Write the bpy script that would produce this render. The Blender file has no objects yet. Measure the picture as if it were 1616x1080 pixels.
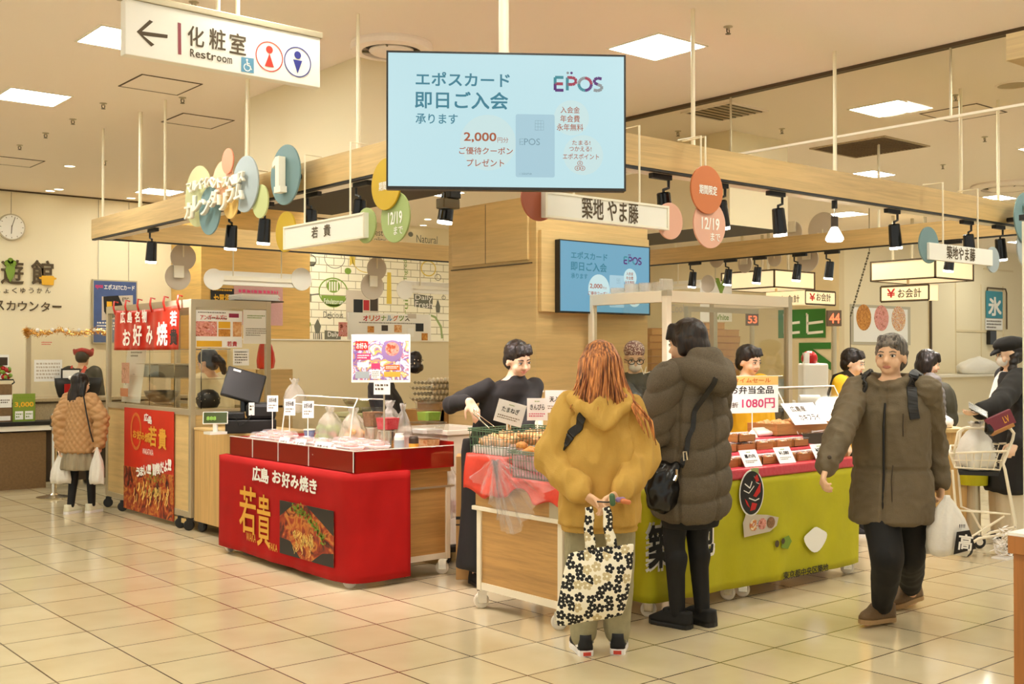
import bpy, bmesh, math, random
from mathutils import Vector, Matrix, noise as mnoise
random.seed(7)
scene = bpy.context.scene
COL = scene.collection
PI = math.pi
# ------------------------------------------------------------------ camera
CAM_H, FPX, YAW, PITCH = 1.4897, 1760.0, 0.6931, 0.0121
cam = bpy.data.cameras.new('camera'); camo = bpy.data.objects.new('camera', cam); COL.objects.link(camo)
cam.sensor_width = 36.0; cam.lens = FPX / 1616 * 36; cam.clip_start = 0.05; cam.clip_end = 200
camo.location = (0, 0, CAM_H); camo.rotation_euler = (PI/2 + PITCH, 0, -YAW)
scene.camera = camo
# ------------------------------------------------------------------ view, world
scene.view_settings.view_transform = 'Standard'; scene.view_settings.look = 'None'
scene.view_settings.exposure = 0.0; scene.view_settings.gamma = 1.0
scene.view_settings.use_curve_mapping = False
world = bpy.data.worlds.new('store_surroundings'); scene.world = world; world.use_nodes = True
bg = world.node_tree.nodes['Background']; bg.inputs[0].default_value = (0.98, 1.0, 0.90, 1); bg.inputs[1].default_value = 0.85
PANEL_W = 41.0      # strength of the ceiling light panels
SPOT_W = 58.0       # watts of each track spotlight
PANEL_COL = (0.98, 1.0, 0.91)
# ------------------------------------------------------------------ measuring: the floor tiles give the axes
CY, SY = math.cos(YAW), math.sin(YAW)
def ray(px, py):
    X = (px - 808)/FPX; y = (540 - py)/FPX
    cp, sp = math.cos(PITCH), math.sin(PITCH)
    Y = cp - y*sp; Z = sp + y*cp
    return Vector((X*CY + Y*SY, -X*SY + Y*CY, Z))
O = Vector((0, 0, CAM_H))
def az(px, py, z=0.0): r = ray(px, py); return O + r*((z - CAM_H)/r.z)
def ax(px, py, x): r = ray(px, py); return O + r*(x/r.x)
def ay(px, py, y): r = ray(px, py); return O + r*(y/r.y)
def ad(px, py, d): r = ray(px, py); return O + r*(d/(r.x*SY + r.y*CY))
# ------------------------------------------------------------------ materials
M = {}
def _nt(name):
    m = bpy.data.materials.new(name); m.use_nodes = True
    nt = m.node_tree; return m, nt, nt.nodes, nt.links, nt.nodes['Principled BSDF']
def lin(c):
    return tuple((v/12.92 if v <= .04045 else ((v+.055)/1.055)**2.4) for v in (x/255 for x in c)) + (1,)
def mat(name, rgb, rough=.55, metal=0.0, bump=0.0, bscale=60, var=0.0, vscale=6, coat=0.0, sheen=0.0, stretch=(1,1,1), spec=None):
    m, nt, N, L, b = _nt(name)
    b.inputs['Base Color'].default_value = lin(rgb); b.inputs['Roughness'].default_value = rough; b.inputs['Metallic'].default_value = metal
    b.inputs['Coat Weight'].default_value = coat; b.inputs['Sheen Weight'].default_value = sheen
    if spec is not None: b.inputs['Specular IOR Level'].default_value = spec
    if bump or var:
        tc = N.new('ShaderNodeTexCoord'); mp = N.new('ShaderNodeMapping'); mp.inputs['Scale'].default_value = stretch
        L.new(tc.outputs['Object'], mp.inputs['Vector'])
    if var:
        n = N.new('ShaderNodeTexNoise'); n.inputs['Scale'].default_value = vscale; n.inputs['Detail'].default_value = 5
        L.new(mp.outputs[0], n.inputs['Vector'])
        r = N.new('ShaderNodeValToRGB'); c = lin(rgb)
        r.color_ramp.elements[0].position = .3; r.color_ramp.elements[1].position = .7
        r.color_ramp.elements[0].color = tuple(max(0, v*(1-var)) for v in c[:3]) + (1,)
        r.color_ramp.elements[1].color = tuple(min(1, v*(1+var)) for v in c[:3]) + (1,)
        L.new(n.outputs['Fac'], r.inputs[0]); L.new(r.outputs[0], b.inputs['Base Color'])
    if bump:
        n2 = N.new('ShaderNodeTexNoise'); n2.inputs['Scale'].default_value = bscale; n2.inputs['Detail'].default_value = 3
        L.new(mp.outputs[0], n2.inputs['Vector'])
        bp = N.new('ShaderNodeBump'); bp.inputs['Strength'].default_value = bump; bp.inputs['Distance'].default_value = .01
        L.new(n2.outputs['Fac'], bp.inputs['Height']); L.new(bp.outputs[0], b.inputs['Normal'])
    M[name] = m; return m
def emis(name, rgb, strength):
    m, nt, N, L, b = _nt(name)
    b.inputs['Base Color'].default_value = lin(rgb); b.inputs['Emission Color'].default_value = lin(rgb); b.inputs['Emission Strength'].default_value = strength
    M[name] = m; return m
def emis_lin(name, col, strength):
    m = emis(name, (255,255,255), strength); m.node_tree.nodes['Principled BSDF'].inputs['Emission Color'].default_value = tuple(col)+(1,); return m
def clear(name, tint=(1,1,1), gloss=.10, rough=.03, wrinkle=0.0, wscale=25):
    m, nt, N, L, b = _nt(name); N.remove(b); out = [n for n in N if n.type == 'OUTPUT_MATERIAL'][0]
    t = N.new('ShaderNodeBsdfTransparent'); t.inputs[0].default_value = tuple(tint)+(1,)
    g = N.new('ShaderNodeBsdfGlossy'); g.inputs['Roughness'].default_value = rough
    f = N.new('ShaderNodeLayerWeight'); f.inputs['Blend'].default_value = .5
    pw = N.new('ShaderNodeMath'); pw.operation = 'POWER'; pw.inputs[1].default_value = 4.0; L.new(f.outputs['Facing'], pw.inputs[0])
    ad_ = N.new('ShaderNodeMath'); ad_.operation = 'MULTIPLY_ADD'; ad_.inputs[1].default_value = .6; ad_.inputs[2].default_value = gloss*.5; ad_.use_clamp = True
    mx = N.new('ShaderNodeMixShader')
    L.new(pw.outputs[0], ad_.inputs[0]); L.new(ad_.outputs[0], mx.inputs[0]); L.new(t.outputs[0], mx.inputs[1]); L.new(g.outputs[0], mx.inputs[2]); L.new(mx.outputs[0], out.inputs[0])
    if wrinkle:
        n2 = N.new('ShaderNodeTexNoise'); n2.inputs['Scale'].default_value = wscale; n2.inputs['Detail'].default_value = 2
        tc = N.new('ShaderNodeTexCoord'); L.new(tc.outputs['Object'], n2.inputs['Vector'])
        bp = N.new('ShaderNodeBump'); bp.inputs['Strength'].default_value = wrinkle; bp.inputs['Distance'].default_value = .02
        L.new(n2.outputs['Fac'], bp.inputs['Height']); L.new(bp.outputs[0], g.inputs['Normal']); L.new(bp.outputs[0], f.inputs['Normal'])
    M[name] = m; return m
def film(name, rgb, alpha, rough=.25, wrinkle=.6, wscale=25):
    m = mat(name, rgb, rough, bump=wrinkle, bscale=wscale); m.node_tree.nodes['Principled BSDF'].inputs['Alpha'].default_value = alpha; return m
def wood(name, rgb, grain=(1.2,1.2,26), dark=.80, rough=.45):
    m, nt, N, L, b = _nt(name)
    tc = N.new('ShaderNodeTexCoord'); mp = N.new('ShaderNodeMapping'); mp.inputs['Scale'].default_value = grain
    L.new(tc.outputs['Object'], mp.inputs[0])
    n = N.new('ShaderNodeTexNoise'); n.inputs['Scale'].default_value = 2.2; n.inputs['Detail'].default_value = 6; n.inputs['Roughness'].default_value = .62; n.inputs['Distortion'].default_value = .4
    L.new(mp.outputs[0], n.inputs['Vector'])
    mp2 = N.new('ShaderNodeMapping'); mp2.inputs['Scale'].default_value = tuple(.22*g for g in grain); L.new(tc.outputs['Object'], mp2.inputs[0])
    n3 = N.new('ShaderNodeTexNoise'); n3.inputs['Scale'].default_value = 2.0; n3.inputs['Detail'].default_value = 2; L.new(mp2.outputs[0], n3.inputs['Vector'])
    mixf = N.new('ShaderNodeMath'); mixf.operation = 'MULTIPLY_ADD'; mixf.inputs[1].default_value = .6; L.new(n.outputs['Fac'], mixf.inputs[0])
    half = N.new('ShaderNodeMath'); half.operation = 'MULTIPLY'; half.inputs[1].default_value = .4; L.new(n3.outputs['Fac'], half.inputs[0]); L.new(half.outputs[0], mixf.inputs[2])
    r = N.new('ShaderNodeValToRGB'); c = lin(rgb)
    r.color_ramp.elements[0].position = .36; r.color_ramp.elements[1].position = .6
    r.color_ramp.elements[0].color = tuple(v*dark for v in c[:3]) + (1,); r.color_ramp.elements[1].color = tuple(min(1,v*1.08) for v in c[:3]) + (1,)
    L.new(mixf.outputs[0], r.inputs[0]); L.new(r.outputs[0], b.inputs['Base Color']); b.inputs['Roughness'].default_value = rough
    M[name] = m; return m
def dish(name, cols, scale=14, rough=.35, detail=4, bump=.4, distort=1.2):
    """mottled food: noise through a many-coloured ramp"""
    m, nt, N, L, b = _nt(name)
    tc = N.new('ShaderNodeTexCoord')
    n = N.new('ShaderNodeTexNoise'); n.inputs['Scale'].default_value = scale; n.inputs['Detail'].default_value = detail; n.inputs['Distortion'].default_value = distort
    L.new(tc.outputs['Object'], n.inputs['Vector'])
    r = N.new('ShaderNodeValToRGB'); e = r.color_ramp.elements
    while len(e) < len(cols): e.new(.5)
    for i, c in enumerate(cols): e[i].position = .28 + .44*i/(len(cols)-1); e[i].color = lin(c)
    L.new(n.outputs['Fac'], r.inputs[0]); L.new(r.outputs[0], b.inputs['Base Color']); b.inputs['Roughness'].default_value = rough
    if bump:
        bp = N.new('ShaderNodeBump'); bp.inputs['Strength'].default_value = bump; bp.inputs['Distance'].default_value = .006
        L.new(n.outputs['Fac'], bp.inputs['Height']); L.new(bp.outputs[0], b.inputs['Normal'])
    M[name] = m; return m

def tiles_mat():
    m, nt, N, L, b = _nt('floor_tile')
    tc = N.new('ShaderNodeTexCoord'); mp = N.new('ShaderNodeMapping')
    T = .43; g = (az(693.1, 967.5)); 
    mp.inputs['Location'].default_value = (-(g.x % T), -(g.y % T), 0)
    L.new(tc.outputs['Object'], mp.inputs[0])
    br = N.new('ShaderNodeTexBrick'); br.offset = 0; br.squash = 1
    br.inputs['Scale'].default_value = 1; br.inputs['Mortar Size'].default_value = .0042; br.inputs['Mortar Smooth'].default_value = .1
    br.inputs['Brick Width'].default_value = T; br.inputs['Row Height'].default_value = T
    br.inputs['Color1'].default_value = lin((214,199,164)); br.inputs['Color2'].default_value = lin((204,187,150)); br.inputs['Mortar'].default_value = lin((70,52,30))
    L.new(mp.outputs[0], br.inputs['Vector'])
    n = N.new('ShaderNodeTexNoise'); n.inputs['Scale'].default_value = 3.5; n.inputs['Detail'].default_value = 5; L.new(tc.outputs['Object'], n.inputs['Vector'])
    mx = N.new('ShaderNodeMix'); mx.data_type = 'RGBA'; mx.blend_type = 'MULTIPLY'; mx.inputs[0].default_value = .5
    r = N.new('ShaderNodeValToRGB'); r.color_ramp.elements[0].color = (.86,.83,.76,1); r.color_ramp.elements[1].color = (1,1,1,1); r.color_ramp.elements[0].position=.3; r.color_ramp.elements[1].position=.65
    L.new(n.outputs['Fac'], r.inputs[0]); L.new(br.outputs['Color'], mx.inputs[6]); L.new(r.outputs[0], mx.inputs[7]); L.new(mx.outputs[2], b.inputs['Base Color'])
    b.inputs['Roughness'].default_value = .13; b.inputs['Specular IOR Level'].default_value = .6
    bp = N.new('ShaderNodeBump'); bp.inputs['Strength'].default_value = .4; bp.inputs['Distance'].default_value = .002; bp.invert = True
    L.new(br.outputs['Fac'], bp.inputs['Height']); L.new(bp.outputs[0], b.inputs['Normal'])
    M['floor_tile'] = m
tiles_mat()
mat('ceiling_white', (250,238,226), .8); mat('wall_cream', (240,226,192), .75); mat('wall_beige', (228,210,170), .75); mat('white_paint', (244,236,216), .45)
mat('white_plastic', (245,240,228), .35); mat('white_paper', (250,247,240), .6); mat('rod_white', (240,228,198), .4); mat('frame_white', (242,230,204), .4)
mat('alu', (196,184,156), .38, .55); mat('steel', (205,196,176), .22, .95); mat('chrome', (220,214,200), .12, 1.0); mat('dark_steel', (110,100,80), .3, .9)
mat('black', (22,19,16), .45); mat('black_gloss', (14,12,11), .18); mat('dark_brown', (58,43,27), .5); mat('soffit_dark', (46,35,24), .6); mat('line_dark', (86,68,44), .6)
wood('oak', (204,170,112)); wood('oak_panel', (216,184,124), (1.0,1.0,16), .86); wood('oak_vert', (208,168,104), (22,22,1.0)); wood('oak_cart', (196,150,88), (1.6,1.6,30), .75)
wood('cabinet_wood', (176,112,52), (14,14,1.2), .78, .35); wood('bento_wood', (176,120,62), (3,3,40), .75); wood('oak_warm', (222,178,98), (1.0,1.0,14), .82)
mat('counter_brown', (120,92,58), .55, var=.15, vscale=40); mat('counter_stone', (176,156,120), .4, var=.15, vscale=60)
emis_lin('light_panel', PANEL_COL, PANEL_W); emis_lin('down_light', (1.0,.9,.66), 9.0); emis_lin('spot_glow', (1.0,.93,.84), 14.0); emis_lin('lantern_glow', (1.0,.84,.55), .62); M['lantern_glow'].node_tree.nodes['Principled BSDF'].inputs['Base Color'].default_value = lin((245,215,150))
clear('glass', (.96,.95,.90), .07); clear('acrylic', (.97,.96,.93), .09, .05); clear('smoke_glass', (.93,.92,.86), .06)
film('cling', (252,246,242), .17, .08, 1.0, 34); film('bag_white', (240,234,222), .88, .4, .8, 22); film('bag_clear', (235,228,215), .35, .2, 1.0, 30)
mat('red_cloth', (172,16,12), .75, bump=.15, bscale=300, var=.08, vscale=5, spec=.25); mat('red_board', (168,12,10), .3); mat('red_banner', (206,44,26), .35, var=.1, vscale=4)
mat('red_wrap', (226,70,48), .35, bump=.3, bscale=18, var=.12, vscale=9); mat('pink_wrap', (206,58,72), .3, bump=.5, bscale=22)
mat('green_cloth', (190,182,8), .72, bump=.45, bscale=7, var=.12, vscale=3); mat('gold', (232,170,58), .5); mat('print_white', (250,246,236), .6); mat('print_black', (26,22,18), .6); mat('print_red', (204,32,26), .6); mat('print_brown', (84,66,38), .6); mat('print_grey', (130,118,96), .7)
mat('print_orange', (214,110,44), .6); mat('print_yellow', (238,180,40), .6); mat('print_green', (120,150,40), .6); mat('print_pink', (210,60,110), .6)
for n_, c_ in (('disc_teal',(112,142,144)),('disc_blue',(166,176,178)),('disc_lime',(196,202,140)),('disc_pale',(205,206,152)),('disc_peach',(240,190,152)),('disc_coral',(226,142,110)),('disc_mustard',(196,160,24)),('disc_green',(158,174,108)),('disc_brown',(170,88,56)),('disc_orange',(202,116,66)),('disc_pink',(226,172,146)),('disc_sand',(226,186,104)),('disc_back',(206,192,172))): mat(n_, c_, .5)

# ------------------------------------------------------------------ mesh building
class MB:
    def __init__(s): s.bm = bmesh.new(); s.mi = 0
    def _f(s, vs):
        try: f = s.bm.faces.new(vs); f.material_index = s.mi; return f
        except ValueError: return None
    def box(s, x0, x1, y0, y1, z0, z1, mtx=None):
        c = [Vector((x, y, z)) for z in (z0, z1) for x, y in ((x0,y0),(x1,y0),(x1,y1),(x0,y1))]
        if mtx is not None: c = [mtx @ v for v in c]
        v = [s.bm.verts.new(p) for p in c]
        for q in ((3,2,1,0),(4,5,6,7),(0,1,5,4),(1,2,6,5),(2,3,7,6),(3,0,4,7)): s._f([v[i] for i in q])
        return s
    def quad(s, a, b, c, d): s._f([s.bm.verts.new(Vector(p)) for p in (a,b,c,d)]); return s
    def rings(s, rings, cap=True, closed=True):
        R = [[s.bm.verts.new(Vector(p)) for p in r] for r in rings]
        n = len(R[0])
        for a, b in zip(R, R[1:]):
            for i in range(n if closed else n-1):
                j = (i+1) % n; s._f([a[i], a[j], b[j], b[i]])
        if cap and closed and n > 2: s._f(R[0][::-1]); s._f(R[-1])
        return s
    def tube(s, pts, r, n=10, cap=True, flat=None):
        pts = [Vector(p) for p in pts]; rr = r if isinstance(r, (list, tuple)) else [r]*len(pts)
        rings = []; up = None
        for i, p in enumerate(pts):
            t = (pts[min(i+1, len(pts)-1)] - pts[max(i-1, 0)])
            if t.length < 1e-9: t = Vector((0,0,1))
            t.normalize()
            if up is None:
                up = Vector((0,0,1)) if abs(t.z) < .9 else Vector((1,0,0))
            a = t.cross(up)
            if a.length < 1e-6: a = t.orthogonal()
            a.normalize(); b = a.cross(t).normalized(); up = b
            k = flat if flat else 1.0
            rings.append([p + (a*math.cos(2*PI*j/n) + b*k*math.sin(2*PI*j/n))*rr[i] for j in range(n)])
        return s.rings(rings, cap)
    def cyl(s, a, b, r, n=20, r2=None): return s.tube([a, b], [r, r if r2 is None else r2], n)
    def lathe(s, prof, c=(0,0,0), n=28, mtx=None, cap=True):
        c = Vector(c); rings = []
        for r, z in prof:
            ring = [c + Vector((r*math.cos(2*PI*j/n), r*math.sin(2*PI*j/n), z)) for j in range(n)]
            if mtx is not None: ring = [mtx @ p for p in ring]
            rings.append(ring)
        return s.rings(rings, cap)
    def ball(s, c, rx, ry=None, rz=None, n=16, m=10, mtx=None):
        ry = rx if ry is None else ry; rz = rx if rz is None else rz; c = Vector(c); rings = []
        for i in range(m+1):
            th = PI*(i/m); th = min(max(th, .02), PI-.02)
            q = [Vector((rx*math.sin(th)*math.cos(2*PI*j/n), ry*math.sin(th)*math.sin(2*PI*j/n), -rz*math.cos(th))) for j in range(n)]
            if mtx is not None: q = [mtx @ p for p in q]
            rings.append([c + p for p in q])
        return s.rings(rings)
    def cap(s, a, ra, b, rb, n=14):
        """tapered capsule"""
        a, b = Vector(a), Vector(b); t = (b-a)
        L = t.length; t = t/L if L > 1e-6 else Vector((0,0,1))
        pts, rr = [], []
        for k in range(5): an = PI/2*(1-k/4.0); pts.append(a - t*ra*math.sin(an)); rr.append(max(ra*math.cos(an), .001))
        for k in range(5): an = PI/2*(k/4.0); pts.append(b + t*rb*math.sin(an)); rr.append(max(rb*math.cos(an), .001))
        return s.tube(pts, rr, n)
    def prism(s, poly, mtx, depth):
        """2-D outline in the frame of mtx (x right, y up, z out), thickness depth behind the face"""
        f = [s.bm.verts.new(mtx @ Vector((x, y, 0))) for x, y in poly]; b = [s.bm.verts.new(mtx @ Vector((x, y, -depth))) for x, y in poly]
        s._f(f); s._f(b[::-1]); n = len(poly)
        for i in range(n): j = (i+1) % n; s._f([f[i], b[i], b[j], f[j]])
        return s
    def disc(s, mtx, r, depth, n=40, ry=None): return s.prism([(r*math.cos(2*PI*i/n), (ry or r)*math.sin(2*PI*i/n)) for i in range(n)], mtx, depth)
    def build(s, name, m, parent=None, bevel=0.0, smooth=False, local=False, fix=True):
        if fix: bmesh.ops.recalc_face_normals(s.bm, faces=s.bm.faces)
        me = bpy.data.meshes.new(name); s.bm.to_mesh(me); s.bm.free()
        return link(name, me, m, parent, bevel, smooth, local)
WM = {}
def link(name, me, m, parent=None, bevel=0.0, smooth=False, local=False):
    for x in (m if isinstance(m, (list, tuple)) else [m]): me.materials.append(M[x] if isinstance(x, str) else x)
    if smooth:
        for p in me.polygons: p.use_smooth = True
    o = bpy.data.objects.new(name, me); COL.objects.link(o)
    if bevel:
        b = o.modifiers.new('edge', 'BEVEL'); b.width = bevel; b.segments = 2; b.limit_method = 'ANGLE'; b.angle_limit = .7
    setp(o, parent, local); return o
def setp(o, parent, local=False):
    WM[o.name] = Matrix.Identity(4)
    if parent is not None:
        o.parent = parent
        if not local: o.matrix_parent_inverse = WM[parent.name].inverted()
        else: WM[o.name] = WM[parent.name].copy()
def thing(name, label, cat, loc=(0,0,0), rotz=0.0, group=None):
    o = bpy.data.objects.new(name, None); COL.objects.link(o); o.location = loc; o.rotation_euler = (0,0,rotz); o.empty_display_size = .1
    WM[o.name] = Matrix.Translation(Vector(loc)) @ Matrix.Rotation(rotz, 4, 'Z')
    tag(o, label, cat, group); return o
def tag(o, label, cat, group=None, kind=None):
    o['label'] = label; o['category'] = cat
    if group: o['group'] = group
    if kind: o['kind'] = kind
    return o
def struct(o): o['kind'] = 'structure'; return o
def dup(root, loc, rotz=None, label=None, group=None):
    r = root.copy(); COL.objects.link(r); r.location = loc
    if rotz is not None: r.rotation_euler = (0,0,rotz)
    WM[r.name] = Matrix.Translation(Vector(loc)) @ Matrix.Rotation(r.rotation_euler[2], 4, 'Z')
    if label: r['label'] = label
    if group: r['group'] = group
    for ch in list(root.children):
        c = ch.copy(); COL.objects.link(c); c.parent = r; WM[c.name] = WM[r.name].copy()
        for g in ch.children:
            d = g.copy(); COL.objects.link(d); d.parent = c
    return r
def frame(o, x, n):
    """plane frame: origin, writing direction, outward normal"""
    x = Vector(x).normalized(); n = Vector(n).normalized(); y = n.cross(x)
    m = Matrix((x, y, n)).transposed().to_4x4(); m.translation = Vector(o); return m
def FX(p, out=.0): return frame(Vector(p) + Vector((-out,0,0)), (0,-1,0), (-1,0,0))   # faces -x
def FY(p, out=.0): return frame(Vector(p) + Vector((0,-out,0)), (1,0,0), (0,-1,0))    # faces -y
_tc = {}
def text_mesh(s, bold=0.0, thick=0.0):
    c = bpy.data.curves.new('lettering', 'FONT'); c.body = s; c.size = 1; c.resolution_u = 3
    if thick: c.extrude = .5; c.offset = .012
    o = bpy.data.objects.new('lettering', c); COL.objects.link(o)
    dg = bpy.context.evaluated_depsgraph_get(); me = bpy.data.meshes.new_from_object(o.evaluated_get(dg))
    bpy.data.objects.remove(o); bpy.data.curves.remove(c)
    bm = bmesh.new(); bm.from_mesh(me)
    bmesh.ops.remove_doubles(bm, verts=bm.verts, dist=1e-5)
    if bold and not thick:
        geo = bm.verts[:] + bm.edges[:] + bm.faces[:]
        for k, (dx, dy) in enumerate(((bold,0),(0,bold),(bold,bold))):
            r = bmesh.ops.duplicate(bm, geom=geo)['geom']
            bmesh.ops.translate(bm, vec=(dx,dy,k+1), verts=[v for v in r if isinstance(v, bmesh.types.BMVert)])
    bm.to_mesh(me); bm.free(); return me
def text(s, mtx, w, h, m, parent, bold=0.0, name='lettering', local=False, thick=0.0, anchor='C', vertical=False, shear=0.0, keep=False):
    """lettering fitted into w x h round the frame's origin"""
    if vertical: s = '\n'.join(s)
    me = text_mesh(s, bold, thick)
    xs = [v.co.x for v in me.vertices]; ys = [v.co.y for v in me.vertices]
    x0, x1, y0, y1 = min(xs), max(xs), min(ys), max(ys)
    sx = w/(x1-x0) if w else None; sy = h/(y1-y0) if h else sx
    if sx is None: sx = sy
    if keep: sx = sy = min(sx, sy)
    cx = {'C': (x0+x1)/2, 'L': x0, 'R': x1}[anchor]
    for v in me.vertices:
        X, Y = (v.co.x-cx)*sx, (v.co.y-(y0+y1)/2)*sy
        v.co = mtx @ Vector((X + shear*Y, Y, v.co.z*thick if thick else v.co.z*.0003))
    o = link(name, me, m, parent, local=local)
    return o
def rect(mtx, w, h, d, name, m, parent, local=False, bevel=0.0):
    b = MB(); b.prism([(-w/2,-h/2),(w/2,-h/2),(w/2,h/2),(-w/2,h/2)], mtx, d); return b.build(name, m, parent, bevel, local=local)
def off(mtx, x=0.0, y=0.0, z=0.0): return mtx @ Matrix.Translation((x, y, z))
def dashes(mtx, w, h, rows, m, parent, name='small_print', local=False, fill=.8):
    """fine print too small to read: rows of short strokes"""
    b = MB(); rnd = random.Random(int(abs(w*1000)+rows*7+h*3000)); rh = h/rows
    for i in range(rows):
        x = -w/2; y = h/2 - rh*(i+.5); end = w/2*(1 if i < rows-1 or rows == 1 else rnd.uniform(.1,.8))
        while x < end:
            L = rh*rnd.uniform(.3,.9); L = min(L, end-x)
            if L > rh*.08: b.prism([(x,y-rh*.27),(x+L*.8,y-rh*.27),(x+L*.8,y+rh*.27*rnd.uniform(.4,1)),(x,y+rh*.27)], mtx, .0002)
            x += L + rh*.12
    return b.build(name, m, parent, local=local, fix=False)
def remesh(b, vox, name, m, parent=None, smooth_it=3, fn=None, local=False, fac=.5):
    bmesh.ops.recalc_face_normals(b.bm, faces=b.bm.faces)
    me = bpy.data.meshes.new(name); b.bm.to_mesh(me); b.bm.free()
    o = bpy.data.objects.new('tmp', me); COL.objects.link(o)
    r = o.modifiers.new('r', 'REMESH'); r.mode = 'VOXEL'; r.voxel_size = vox
    if smooth_it: s_ = o.modifiers.new('s', 'SMOOTH'); s_.iterations = smooth_it; s_.factor = fac
    dg = bpy.context.evaluated_depsgraph_get(); m2 = bpy.data.meshes.new_from_object(o.evaluated_get(dg))
    bpy.data.objects.remove(o); bpy.data.meshes.remove(me)
    if fn:
        ns = [v.normal.copy() for v in m2.vertices]
        for v, n in zip(m2.vertices, ns): v.co += n*fn(v.co, n)
    m2.name = name
    return link(name, m2, m, parent, smooth=True, local=local)
# ================================================================== THE SETTING
ZC = 3.6
b = MB(); b.box(-6, 30, -6, 30, -.1, 0); struct(b.build('floor', 'floor_tile'))
b = MB(); b.box(-6, 30, -6, 30, ZC, ZC+.1); struct(b.build('ceiling', 'ceiling_white'))
b = MB(); b.box(-6, 12.0, 15.0, 15.15, 0, ZC); struct(b.build('wall_left', 'wall_cream'))
b = MB(); b.box(-6, 9.2, 14.985, 15.0, ZC-.02, ZC); struct(b.build('trim_1', 'line_dark'))
b = MB(); b.box(6.27, 7.9, 14.0, 14.98, 0, ZC); struct(b.build('wall_timber', 'oak_warm'))
b = MB(); b.box(16.5, 16.65, 11.1, 26, 0, ZC); struct(b.build('wall_back', 'wall_beige'))
b = MB(); b.box(16.65, 30, 11.1, 11.25, 0, ZC); struct(b.build('wall_right', 'wall_cream'))
b = MB(); b.box(11.85, 16.5, 25.85, 26, 0, ZC); struct(b.build('wall_far', 'wall_cream'))
b = MB(); b.box(11.85, 12.0, 15.15, 26, 0, ZC); struct(b.build('wall_side', 'wall_cream'))
# joints of the panelled right wall
b = MB()
for px in (1466, 1508, 1548, 1583):
    p = ay(px, 500, 11.1); b.box(p.x-.012, p.x+.012, 11.09, 11.1, 0.0, 2.9)
p0, p1 = ay(1508, 522, 11.1), ay(1560, 522, 11.1); b.box(p0.x, p1.x, 11.085, 11.1, p0.z-.02, p0.z+.02)
p0, p1 = ay(1552, 424, 11.1), ay(1598, 424, 11.1); b.box(p0.x, p1.x, 11.085, 11.1, p0.z-.015, p0.z+.015)
struct(b.build('trim_2', 'wall_beige'))
p = ay(1467, 500, 11.1)
b = MB(); b.box(p.x-.03, p.x+.02, 11.06, 11.1, 0, 2.75); struct(b.build('trim_3', 'line_dark'))
# boxed ducts hanging from the ceiling, dark undersides
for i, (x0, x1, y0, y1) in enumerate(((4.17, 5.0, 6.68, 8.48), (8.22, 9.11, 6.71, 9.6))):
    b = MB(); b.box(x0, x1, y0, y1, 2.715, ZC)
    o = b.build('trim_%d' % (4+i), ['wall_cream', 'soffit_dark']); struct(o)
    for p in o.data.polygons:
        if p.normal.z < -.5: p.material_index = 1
# smoke curtain: hanging glass from the ceiling
b = MB()
for y0, y1 in ((.6, 2.2), (2.206, 3.894), (3.9, 5.78), (5.786, 7.6)): b.box(7.096, 7.104, y0, y1, 3.11, ZC)
struct(b.build('window_1', 'smoke_glass'))
b = MB(); b.box(7.07, 7.13, .6, 7.6, 3.575, ZC); struct(b.build('trim_6', 'line_dark'))
b = MB(); b.box(7.085, 7.115, .6, 7.6, 3.095, 3.112); struct(b.build('trim_7', 'white_paint'))
b = MB()
for y in (2.203, 3.897, 5.783): b.box(7.093, 7.107, y-.006, y+.006, 3.11, 3.575)
struct(b.build('trim_8', 'alu'))
# timber column with a cupboard door, inside the stall square
COX, COY, CX1, CY1 = 5.572, 6.421, 6.80, 7.54
b = MB(); b.box(COX, CX1, COY, CY1, 0, 2.715); struct(b.build('wall_column', 'oak_panel'))
o = MB().box(COX-.025, COX, ax(836,300,COX).y, ax(717,300,COX).y, ax(776,416,COX).z, 2.70).build('door_1', 'oak_panel', bevel=.004); struct(o)
b = MB()
ym = ax(770,300,COX).y; zb = ax(776,416,COX).z
b.box(COX-.0265, COX-.024, ym-.003, ym+.003, zb, 2.70)
struct(b.build('trim_9', 'line_dark', o))
b = MB(); b.box(COX-.012, COX, ax(840,300,COX).y, ax(713,300,COX).y, zb-.03, zb-.022); struct(b.build('trim_10', 'line_dark'))

# ================================================================== ceiling fittings
def ceiling_light(x, y, label, first=[None]):
    if first[0] is None:
        t = thing('ceiling_light', label, 'ceiling light', (x, y, ZC), group='square ceiling light panels')
        MB().box(-.23, .23, -.23, .23, -.004, .0).build('diffuser', 'light_panel', t, local=True)
        b = MB()
        for a in ((-.245,.245,-.245,-.23),(-.245,.245,.23,.245),(-.245,-.23,-.23,.23),(.23,.245,-.23,.23)): b.box(*a, -.008, 0)
        b.build('frame', 'white_paint', t, local=True); first[0] = t
    else: t = dup(first[0], (x, y, ZC), label=label)
    return t
for x, y, lb in ((5.617,5.211,'large bright square ceiling panel right above the hanging screen'),
    (8.535,5.25,'bright square ceiling panel seen through the hanging glass curtain'),
    (2.79,9.476,'square ceiling panel at the far left edge, left of the restroom sign'),
    (2.75,7.36,'square ceiling panel partly hidden behind the restroom sign'),
    (5.665,13.92,'far square ceiling panel above the left corner of the timber beam'),
    (8.56,7.30,'square ceiling panel just above the right beam near the orange disc'),
    (11.489,7.35,'small square ceiling panel just above the middle of the right beam'),
    (14.45,9.6,'distant ceiling panel seen below the right beam behind the bare bulb'),
    (14.49,7.378,'small ceiling panel above the far right end of the beam'),
    (20.5,11.0-1.2,'farthest small ceiling panel near the right lantern')): ceiling_light(x, y, lb)
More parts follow.
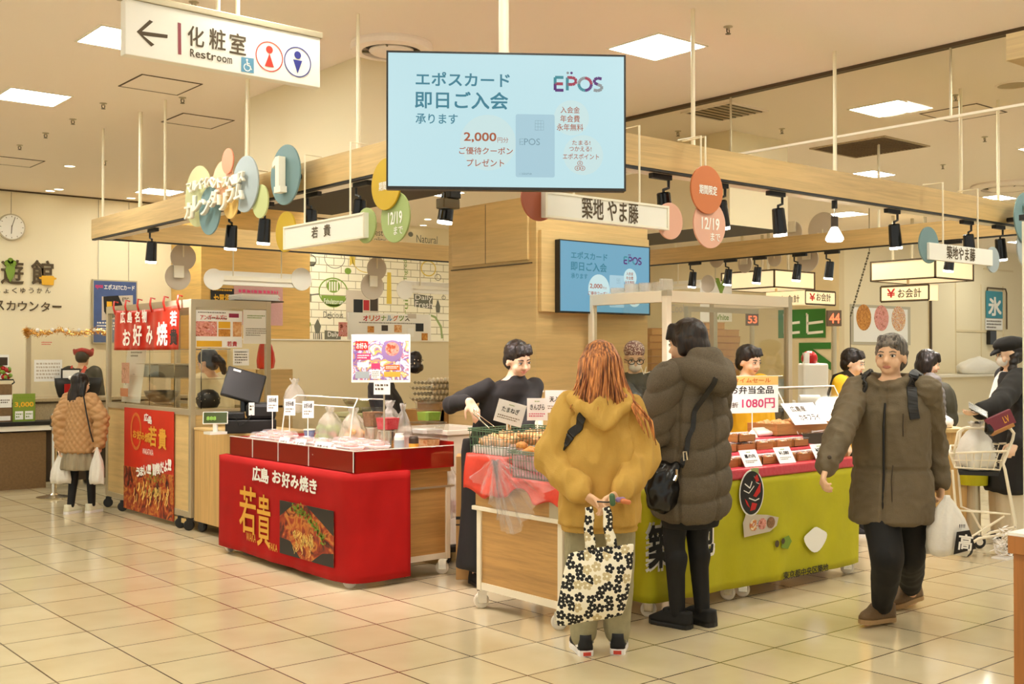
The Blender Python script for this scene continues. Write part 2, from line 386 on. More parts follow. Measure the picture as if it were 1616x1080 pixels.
for x, y in ((2.75,5.22),(5.62,3.1),(2.75,3.1),(8.5,3.1),(5.62,.95),(2.75,.95),(-.15,5.22),(-.15,7.36),(-.15,3.1),(-.15,.95),(8.5,.95),(11.45,5.2),(11.45,3.1),(5.65,9.5),(8.5,9.5),(8.5,11.7),(2.75,11.7),(-.15,11.7),(11.45,11.7),(14.4,14.0),(17.4,9.0),(14.4,5.2),(8.3,13.9),(2.75,13.9),(14.4,19)):  # unseen panels carrying the grid on, added to light the scene
    ceiling_light(x, y, 'unseen square ceiling light panel added along the grid for its light')
first = None
for u, v, lb in ((110,262,'small round downlight, single one at the left'),(79,301,'left of two small downlights by the left wall'),(93,298.5,'right of two small downlights by the left wall'),(207,312.5,'small round downlight near the wall beyond the timber beam corner'),(675,346,'upper of two round downlights seen between green disc and column'),(668,355.5,'lower of two round downlights seen between green disc and column')):
    p = az(u, v, ZC)
    if first is None:
        first = thing('downlight', lb, 'downlight', p, group='round downlights')
        MB().lathe([(.001,-.003),(.05,-.003),(.055,-.001)], n=20).build('lamp', 'down_light', first, local=True)
        b = MB(); b.lathe([(.055,0),(.055,-.006),(.066,-.006),(.068,0)], n=20, cap=False); b.build('ring', 'white_paint', first, local=True)
    else: dup(first, p, label=lb)
def round_vent(p, r, label):
    t = thing('ceiling_vent', label, 'air vent', p)
    MB().lathe([(r*1.0,-.0),(r*1.02,-.02),(r*.98,-.05),(r*.74,-.055),(r*.72,-.02),(r*.72,0)], n=48, cap=False).build('outer_ring', 'ceiling_white', t, local=True)
    MB().lathe([(r*.68,-.002),(r*.68,-.012),(r*.42,-.012),(r*.42,-.002)], n=40).build('throat', 'soffit_dark', t, local=True)
    MB().lathe([(.001,-.07),(r*.5,-.062),(r*.56,-.05),(r*.55,-.04),(.001,-.04)], n=40).build('core_plate', 'ceiling_white', t, local=True)
    b = MB()
    for k in range(4): a = PI/4 + k*PI/2; b.tube([(r*.5*math.cos(a), r*.5*math.sin(a), -.05), (r*.74*math.cos(a), r*.74*math.sin(a), -.045)], .008, 6)
    b.build('spoke', 'dark_steel', t, local=True)
round_vent(az(618,70,ZC), .275, 'round ceiling vent with dark throat behind the hanging screen')
round_vent(az(1590,292,ZC), .42, 'wide round ceiling vent at the right edge above the beam')
def grille(u, v, w, d, label, dark):
    p = az(u, v, ZC); t = thing('ceiling_grille', label, 'air vent', p)
    MB().box(-w/2, w/2, -d/2, d/2, -.004, 0).build('backing', 'soffit_dark' if dark else 'counter_stone', t, local=True)
    b = MB()
    for a in ((-w/2-.02,w/2+.02,-d/2-.02,-d/2),(-w/2-.02,w/2+.02,d/2,d/2+.02),(-w/2-.02,-w/2,-d/2,d/2),(w/2,w/2+.02,-d/2,d/2)): b.box(*a, -.012, 0)
    b.build('frame', 'ceiling_white' if not dark else 'counter_stone', t, local=True)
    b = MB(); n = 7 if not dark else 20
    for k in range(n): y = -d/2 + d*(k+.5)/n; b.box(-w/2, w/2, y-.006, y+.006, -.012, -.004)
    b.build('slats', 'dark_steel' if not dark else 'counter_brown', t, local=True)
grille(1143, 176, .48, .50, 'pale slatted ceiling grille left behind the glass curtain', False)
grille(1372, 232, .78, .82, 'large dark brown return air grille in the ceiling', True)
def hatch(u, v, w, d, label):
    p = az(u, v, ZC); t = thing('ceiling_hatch', label, 'hatch', p)
    MB().box(-w/2, w/2, -d/2, d/2, -.003, 0).build('panel', 'ceiling_white', t, local=True)
    b = MB()
    for a in ((-w/2-.012,w/2+.012,-d/2-.012,-d/2),(-w/2-.012,w/2+.012,d/2,d/2+.012),(-w/2-.012,-w/2,-d/2,d/2),(w/2,w/2+.012,-d/2,d/2)): b.box(*a, -.005, 0)
    b.build('joint', 'line_dark', t, local=True)
hatch(253,134,.46,.46,'square access hatch outlined in the ceiling under the restroom sign'); hatch(312,191,.46,.46,'square access hatch farther back, right of the rods'); hatch(20,255,.5,.5,'square access hatch in the ceiling at the far left')
hatch(1520,178,.5,.5,'faint access hatch in the ceiling behind the glass curtain at right'); hatch(1255,395,.5,.5,'access hatch seen below the right beam beside the end spotlight')
p = az(1600,134,ZC); t = thing('ceiling_speaker', 'round flat grey loudspeaker grille in the ceiling at right', 'speaker', p)
MB().lathe([(.001,-.008),(.1,-.008),(.12,-.004),(.12,0)], n=36).build('grille', 'counter_stone', t, local=True); MB().lathe([(.12,0),(.12,-.008),(.135,-.008),(.137,0)], n=36, cap=False).build('rim', 'ceiling_white', t, local=True)
first = None
for u, v, pl in ((163,163,'left of the rods'),(115,188,'at the left, second from the screen'),(72,210,'far left group'),(31,229,'farthest left'),(288,154,'beside the near hatch'),(306,3,'above the restroom sign'),(1149,42,'above the hanging glass, near the big panel'),(1070,207,'just above the beam, left of the orange disc rods'),(1234,203,'right of the pale grille'),(1508,150,'inside the glass curtain at right'),(1488,260,'right above the beam'),(1554,216,'upper right, above the beam'),(165,254,'left above the beam corner')):
    p = az(u, v, ZC); lb = 'tiny sprinkler head in the ceiling, ' + pl
    if first is None:
        first = thing('sprinkler_head', lb, 'sprinkler', p, group='ceiling sprinklers')
        MB().lathe([(.03,0),(.03,-.004),(.012,-.008),(.012,-.02)], n=16).build('escutcheon', 'alu', first, local=True)
        b = MB(); b.tube([(-.012,0,-.015),(-.012,0,-.035),(0,0,-.045),(.012,0,-.035),(.012,0,-.015)], .004, 6); b.lathe([(.018,-.046),(.018,-.049)], n=12); b.build('deflector', 'dark_steel', first, local=True)
    else: dup(first, p, label=lb)

# ================================================================== timber gondola beams
ZB, ZT = 2.578, 2.757
GX0, GX1, GY0, GY1 = 3.62, 9.97, 4.45, 10.50
BW = .14
beam = thing('timber_canopy', 'square canopy of pale oak beams hung over the food stalls', 'canopy', (GX0, GY0, ZB))
for nm, (x0,x1,y0,y1) in (('beam',(GX0,GX0+BW,GY0,GY1)),('beam',(GX0+BW,GX1,GY0,GY0+BW)),('beam',(GX1-BW,GX1,GY0+BW,GY1)),('beam',(GX0+BW,GX1-BW,GY1-BW,GY1))):
    MB().box(x0,x1,y0,y1,ZB,ZT).build(nm, 'oak', beam)
b = MB()
b.box(GX0+.004, GX0+.035, GY0+.004, GY1-.004, ZB-.014, ZB); b.box(GX0+.035, GX1-.035, GY0+.004, GY0+.035, ZB-.014, ZB)
b.box(GX1-BW, GX1-BW+.035, GY0+.035, GY1-.035, ZB-.014, ZB); b.box(GX0+.035, GX1-BW, GY1-BW, GY1-BW+.035, ZB-.014, ZB)
b.build('track_rail', 'black', beam)
b = MB(); b.box(GX0+.05, GX0+BW, GY0+.05, GY1-.05, ZB-.012, ZB); b.box(GX0+BW, GX1-BW, GY0+.05, GY0+BW, ZB-.012, ZB); b.build('soffit_strip', 'white_paint', beam)
for u, v in ((163,203),(222,177),(261,158),(391,120),(565,22)):
    p = az(u, v, ZC); MB().cyl((p.x, p.y, ZT), (p.x, p.y, ZC), .016 if u in (222,391) else .011, 10).build('hanging_rod', 'rod_white', beam)
for x in (5.169, 6.645, 8.35, 8.95): MB().cyl((x, GY0+.05, ZT), (x, GY0+.05, ZC), .013, 10).build('hanging_rod', 'rod_white', beam)
for y in (8.9, 6.2): MB().cyl((GX1-.07, y, ZT), (GX1-.07, y, ZC), .013, 10).build('hanging_rod', 'rod_white', beam)
# inner cross tube seen under the beam
MB().tube([(4.0, 5.9, 2.60), (GX0+BW, 5.9, 2.60)], .012, 8).build('brace', 'rod_white', beam)

# ------------------------------------------------------------------ track spotlights
def make_spot(label):
    t = thing('track_spotlight', label, 'spotlight', (0,0,0), group='black track spotlights')
    b = MB(); b.box(-.018,.018,-.11,.06,-.03,0); b.build('adapter', 'black', t, .003, local=True)
    b = MB(); b.tube([(0,.045,-.03),(0,.045,-.075),(0,0,-.09),(0,0,-.12)], .009, 8); b.build('arm', 'black', t, local=True)
    b = MB(); T = Matrix.Translation((0,.01,-.19)) @ Matrix.Rotation(.14, 4, 'X')
    b.lathe([(.001,.085),(.034,.085),(.041,.078),(.047,-.075),(.044,-.085),(.040,-.078)], mtx=T, n=24, cap=False); b.build('housing', 'black_gloss', t, smooth=False, local=True)
    b = MB(); b.lathe([(.040,-.079),(.0455,-.088),(.043,-.102),(.001,-.104)], mtx=T, n=24, cap=False); b.build('lens', 'spot_glow', t, local=True)
    return t
spot0 = None
def spot(x, y, rot, label, first=[None]):
    z = ZB-.012
    if first[0] is None: first[0] = make_spot(label); t = first[0]; t.location = (x,y,z); t.rotation_euler = (0,0,rot); WM[t.name] = Matrix.Translation((x,y,z)) @ Matrix.Rotation(rot,4,'Z')
    else: t = dup(first[0], (x,y,z), rot, label)
    return t
lamps = []
for (u, lb) in ((240,'leftmost black spotlight, under the far corner of the left beam'),(366,'black spotlight hanging just below the blue and sand discs'),(418,'black spotlight behind the pale disc, left of the figure one disc'),(491,'black spotlight over the left hanging name sign, near its left rod'),(568,'black spotlight over the left hanging name sign, near its right rod')):
    p = ax(u, 330, 3.69); spot(3.69, p.y, PI/2 if 0 else 0, lb); lamps.append((3.69, p.y, 1, 0))
p = ax(688, 320, 3.9); t = spot(3.95, 5.35, .6, 'black spotlight with tilted bright lens peeping below the hanging screen'); lamps.append((3.95,5.35,1,0))
for (u, lb) in ((1047,'black spotlight right of the large screen, above the right name sign'),(1137,'black spotlight half hidden behind the orange disc'),(1228,'black spotlight right of the orange and pink discs'),(1411,'black spotlight in the middle right of the near beam'),(1528,'black spotlight above the rightmost name sign'),(1578,'last black spotlight at the right end of the near beam')):
    p = ay(u, 330, 4.52); spot(p.x, 4.52, -PI/2, lb); lamps.append((p.x, 4.52, 0, 1))
for (u, lb) in ((1094,'farthest left black spotlight under the rear beam'),(1150,'second black spotlight from the left under the rear beam'),(1196,'third black spotlight from the left under the rear beam'),(1259,'fourth black spotlight from the left under the rear beam'),(1310,'fifth black spotlight from the left under the rear beam'),(1500,'black spotlight under the rear beam behind the right name sign')):
    p = ax(u, 420, 9.86); spot(9.86, p.y, 0, lb); lamps.append((9.86, p.y, -1, 0))
for i, (x, y, dx, dy) in enumerate(lamps):
    L = bpy.data.lights.new('spot_beam', 'SPOT'); L.energy = SPOT_W * (1.25 if i in (3,4) else 1.0); L.color = (1.0,.86,.86) if i < 12 else (1,.92,.8); L.spot_size = 1.5; L.spot_blend = .6; L.shadow_soft_size = .05
    lo = bpy.data.objects.new('spot_beam', L); COL.objects.link(lo); lo.location = (x + dx*.02, y + dy*.02, ZB-.31)
    lo.rotation_euler = Vector((dx*.42, dy*.42, -1)).to_track_quat('-Z', 'Y').to_euler()
# bare reflector bulb on the near beam
p = ay(1317, 350, 4.52)
t = thing('reflector_bulb', 'bare reflector bulb hanging in its socket from the near beam', 'bulb', (p.x, 4.52, ZB-.012))
MB().cyl((0,0,0),(0,0,-.055),.02,14).build('adapter', 'black', t, local=True); MB().tube([(0,0,-.055),(0,0,-.11)],.006,8).build('stem', 'chrome', t, local=True)
MB().cyl((0,0,-.11),(0,0,-.185),.025,16).build('socket', 'dark_brown', t, local=True)
MB().lathe([(.02,-.185),(.03,-.2),(.058,-.255),(.062,-.27),(.05,-.285),(.001,-.29)], n=24).build('bulb', 'spot_glow', t, smooth=True, local=True)

# ================================================================== hanging signs
def rz(u, v, r, plane, c):   # radius in metres of r pixels at (u,v) on the plane
    f = ax if plane == 'x' else ay
    return abs(f(u, v-r, c).z - f(u, v+r, c).z)/2
def disc_part(parent, u, v, ry, plane, c, m, out=0.0, name='disc', d=.012):
    f = ax if plane == 'x' else ay; F = FX if plane == 'x' else FY
    p = f(u, v, c); mtx = F(p, out); b = MB(); b.disc(mtx, rz(u, v, ry, plane, c), d); return b.build(name, m, parent, bevel=.002)
def txt_px(s, plane, c, u0, v0, u1, v1, m, parent, bold=0.0, out=.002, thick=0.0, **k):
    """lettering inside a pixel box on a plane"""
    f = ax if plane == 'x' else ay; F = FX if plane == 'x' else FY
    pc = f((u0+u1)/2, (v0+v1)/2, c); a, b_ = f(u0, (v0+v1)/2, c), f(u1, (v0+v1)/2, c)
    w = abs(a.y-b_.y) if plane == 'x' else abs(a.x-b_.x); h = abs(f((u0+u1)/2, v0, c).z - f((u0+u1)/2, v1, c).z)
    return text(s, F(pc, out), w, h, m, parent, bold, thick=thick, **k)
# name sign on the left beam
XS = 3.5
t = thing('name_sign', 'white name sign hanging from the left beam between mustard and green discs', 'sign', (XS, 6.05, 2.18))
b = MB(); b.box(XS, XS+.05, 5.567, 6.545, 2.18, 2.329); b.build('board', 'white_plastic', t, .003)
b = MB()
for a in ((5.567,6.545,2.18,2.192),(5.567,6.545,2.317,2.329),(5.567,5.58,2.19,2.32),(6.532,6.545,2.19,2.32)): b.box(XS-.006, XS, *a)
b.build('rim', 'white_paint', t)
txt_px('若', 'x', XS, 492, 358, 502, 376, 'print_brown', t, .02); txt_px('貴', 'x', XS, 511, 354, 522, 373, 'print_brown', t, .02)
disc_part(t, 450, 366, 32, 'x', XS+.03, 'disc_mustard'); disc_part(t, 577, 356, 28, 'x', XS+.03, 'disc_green')
for u in (481, 553):
    y = ax(u, 300, XS+.03).y; MB().tube([(XS+.03, y, 2.32), (XS+.03, y, 2.775), (GX0+.03, y, 2.775)], .006, 8).build('rod', 'rod_white', t)
# date discs on the left beam
t = thing('date_sign', 'mustard and green date discs hanging left of the large screen', 'sign', ax(615, 330, XS))
disc_part(t, 612, 291, 41, 'x', XS, 'disc_mustard', .016); disc_part(t, 623, 343, 40, 'x', XS, 'disc_green')
txt_px('期間限定', 'x', XS, 602, 286, 626, 300, 'print_white', t, .03, out=.018); txt_px('12/19', 'x', XS, 613, 334, 635, 354, 'print_white', t, .03); txt_px('まで', 'x', XS, 622, 357, 636, 370, 'print_white', t, .02)
y = ax(617, 300, XS).y; MB().tube([(XS+.004, y, 2.4), (XS+.004, y, 2.775), (GX0+.03, y, 2.775)], .006, 8).build('rod', 'rod_white', t)
# disc with the figure one
t = thing('number_sign', 'teal disc with a raised white figure one on the left beam', 'sign', ax(449, 276, XS))
disc_part(t, 449.5, 276, 47.5, 'x', XS, 'disc_teal')
mm = FX(tuple(ax(446,277,XS)), .055); kk = rz(449,276,1,'x',XS); b = MB(); b.prism([(x*kk,y*kk) for x,y in ((-4,-29),(17,-29),(17,-19),(12,-19),(12,28),(0,28),(-10,20),(-10,11),(0,15),(0,-19),(-4,-19))], mm, .05); b.build('numeral', 'white_paint', t, .002)
MB().cyl(tuple(ax(449,276,XS)+Vector((.01,0,0))), tuple(ax(449,276,XS)+Vector((.118,0,0))), .02, 12).build('bracket', 'black', t)
# event space sign of overlapping discs
t = thing('event_sign', 'cluster of pastel discs with raised white lettering at the left beam', 'sign', ax(350, 310, XS))
for i, (u, v, ry, m, o_) in enumerate(((312,310,48,'disc_pale',0),(352,292,38,'disc_peach',.006),(390.5,291,44.5,'disc_blue',.02),(333,333,38,'disc_teal',.014),(364,255,20,'disc_coral',.026),(369,320,26,'disc_sand',.026),(411,318,26.5,'disc_lime',.004))): disc_part(t, u, v, ry, 'x', XS, m, o_)
s = 'マルイイベントスペース'
for i, ch in enumerate(s):
    k = i/(len(s)-1); u = 309 + 82*k; v = 298 - 18*k - 3*math.sin(PI*k*2)
    txt_px(ch, 'x', XS, u-4, v-8, u+4, v+8, 'white_paint', t, .05, out=.045, thick=.025)
for i, ch in enumerate('カレンダリウム'):
    k = i/6; u = 309 + 79*k; v = 331 - 21*k + (3 if i in (0,2,4) else -6)
    txt_px(ch, 'x', XS, u-6, v-13, u+6, v+13, 'white_paint', t, .06, out=.05, thick=.03)
for u, z0 in ((391, 2.75), (313, 2.6)):
    y = ax(u, 300, XS).y; MB().tube([(XS+.01, y, z0-.1), (XS+.01, y, 2.775), (GX0+.03, y, 2.775)], .007, 8).build('rod', 'rod_white', t)
# right-hand signs (near beam)
YS = 4.30
t = thing('name_sign', 'white name sign below the large screen between brown and pink discs', 'sign', ay(957, 335, YS))
z0, z1 = 2.202, 2.338; b = MB(); b.box(3.792, 4.728, YS, YS+.05, z0, z1); b.build('board', 'white_plastic', t, .003)
b = MB()
for a in ((3.792,4.728,z0,z0+.012),(3.792,4.728,z1-.012,z1),(3.792,3.805,z0+.01,z1-.01),(4.715,4.728,z0+.01,z1-.01)): b.box(a[0],a[1],YS-.006,YS,a[2],a[3])
b.build('rim', 'white_paint', t)
txt_px('築地 やま藤', 'y', YS, 919, 314, 1008, 350, 'print_brown', t, .02)
disc_part(t, 851, 313, 36, 'y', YS+.03, 'disc_brown'); disc_part(t, 1058, 349, 29, 'y', YS+.03, 'disc_pink')
for u in (1009, 905):
    x = ay(u, 300, YS+.03).x; MB().tube([(x, YS+.03, 2.33), (x, YS+.03, 2.775), (x, GY0+.03, 2.775)], .006, 8).build('rod', 'rod_white', t)
t = thing('date_sign', 'orange and pink date discs hanging from the right beam', 'sign', ay(1115, 330, YS))
disc_part(t, 1113, 300, 38, 'y', YS, 'disc_orange', .016); disc_part(t, 1120.5, 354, 38, 'y', YS, 'disc_pink')
txt_px('期間限定', 'y', YS, 1100, 293, 1128, 308, 'print_white', t, .04, out=.018); txt_px('12/19', 'y', YS, 1107, 344, 1135, 363, 'print_white', t, .03); txt_px('まで', 'y', YS, 1121, 368, 1136, 381, 'print_white', t, .02)
for u in (1107, 1114): x = ay(u, 300, YS).x; MB().tube([(x, YS+.004, 2.5), (x, YS+.004, 2.775), (x, GY0+.03, 2.775)], .006, 8).build('rod', 'rod_white', t)
t = thing('name_sign', 'pale translucent name sign between teal and grey discs at the far right', 'sign', ay(1517, 405, YS))
z0, z1 = 2.19, 2.315; b = MB(); b.box(7.525, 8.46, YS, YS+.03, z0, z1); b.build('board', 'white_plastic', t, .003)
txt_px('築地やま藤', 'y', YS, 1494, 390, 1539, 411, 'print_brown', t, .02)
disc_part(t, 1466.5, 387, 29, 'y', YS+.02, 'disc_teal'); disc_part(t, 1567.5, 410, 20.5, 'y', YS+.02, 'disc_blue')
for u in (1488, 1543): x = ay(u, 350, YS+.02).x; MB().tube([(x, YS+.02, 2.3), (x, YS+.02, 2.775), (x, GY0+.03, 2.775)], .007, 8).build('rod', 'rod_white', t)
t = thing('number_sign', 'teal and grey discs cut off by the right edge of the photo', 'sign', ay(1612, 350, YS))
disc_part(t, 1618, 345, 41, 'y', YS, 'disc_teal', .016); disc_part(t, 1622, 390, 34, 'y', YS, 'disc_blue')
txt_px('2', 'y', YS, 1610, 322, 1630, 368, 'white_paint', t, .05, out=.04, thick=.03)
MB().cyl(tuple(ay(1618,345,YS)+Vector((0,.01,0))), tuple(ay(1618,345,YS)+Vector((0,.148,0))), .02, 12).build('bracket', 'black', t)
# backs of the signs on the far beams
def back_discs(label, plane, c, lst, m='disc_back'):
    t = thing('date_sign', label, 'sign', (ay if plane == 'y' else ax)(lst[0][0], lst[0][1], c))
    for i, (u, v, ry) in enumerate(lst): disc_part(t, u, v, ry, plane, c, m, -.014*i)
    f = ay if plane == 'y' else ax; p = f(lst[0][0], lst[0][1], c)
    MB().tube([p, Vector((p.x, p.y, ZT+.012)), Vector((p.x, GY1-.04, ZT+.012) if plane == 'y' else (GX1-.04, p.y, ZT+.012))], .008, 8).build('rod', 'rod_white', t)
    b = MB(); q = f(lst[-1][0], lst[-1][1]-8, c); F = FY if plane == 'y' else FX
    b.prism([(-.05,-.06),(.05,-.06),(.05,.06),(-.05,.06)], F(q, .012), .012); b.build('bracket_plate', 'white_paint', t)
back_discs('pale backs of two date discs under the far left beam', 'y', 10.58, [(289.5,406,21),(282,437,21)])
back_discs('beige backs of two date discs before the patterned wall', 'y', 10.58, [(595,424,18),(589,452,21)])
def back_sign(label, plane, c, u0, u1, v0, v1, ds, rods):
    f = ay if plane == 'y' else ax; F = FY if plane == 'y' else FX
    t = thing('name_sign', label, 'sign', f((u0+u1)/2, (v0+v1)/2, c))
    um, vm = (u0+u1)/2, (v0+v1)/2; a, b_ = f(u0, vm, c), f(u1, vm, c); w = (a-b_).length; h = abs(f(um,v0,c).z - f(um,v1,c).z)
    rect(F(f(um, vm, c), 0), w, h, .05, 'board', 'white_plastic', t, bevel=.004); rect(F(f(um, vm, c), .012), w, h*.3, .012, 'rail', 'white_paint', t)
    for u, v, r in ds: disc_part(t, u, v, r, plane, c, 'disc_back' if plane=='x' else 'white_plastic', .014)
    for u in rods: p = f(u, vm, c); MB().tube([p, Vector((p.x, p.y, ZT+.012)), Vector((p.x, GY1-.04, ZT+.012) if plane == 'y' else (GX1-.04, p.y, ZT+.012))], .007, 8).build('rod', 'rod_white', t)
back_sign('back of a white name sign hanging before the timber column at left', 'y', 10.56, 342, 470, 430, 452, ((337,441,17),(475,441,18)), (368,444))
back_sign('back of a white name sign hanging before the patterned wall', 'y', 10.56, 640, 740, 446, 464, ((638,458,15),), (663,))
back_sign('back of a name sign glowing under the rear beam by the inner screen', 'x', 10.02, 1056, 1110, 443, 456, ((1118,448,14),), (1070,))
back_discs('grey back of a disc left of the row under the rear beam', 'x', 10.02, [(1131,408,15),(1174,417,14)])
back_discs('grey backs of discs under the rear beam behind the fourth spotlight', 'x', 10.02, [(1222,408,13),(1273,409,20)])
back_discs('grey discs rising above the rear beam behind the bare bulb', 'x', 10.02, [(1298,362,27),(1250,366,17)])

# ------------------------------------------------------------------ restroom sign
YR = 5.27
t = thing('restroom_sign', 'white restroom direction sign with arrow hanging from the ceiling at left', 'sign', (2.5, YR, 2.93))
MB().box(1.972, 3.034, YR, YR+.06, 2.932, 3.20).build('panel', 'white_plastic', t, .004)
MB().box(1.955, 3.045, YR-.008, YR+.068, 3.20, 3.232).build('top_rail', 'alu', t, .003)
def P(u, v): q = ay(u, v, YR); return q
def shape(poly, m, nm, o_=.0015):
    b = MB(); c = ay(poly[0][0], poly[0][1], YR); mt = FY(c, o_)
    b.prism([((ay(u,v,YR)-c).x, (ay(u,v,YR)-c).z) for u, v in poly], mt, .001); return b.build(nm, m, t)
shape([(215.5,50),(236,31.5),(241.5,34.5),(224,49.5),(264.5,55),(264,60.5),(225.5,56),(243.5,70.5),(238.5,73.5)], 'print_brown', 'arrow')
shape([(280.5,35.5),(285.5,37),(286,86.5),(281,85.5)], 'disc_brown', 'bar'); bpy.data.objects['bar'].data.materials[0] = mat('bar_plum', (150,70,78), .5)
for s_, u0, v0, u1, v1 in (('化',296,42,322,74),('粧',330,46,356,79),('室',362,53,388,86)): txt_px(s_, 'y', YR, u0, v0, u1, v1, 'print_brown', t, .02)
for i, ch in enumerate('Restroom'):
    u = 303.5 + i*8.4; v = 85.5 + i*1.5; tall = ch in 'Rt'
    txt_px(ch, 'y', YR, u-3.6, v-(8 if tall else 4.5), u+3.6, v+4.5, 'print_brown', t, .015)
mat('sign_blue', (92,146,176), .5); mat('sign_red', (206,58,42), .5); mat('sign_navy', (52,56,136), .5)
shape([(380.5,90),(400.5,92.5),(400.5,116),(380.5,113)], 'sign_blue', 'wheelchair_panel')
c = P(390.5, 103); k = rz(390.5,103,1,'y',YR); mt = FY(c, .0022)
b = MB(); b.disc(off(mt,-1*k,8*k), 1.7*k, .0006)
def stroke(b, mt, pts, w):
    for (x0,y0),(x1,y1) in zip(pts, pts[1:]):
        d = Vector((x1-x0, y1-y0)); n = Vector((-d.y, d.x)).normalized()*w/2
        b.prism([(x0-n.x,y0-n.y),(x1-n.x,y1-n.y),(x1+n.x,y1+n.y),(x0+n.x,y0+n.y)], mt, .0006)
stroke(b, mt, [(-1*k,6*k),(-.5*k,0),(4*k,-.5*k),(6*k,-6*k),(7.5*k,-5.5*k)], 1.8*k); stroke(b, mt, [(-1*k,3*k),(3.5*k,2.6*k)], 1.4*k)
stroke(b, mt, [(( -.5 + 5.6*math.cos(a))*k, (-3.5 + 5.6*math.sin(a))*k) for a in [2.0 + i*.42 for i in range(11)]], 1.5*k); b.build('wheelchair_symbol', 'print_white', t)
for u, v, m, up in ((425,89.5,'sign_red',True),(469.5,98,'sign_navy',False)):
    c = P(u, v); k = rz(u,v,1,'y',YR); mt = FY(c, .002); b = MB(); R = 23*k
    stroke(b, mt, [(R*math.cos(a), R*math.sin(a)) for a in [i*2*PI/40 for i in range(41)]], 1.6*k)
    b.disc(off(mt, 0, 11*k), 6*k, .0006, 24)
    b.prism([(-8*k,-16*k),(8*k,-16*k),(0,5*k)] if up else [(-8*k,3*k),(0,-18*k),(8*k,3*k)], mt, .0006)
    b.build('toilet_symbol', m, t)
for u in (344, 375): p = ay(u, 30, YR+.03); MB().cyl((p.x, YR+.03, 3.23), (p.x, YR+.03, ZC), .011, 10).build('rod', 'rod_white', t)

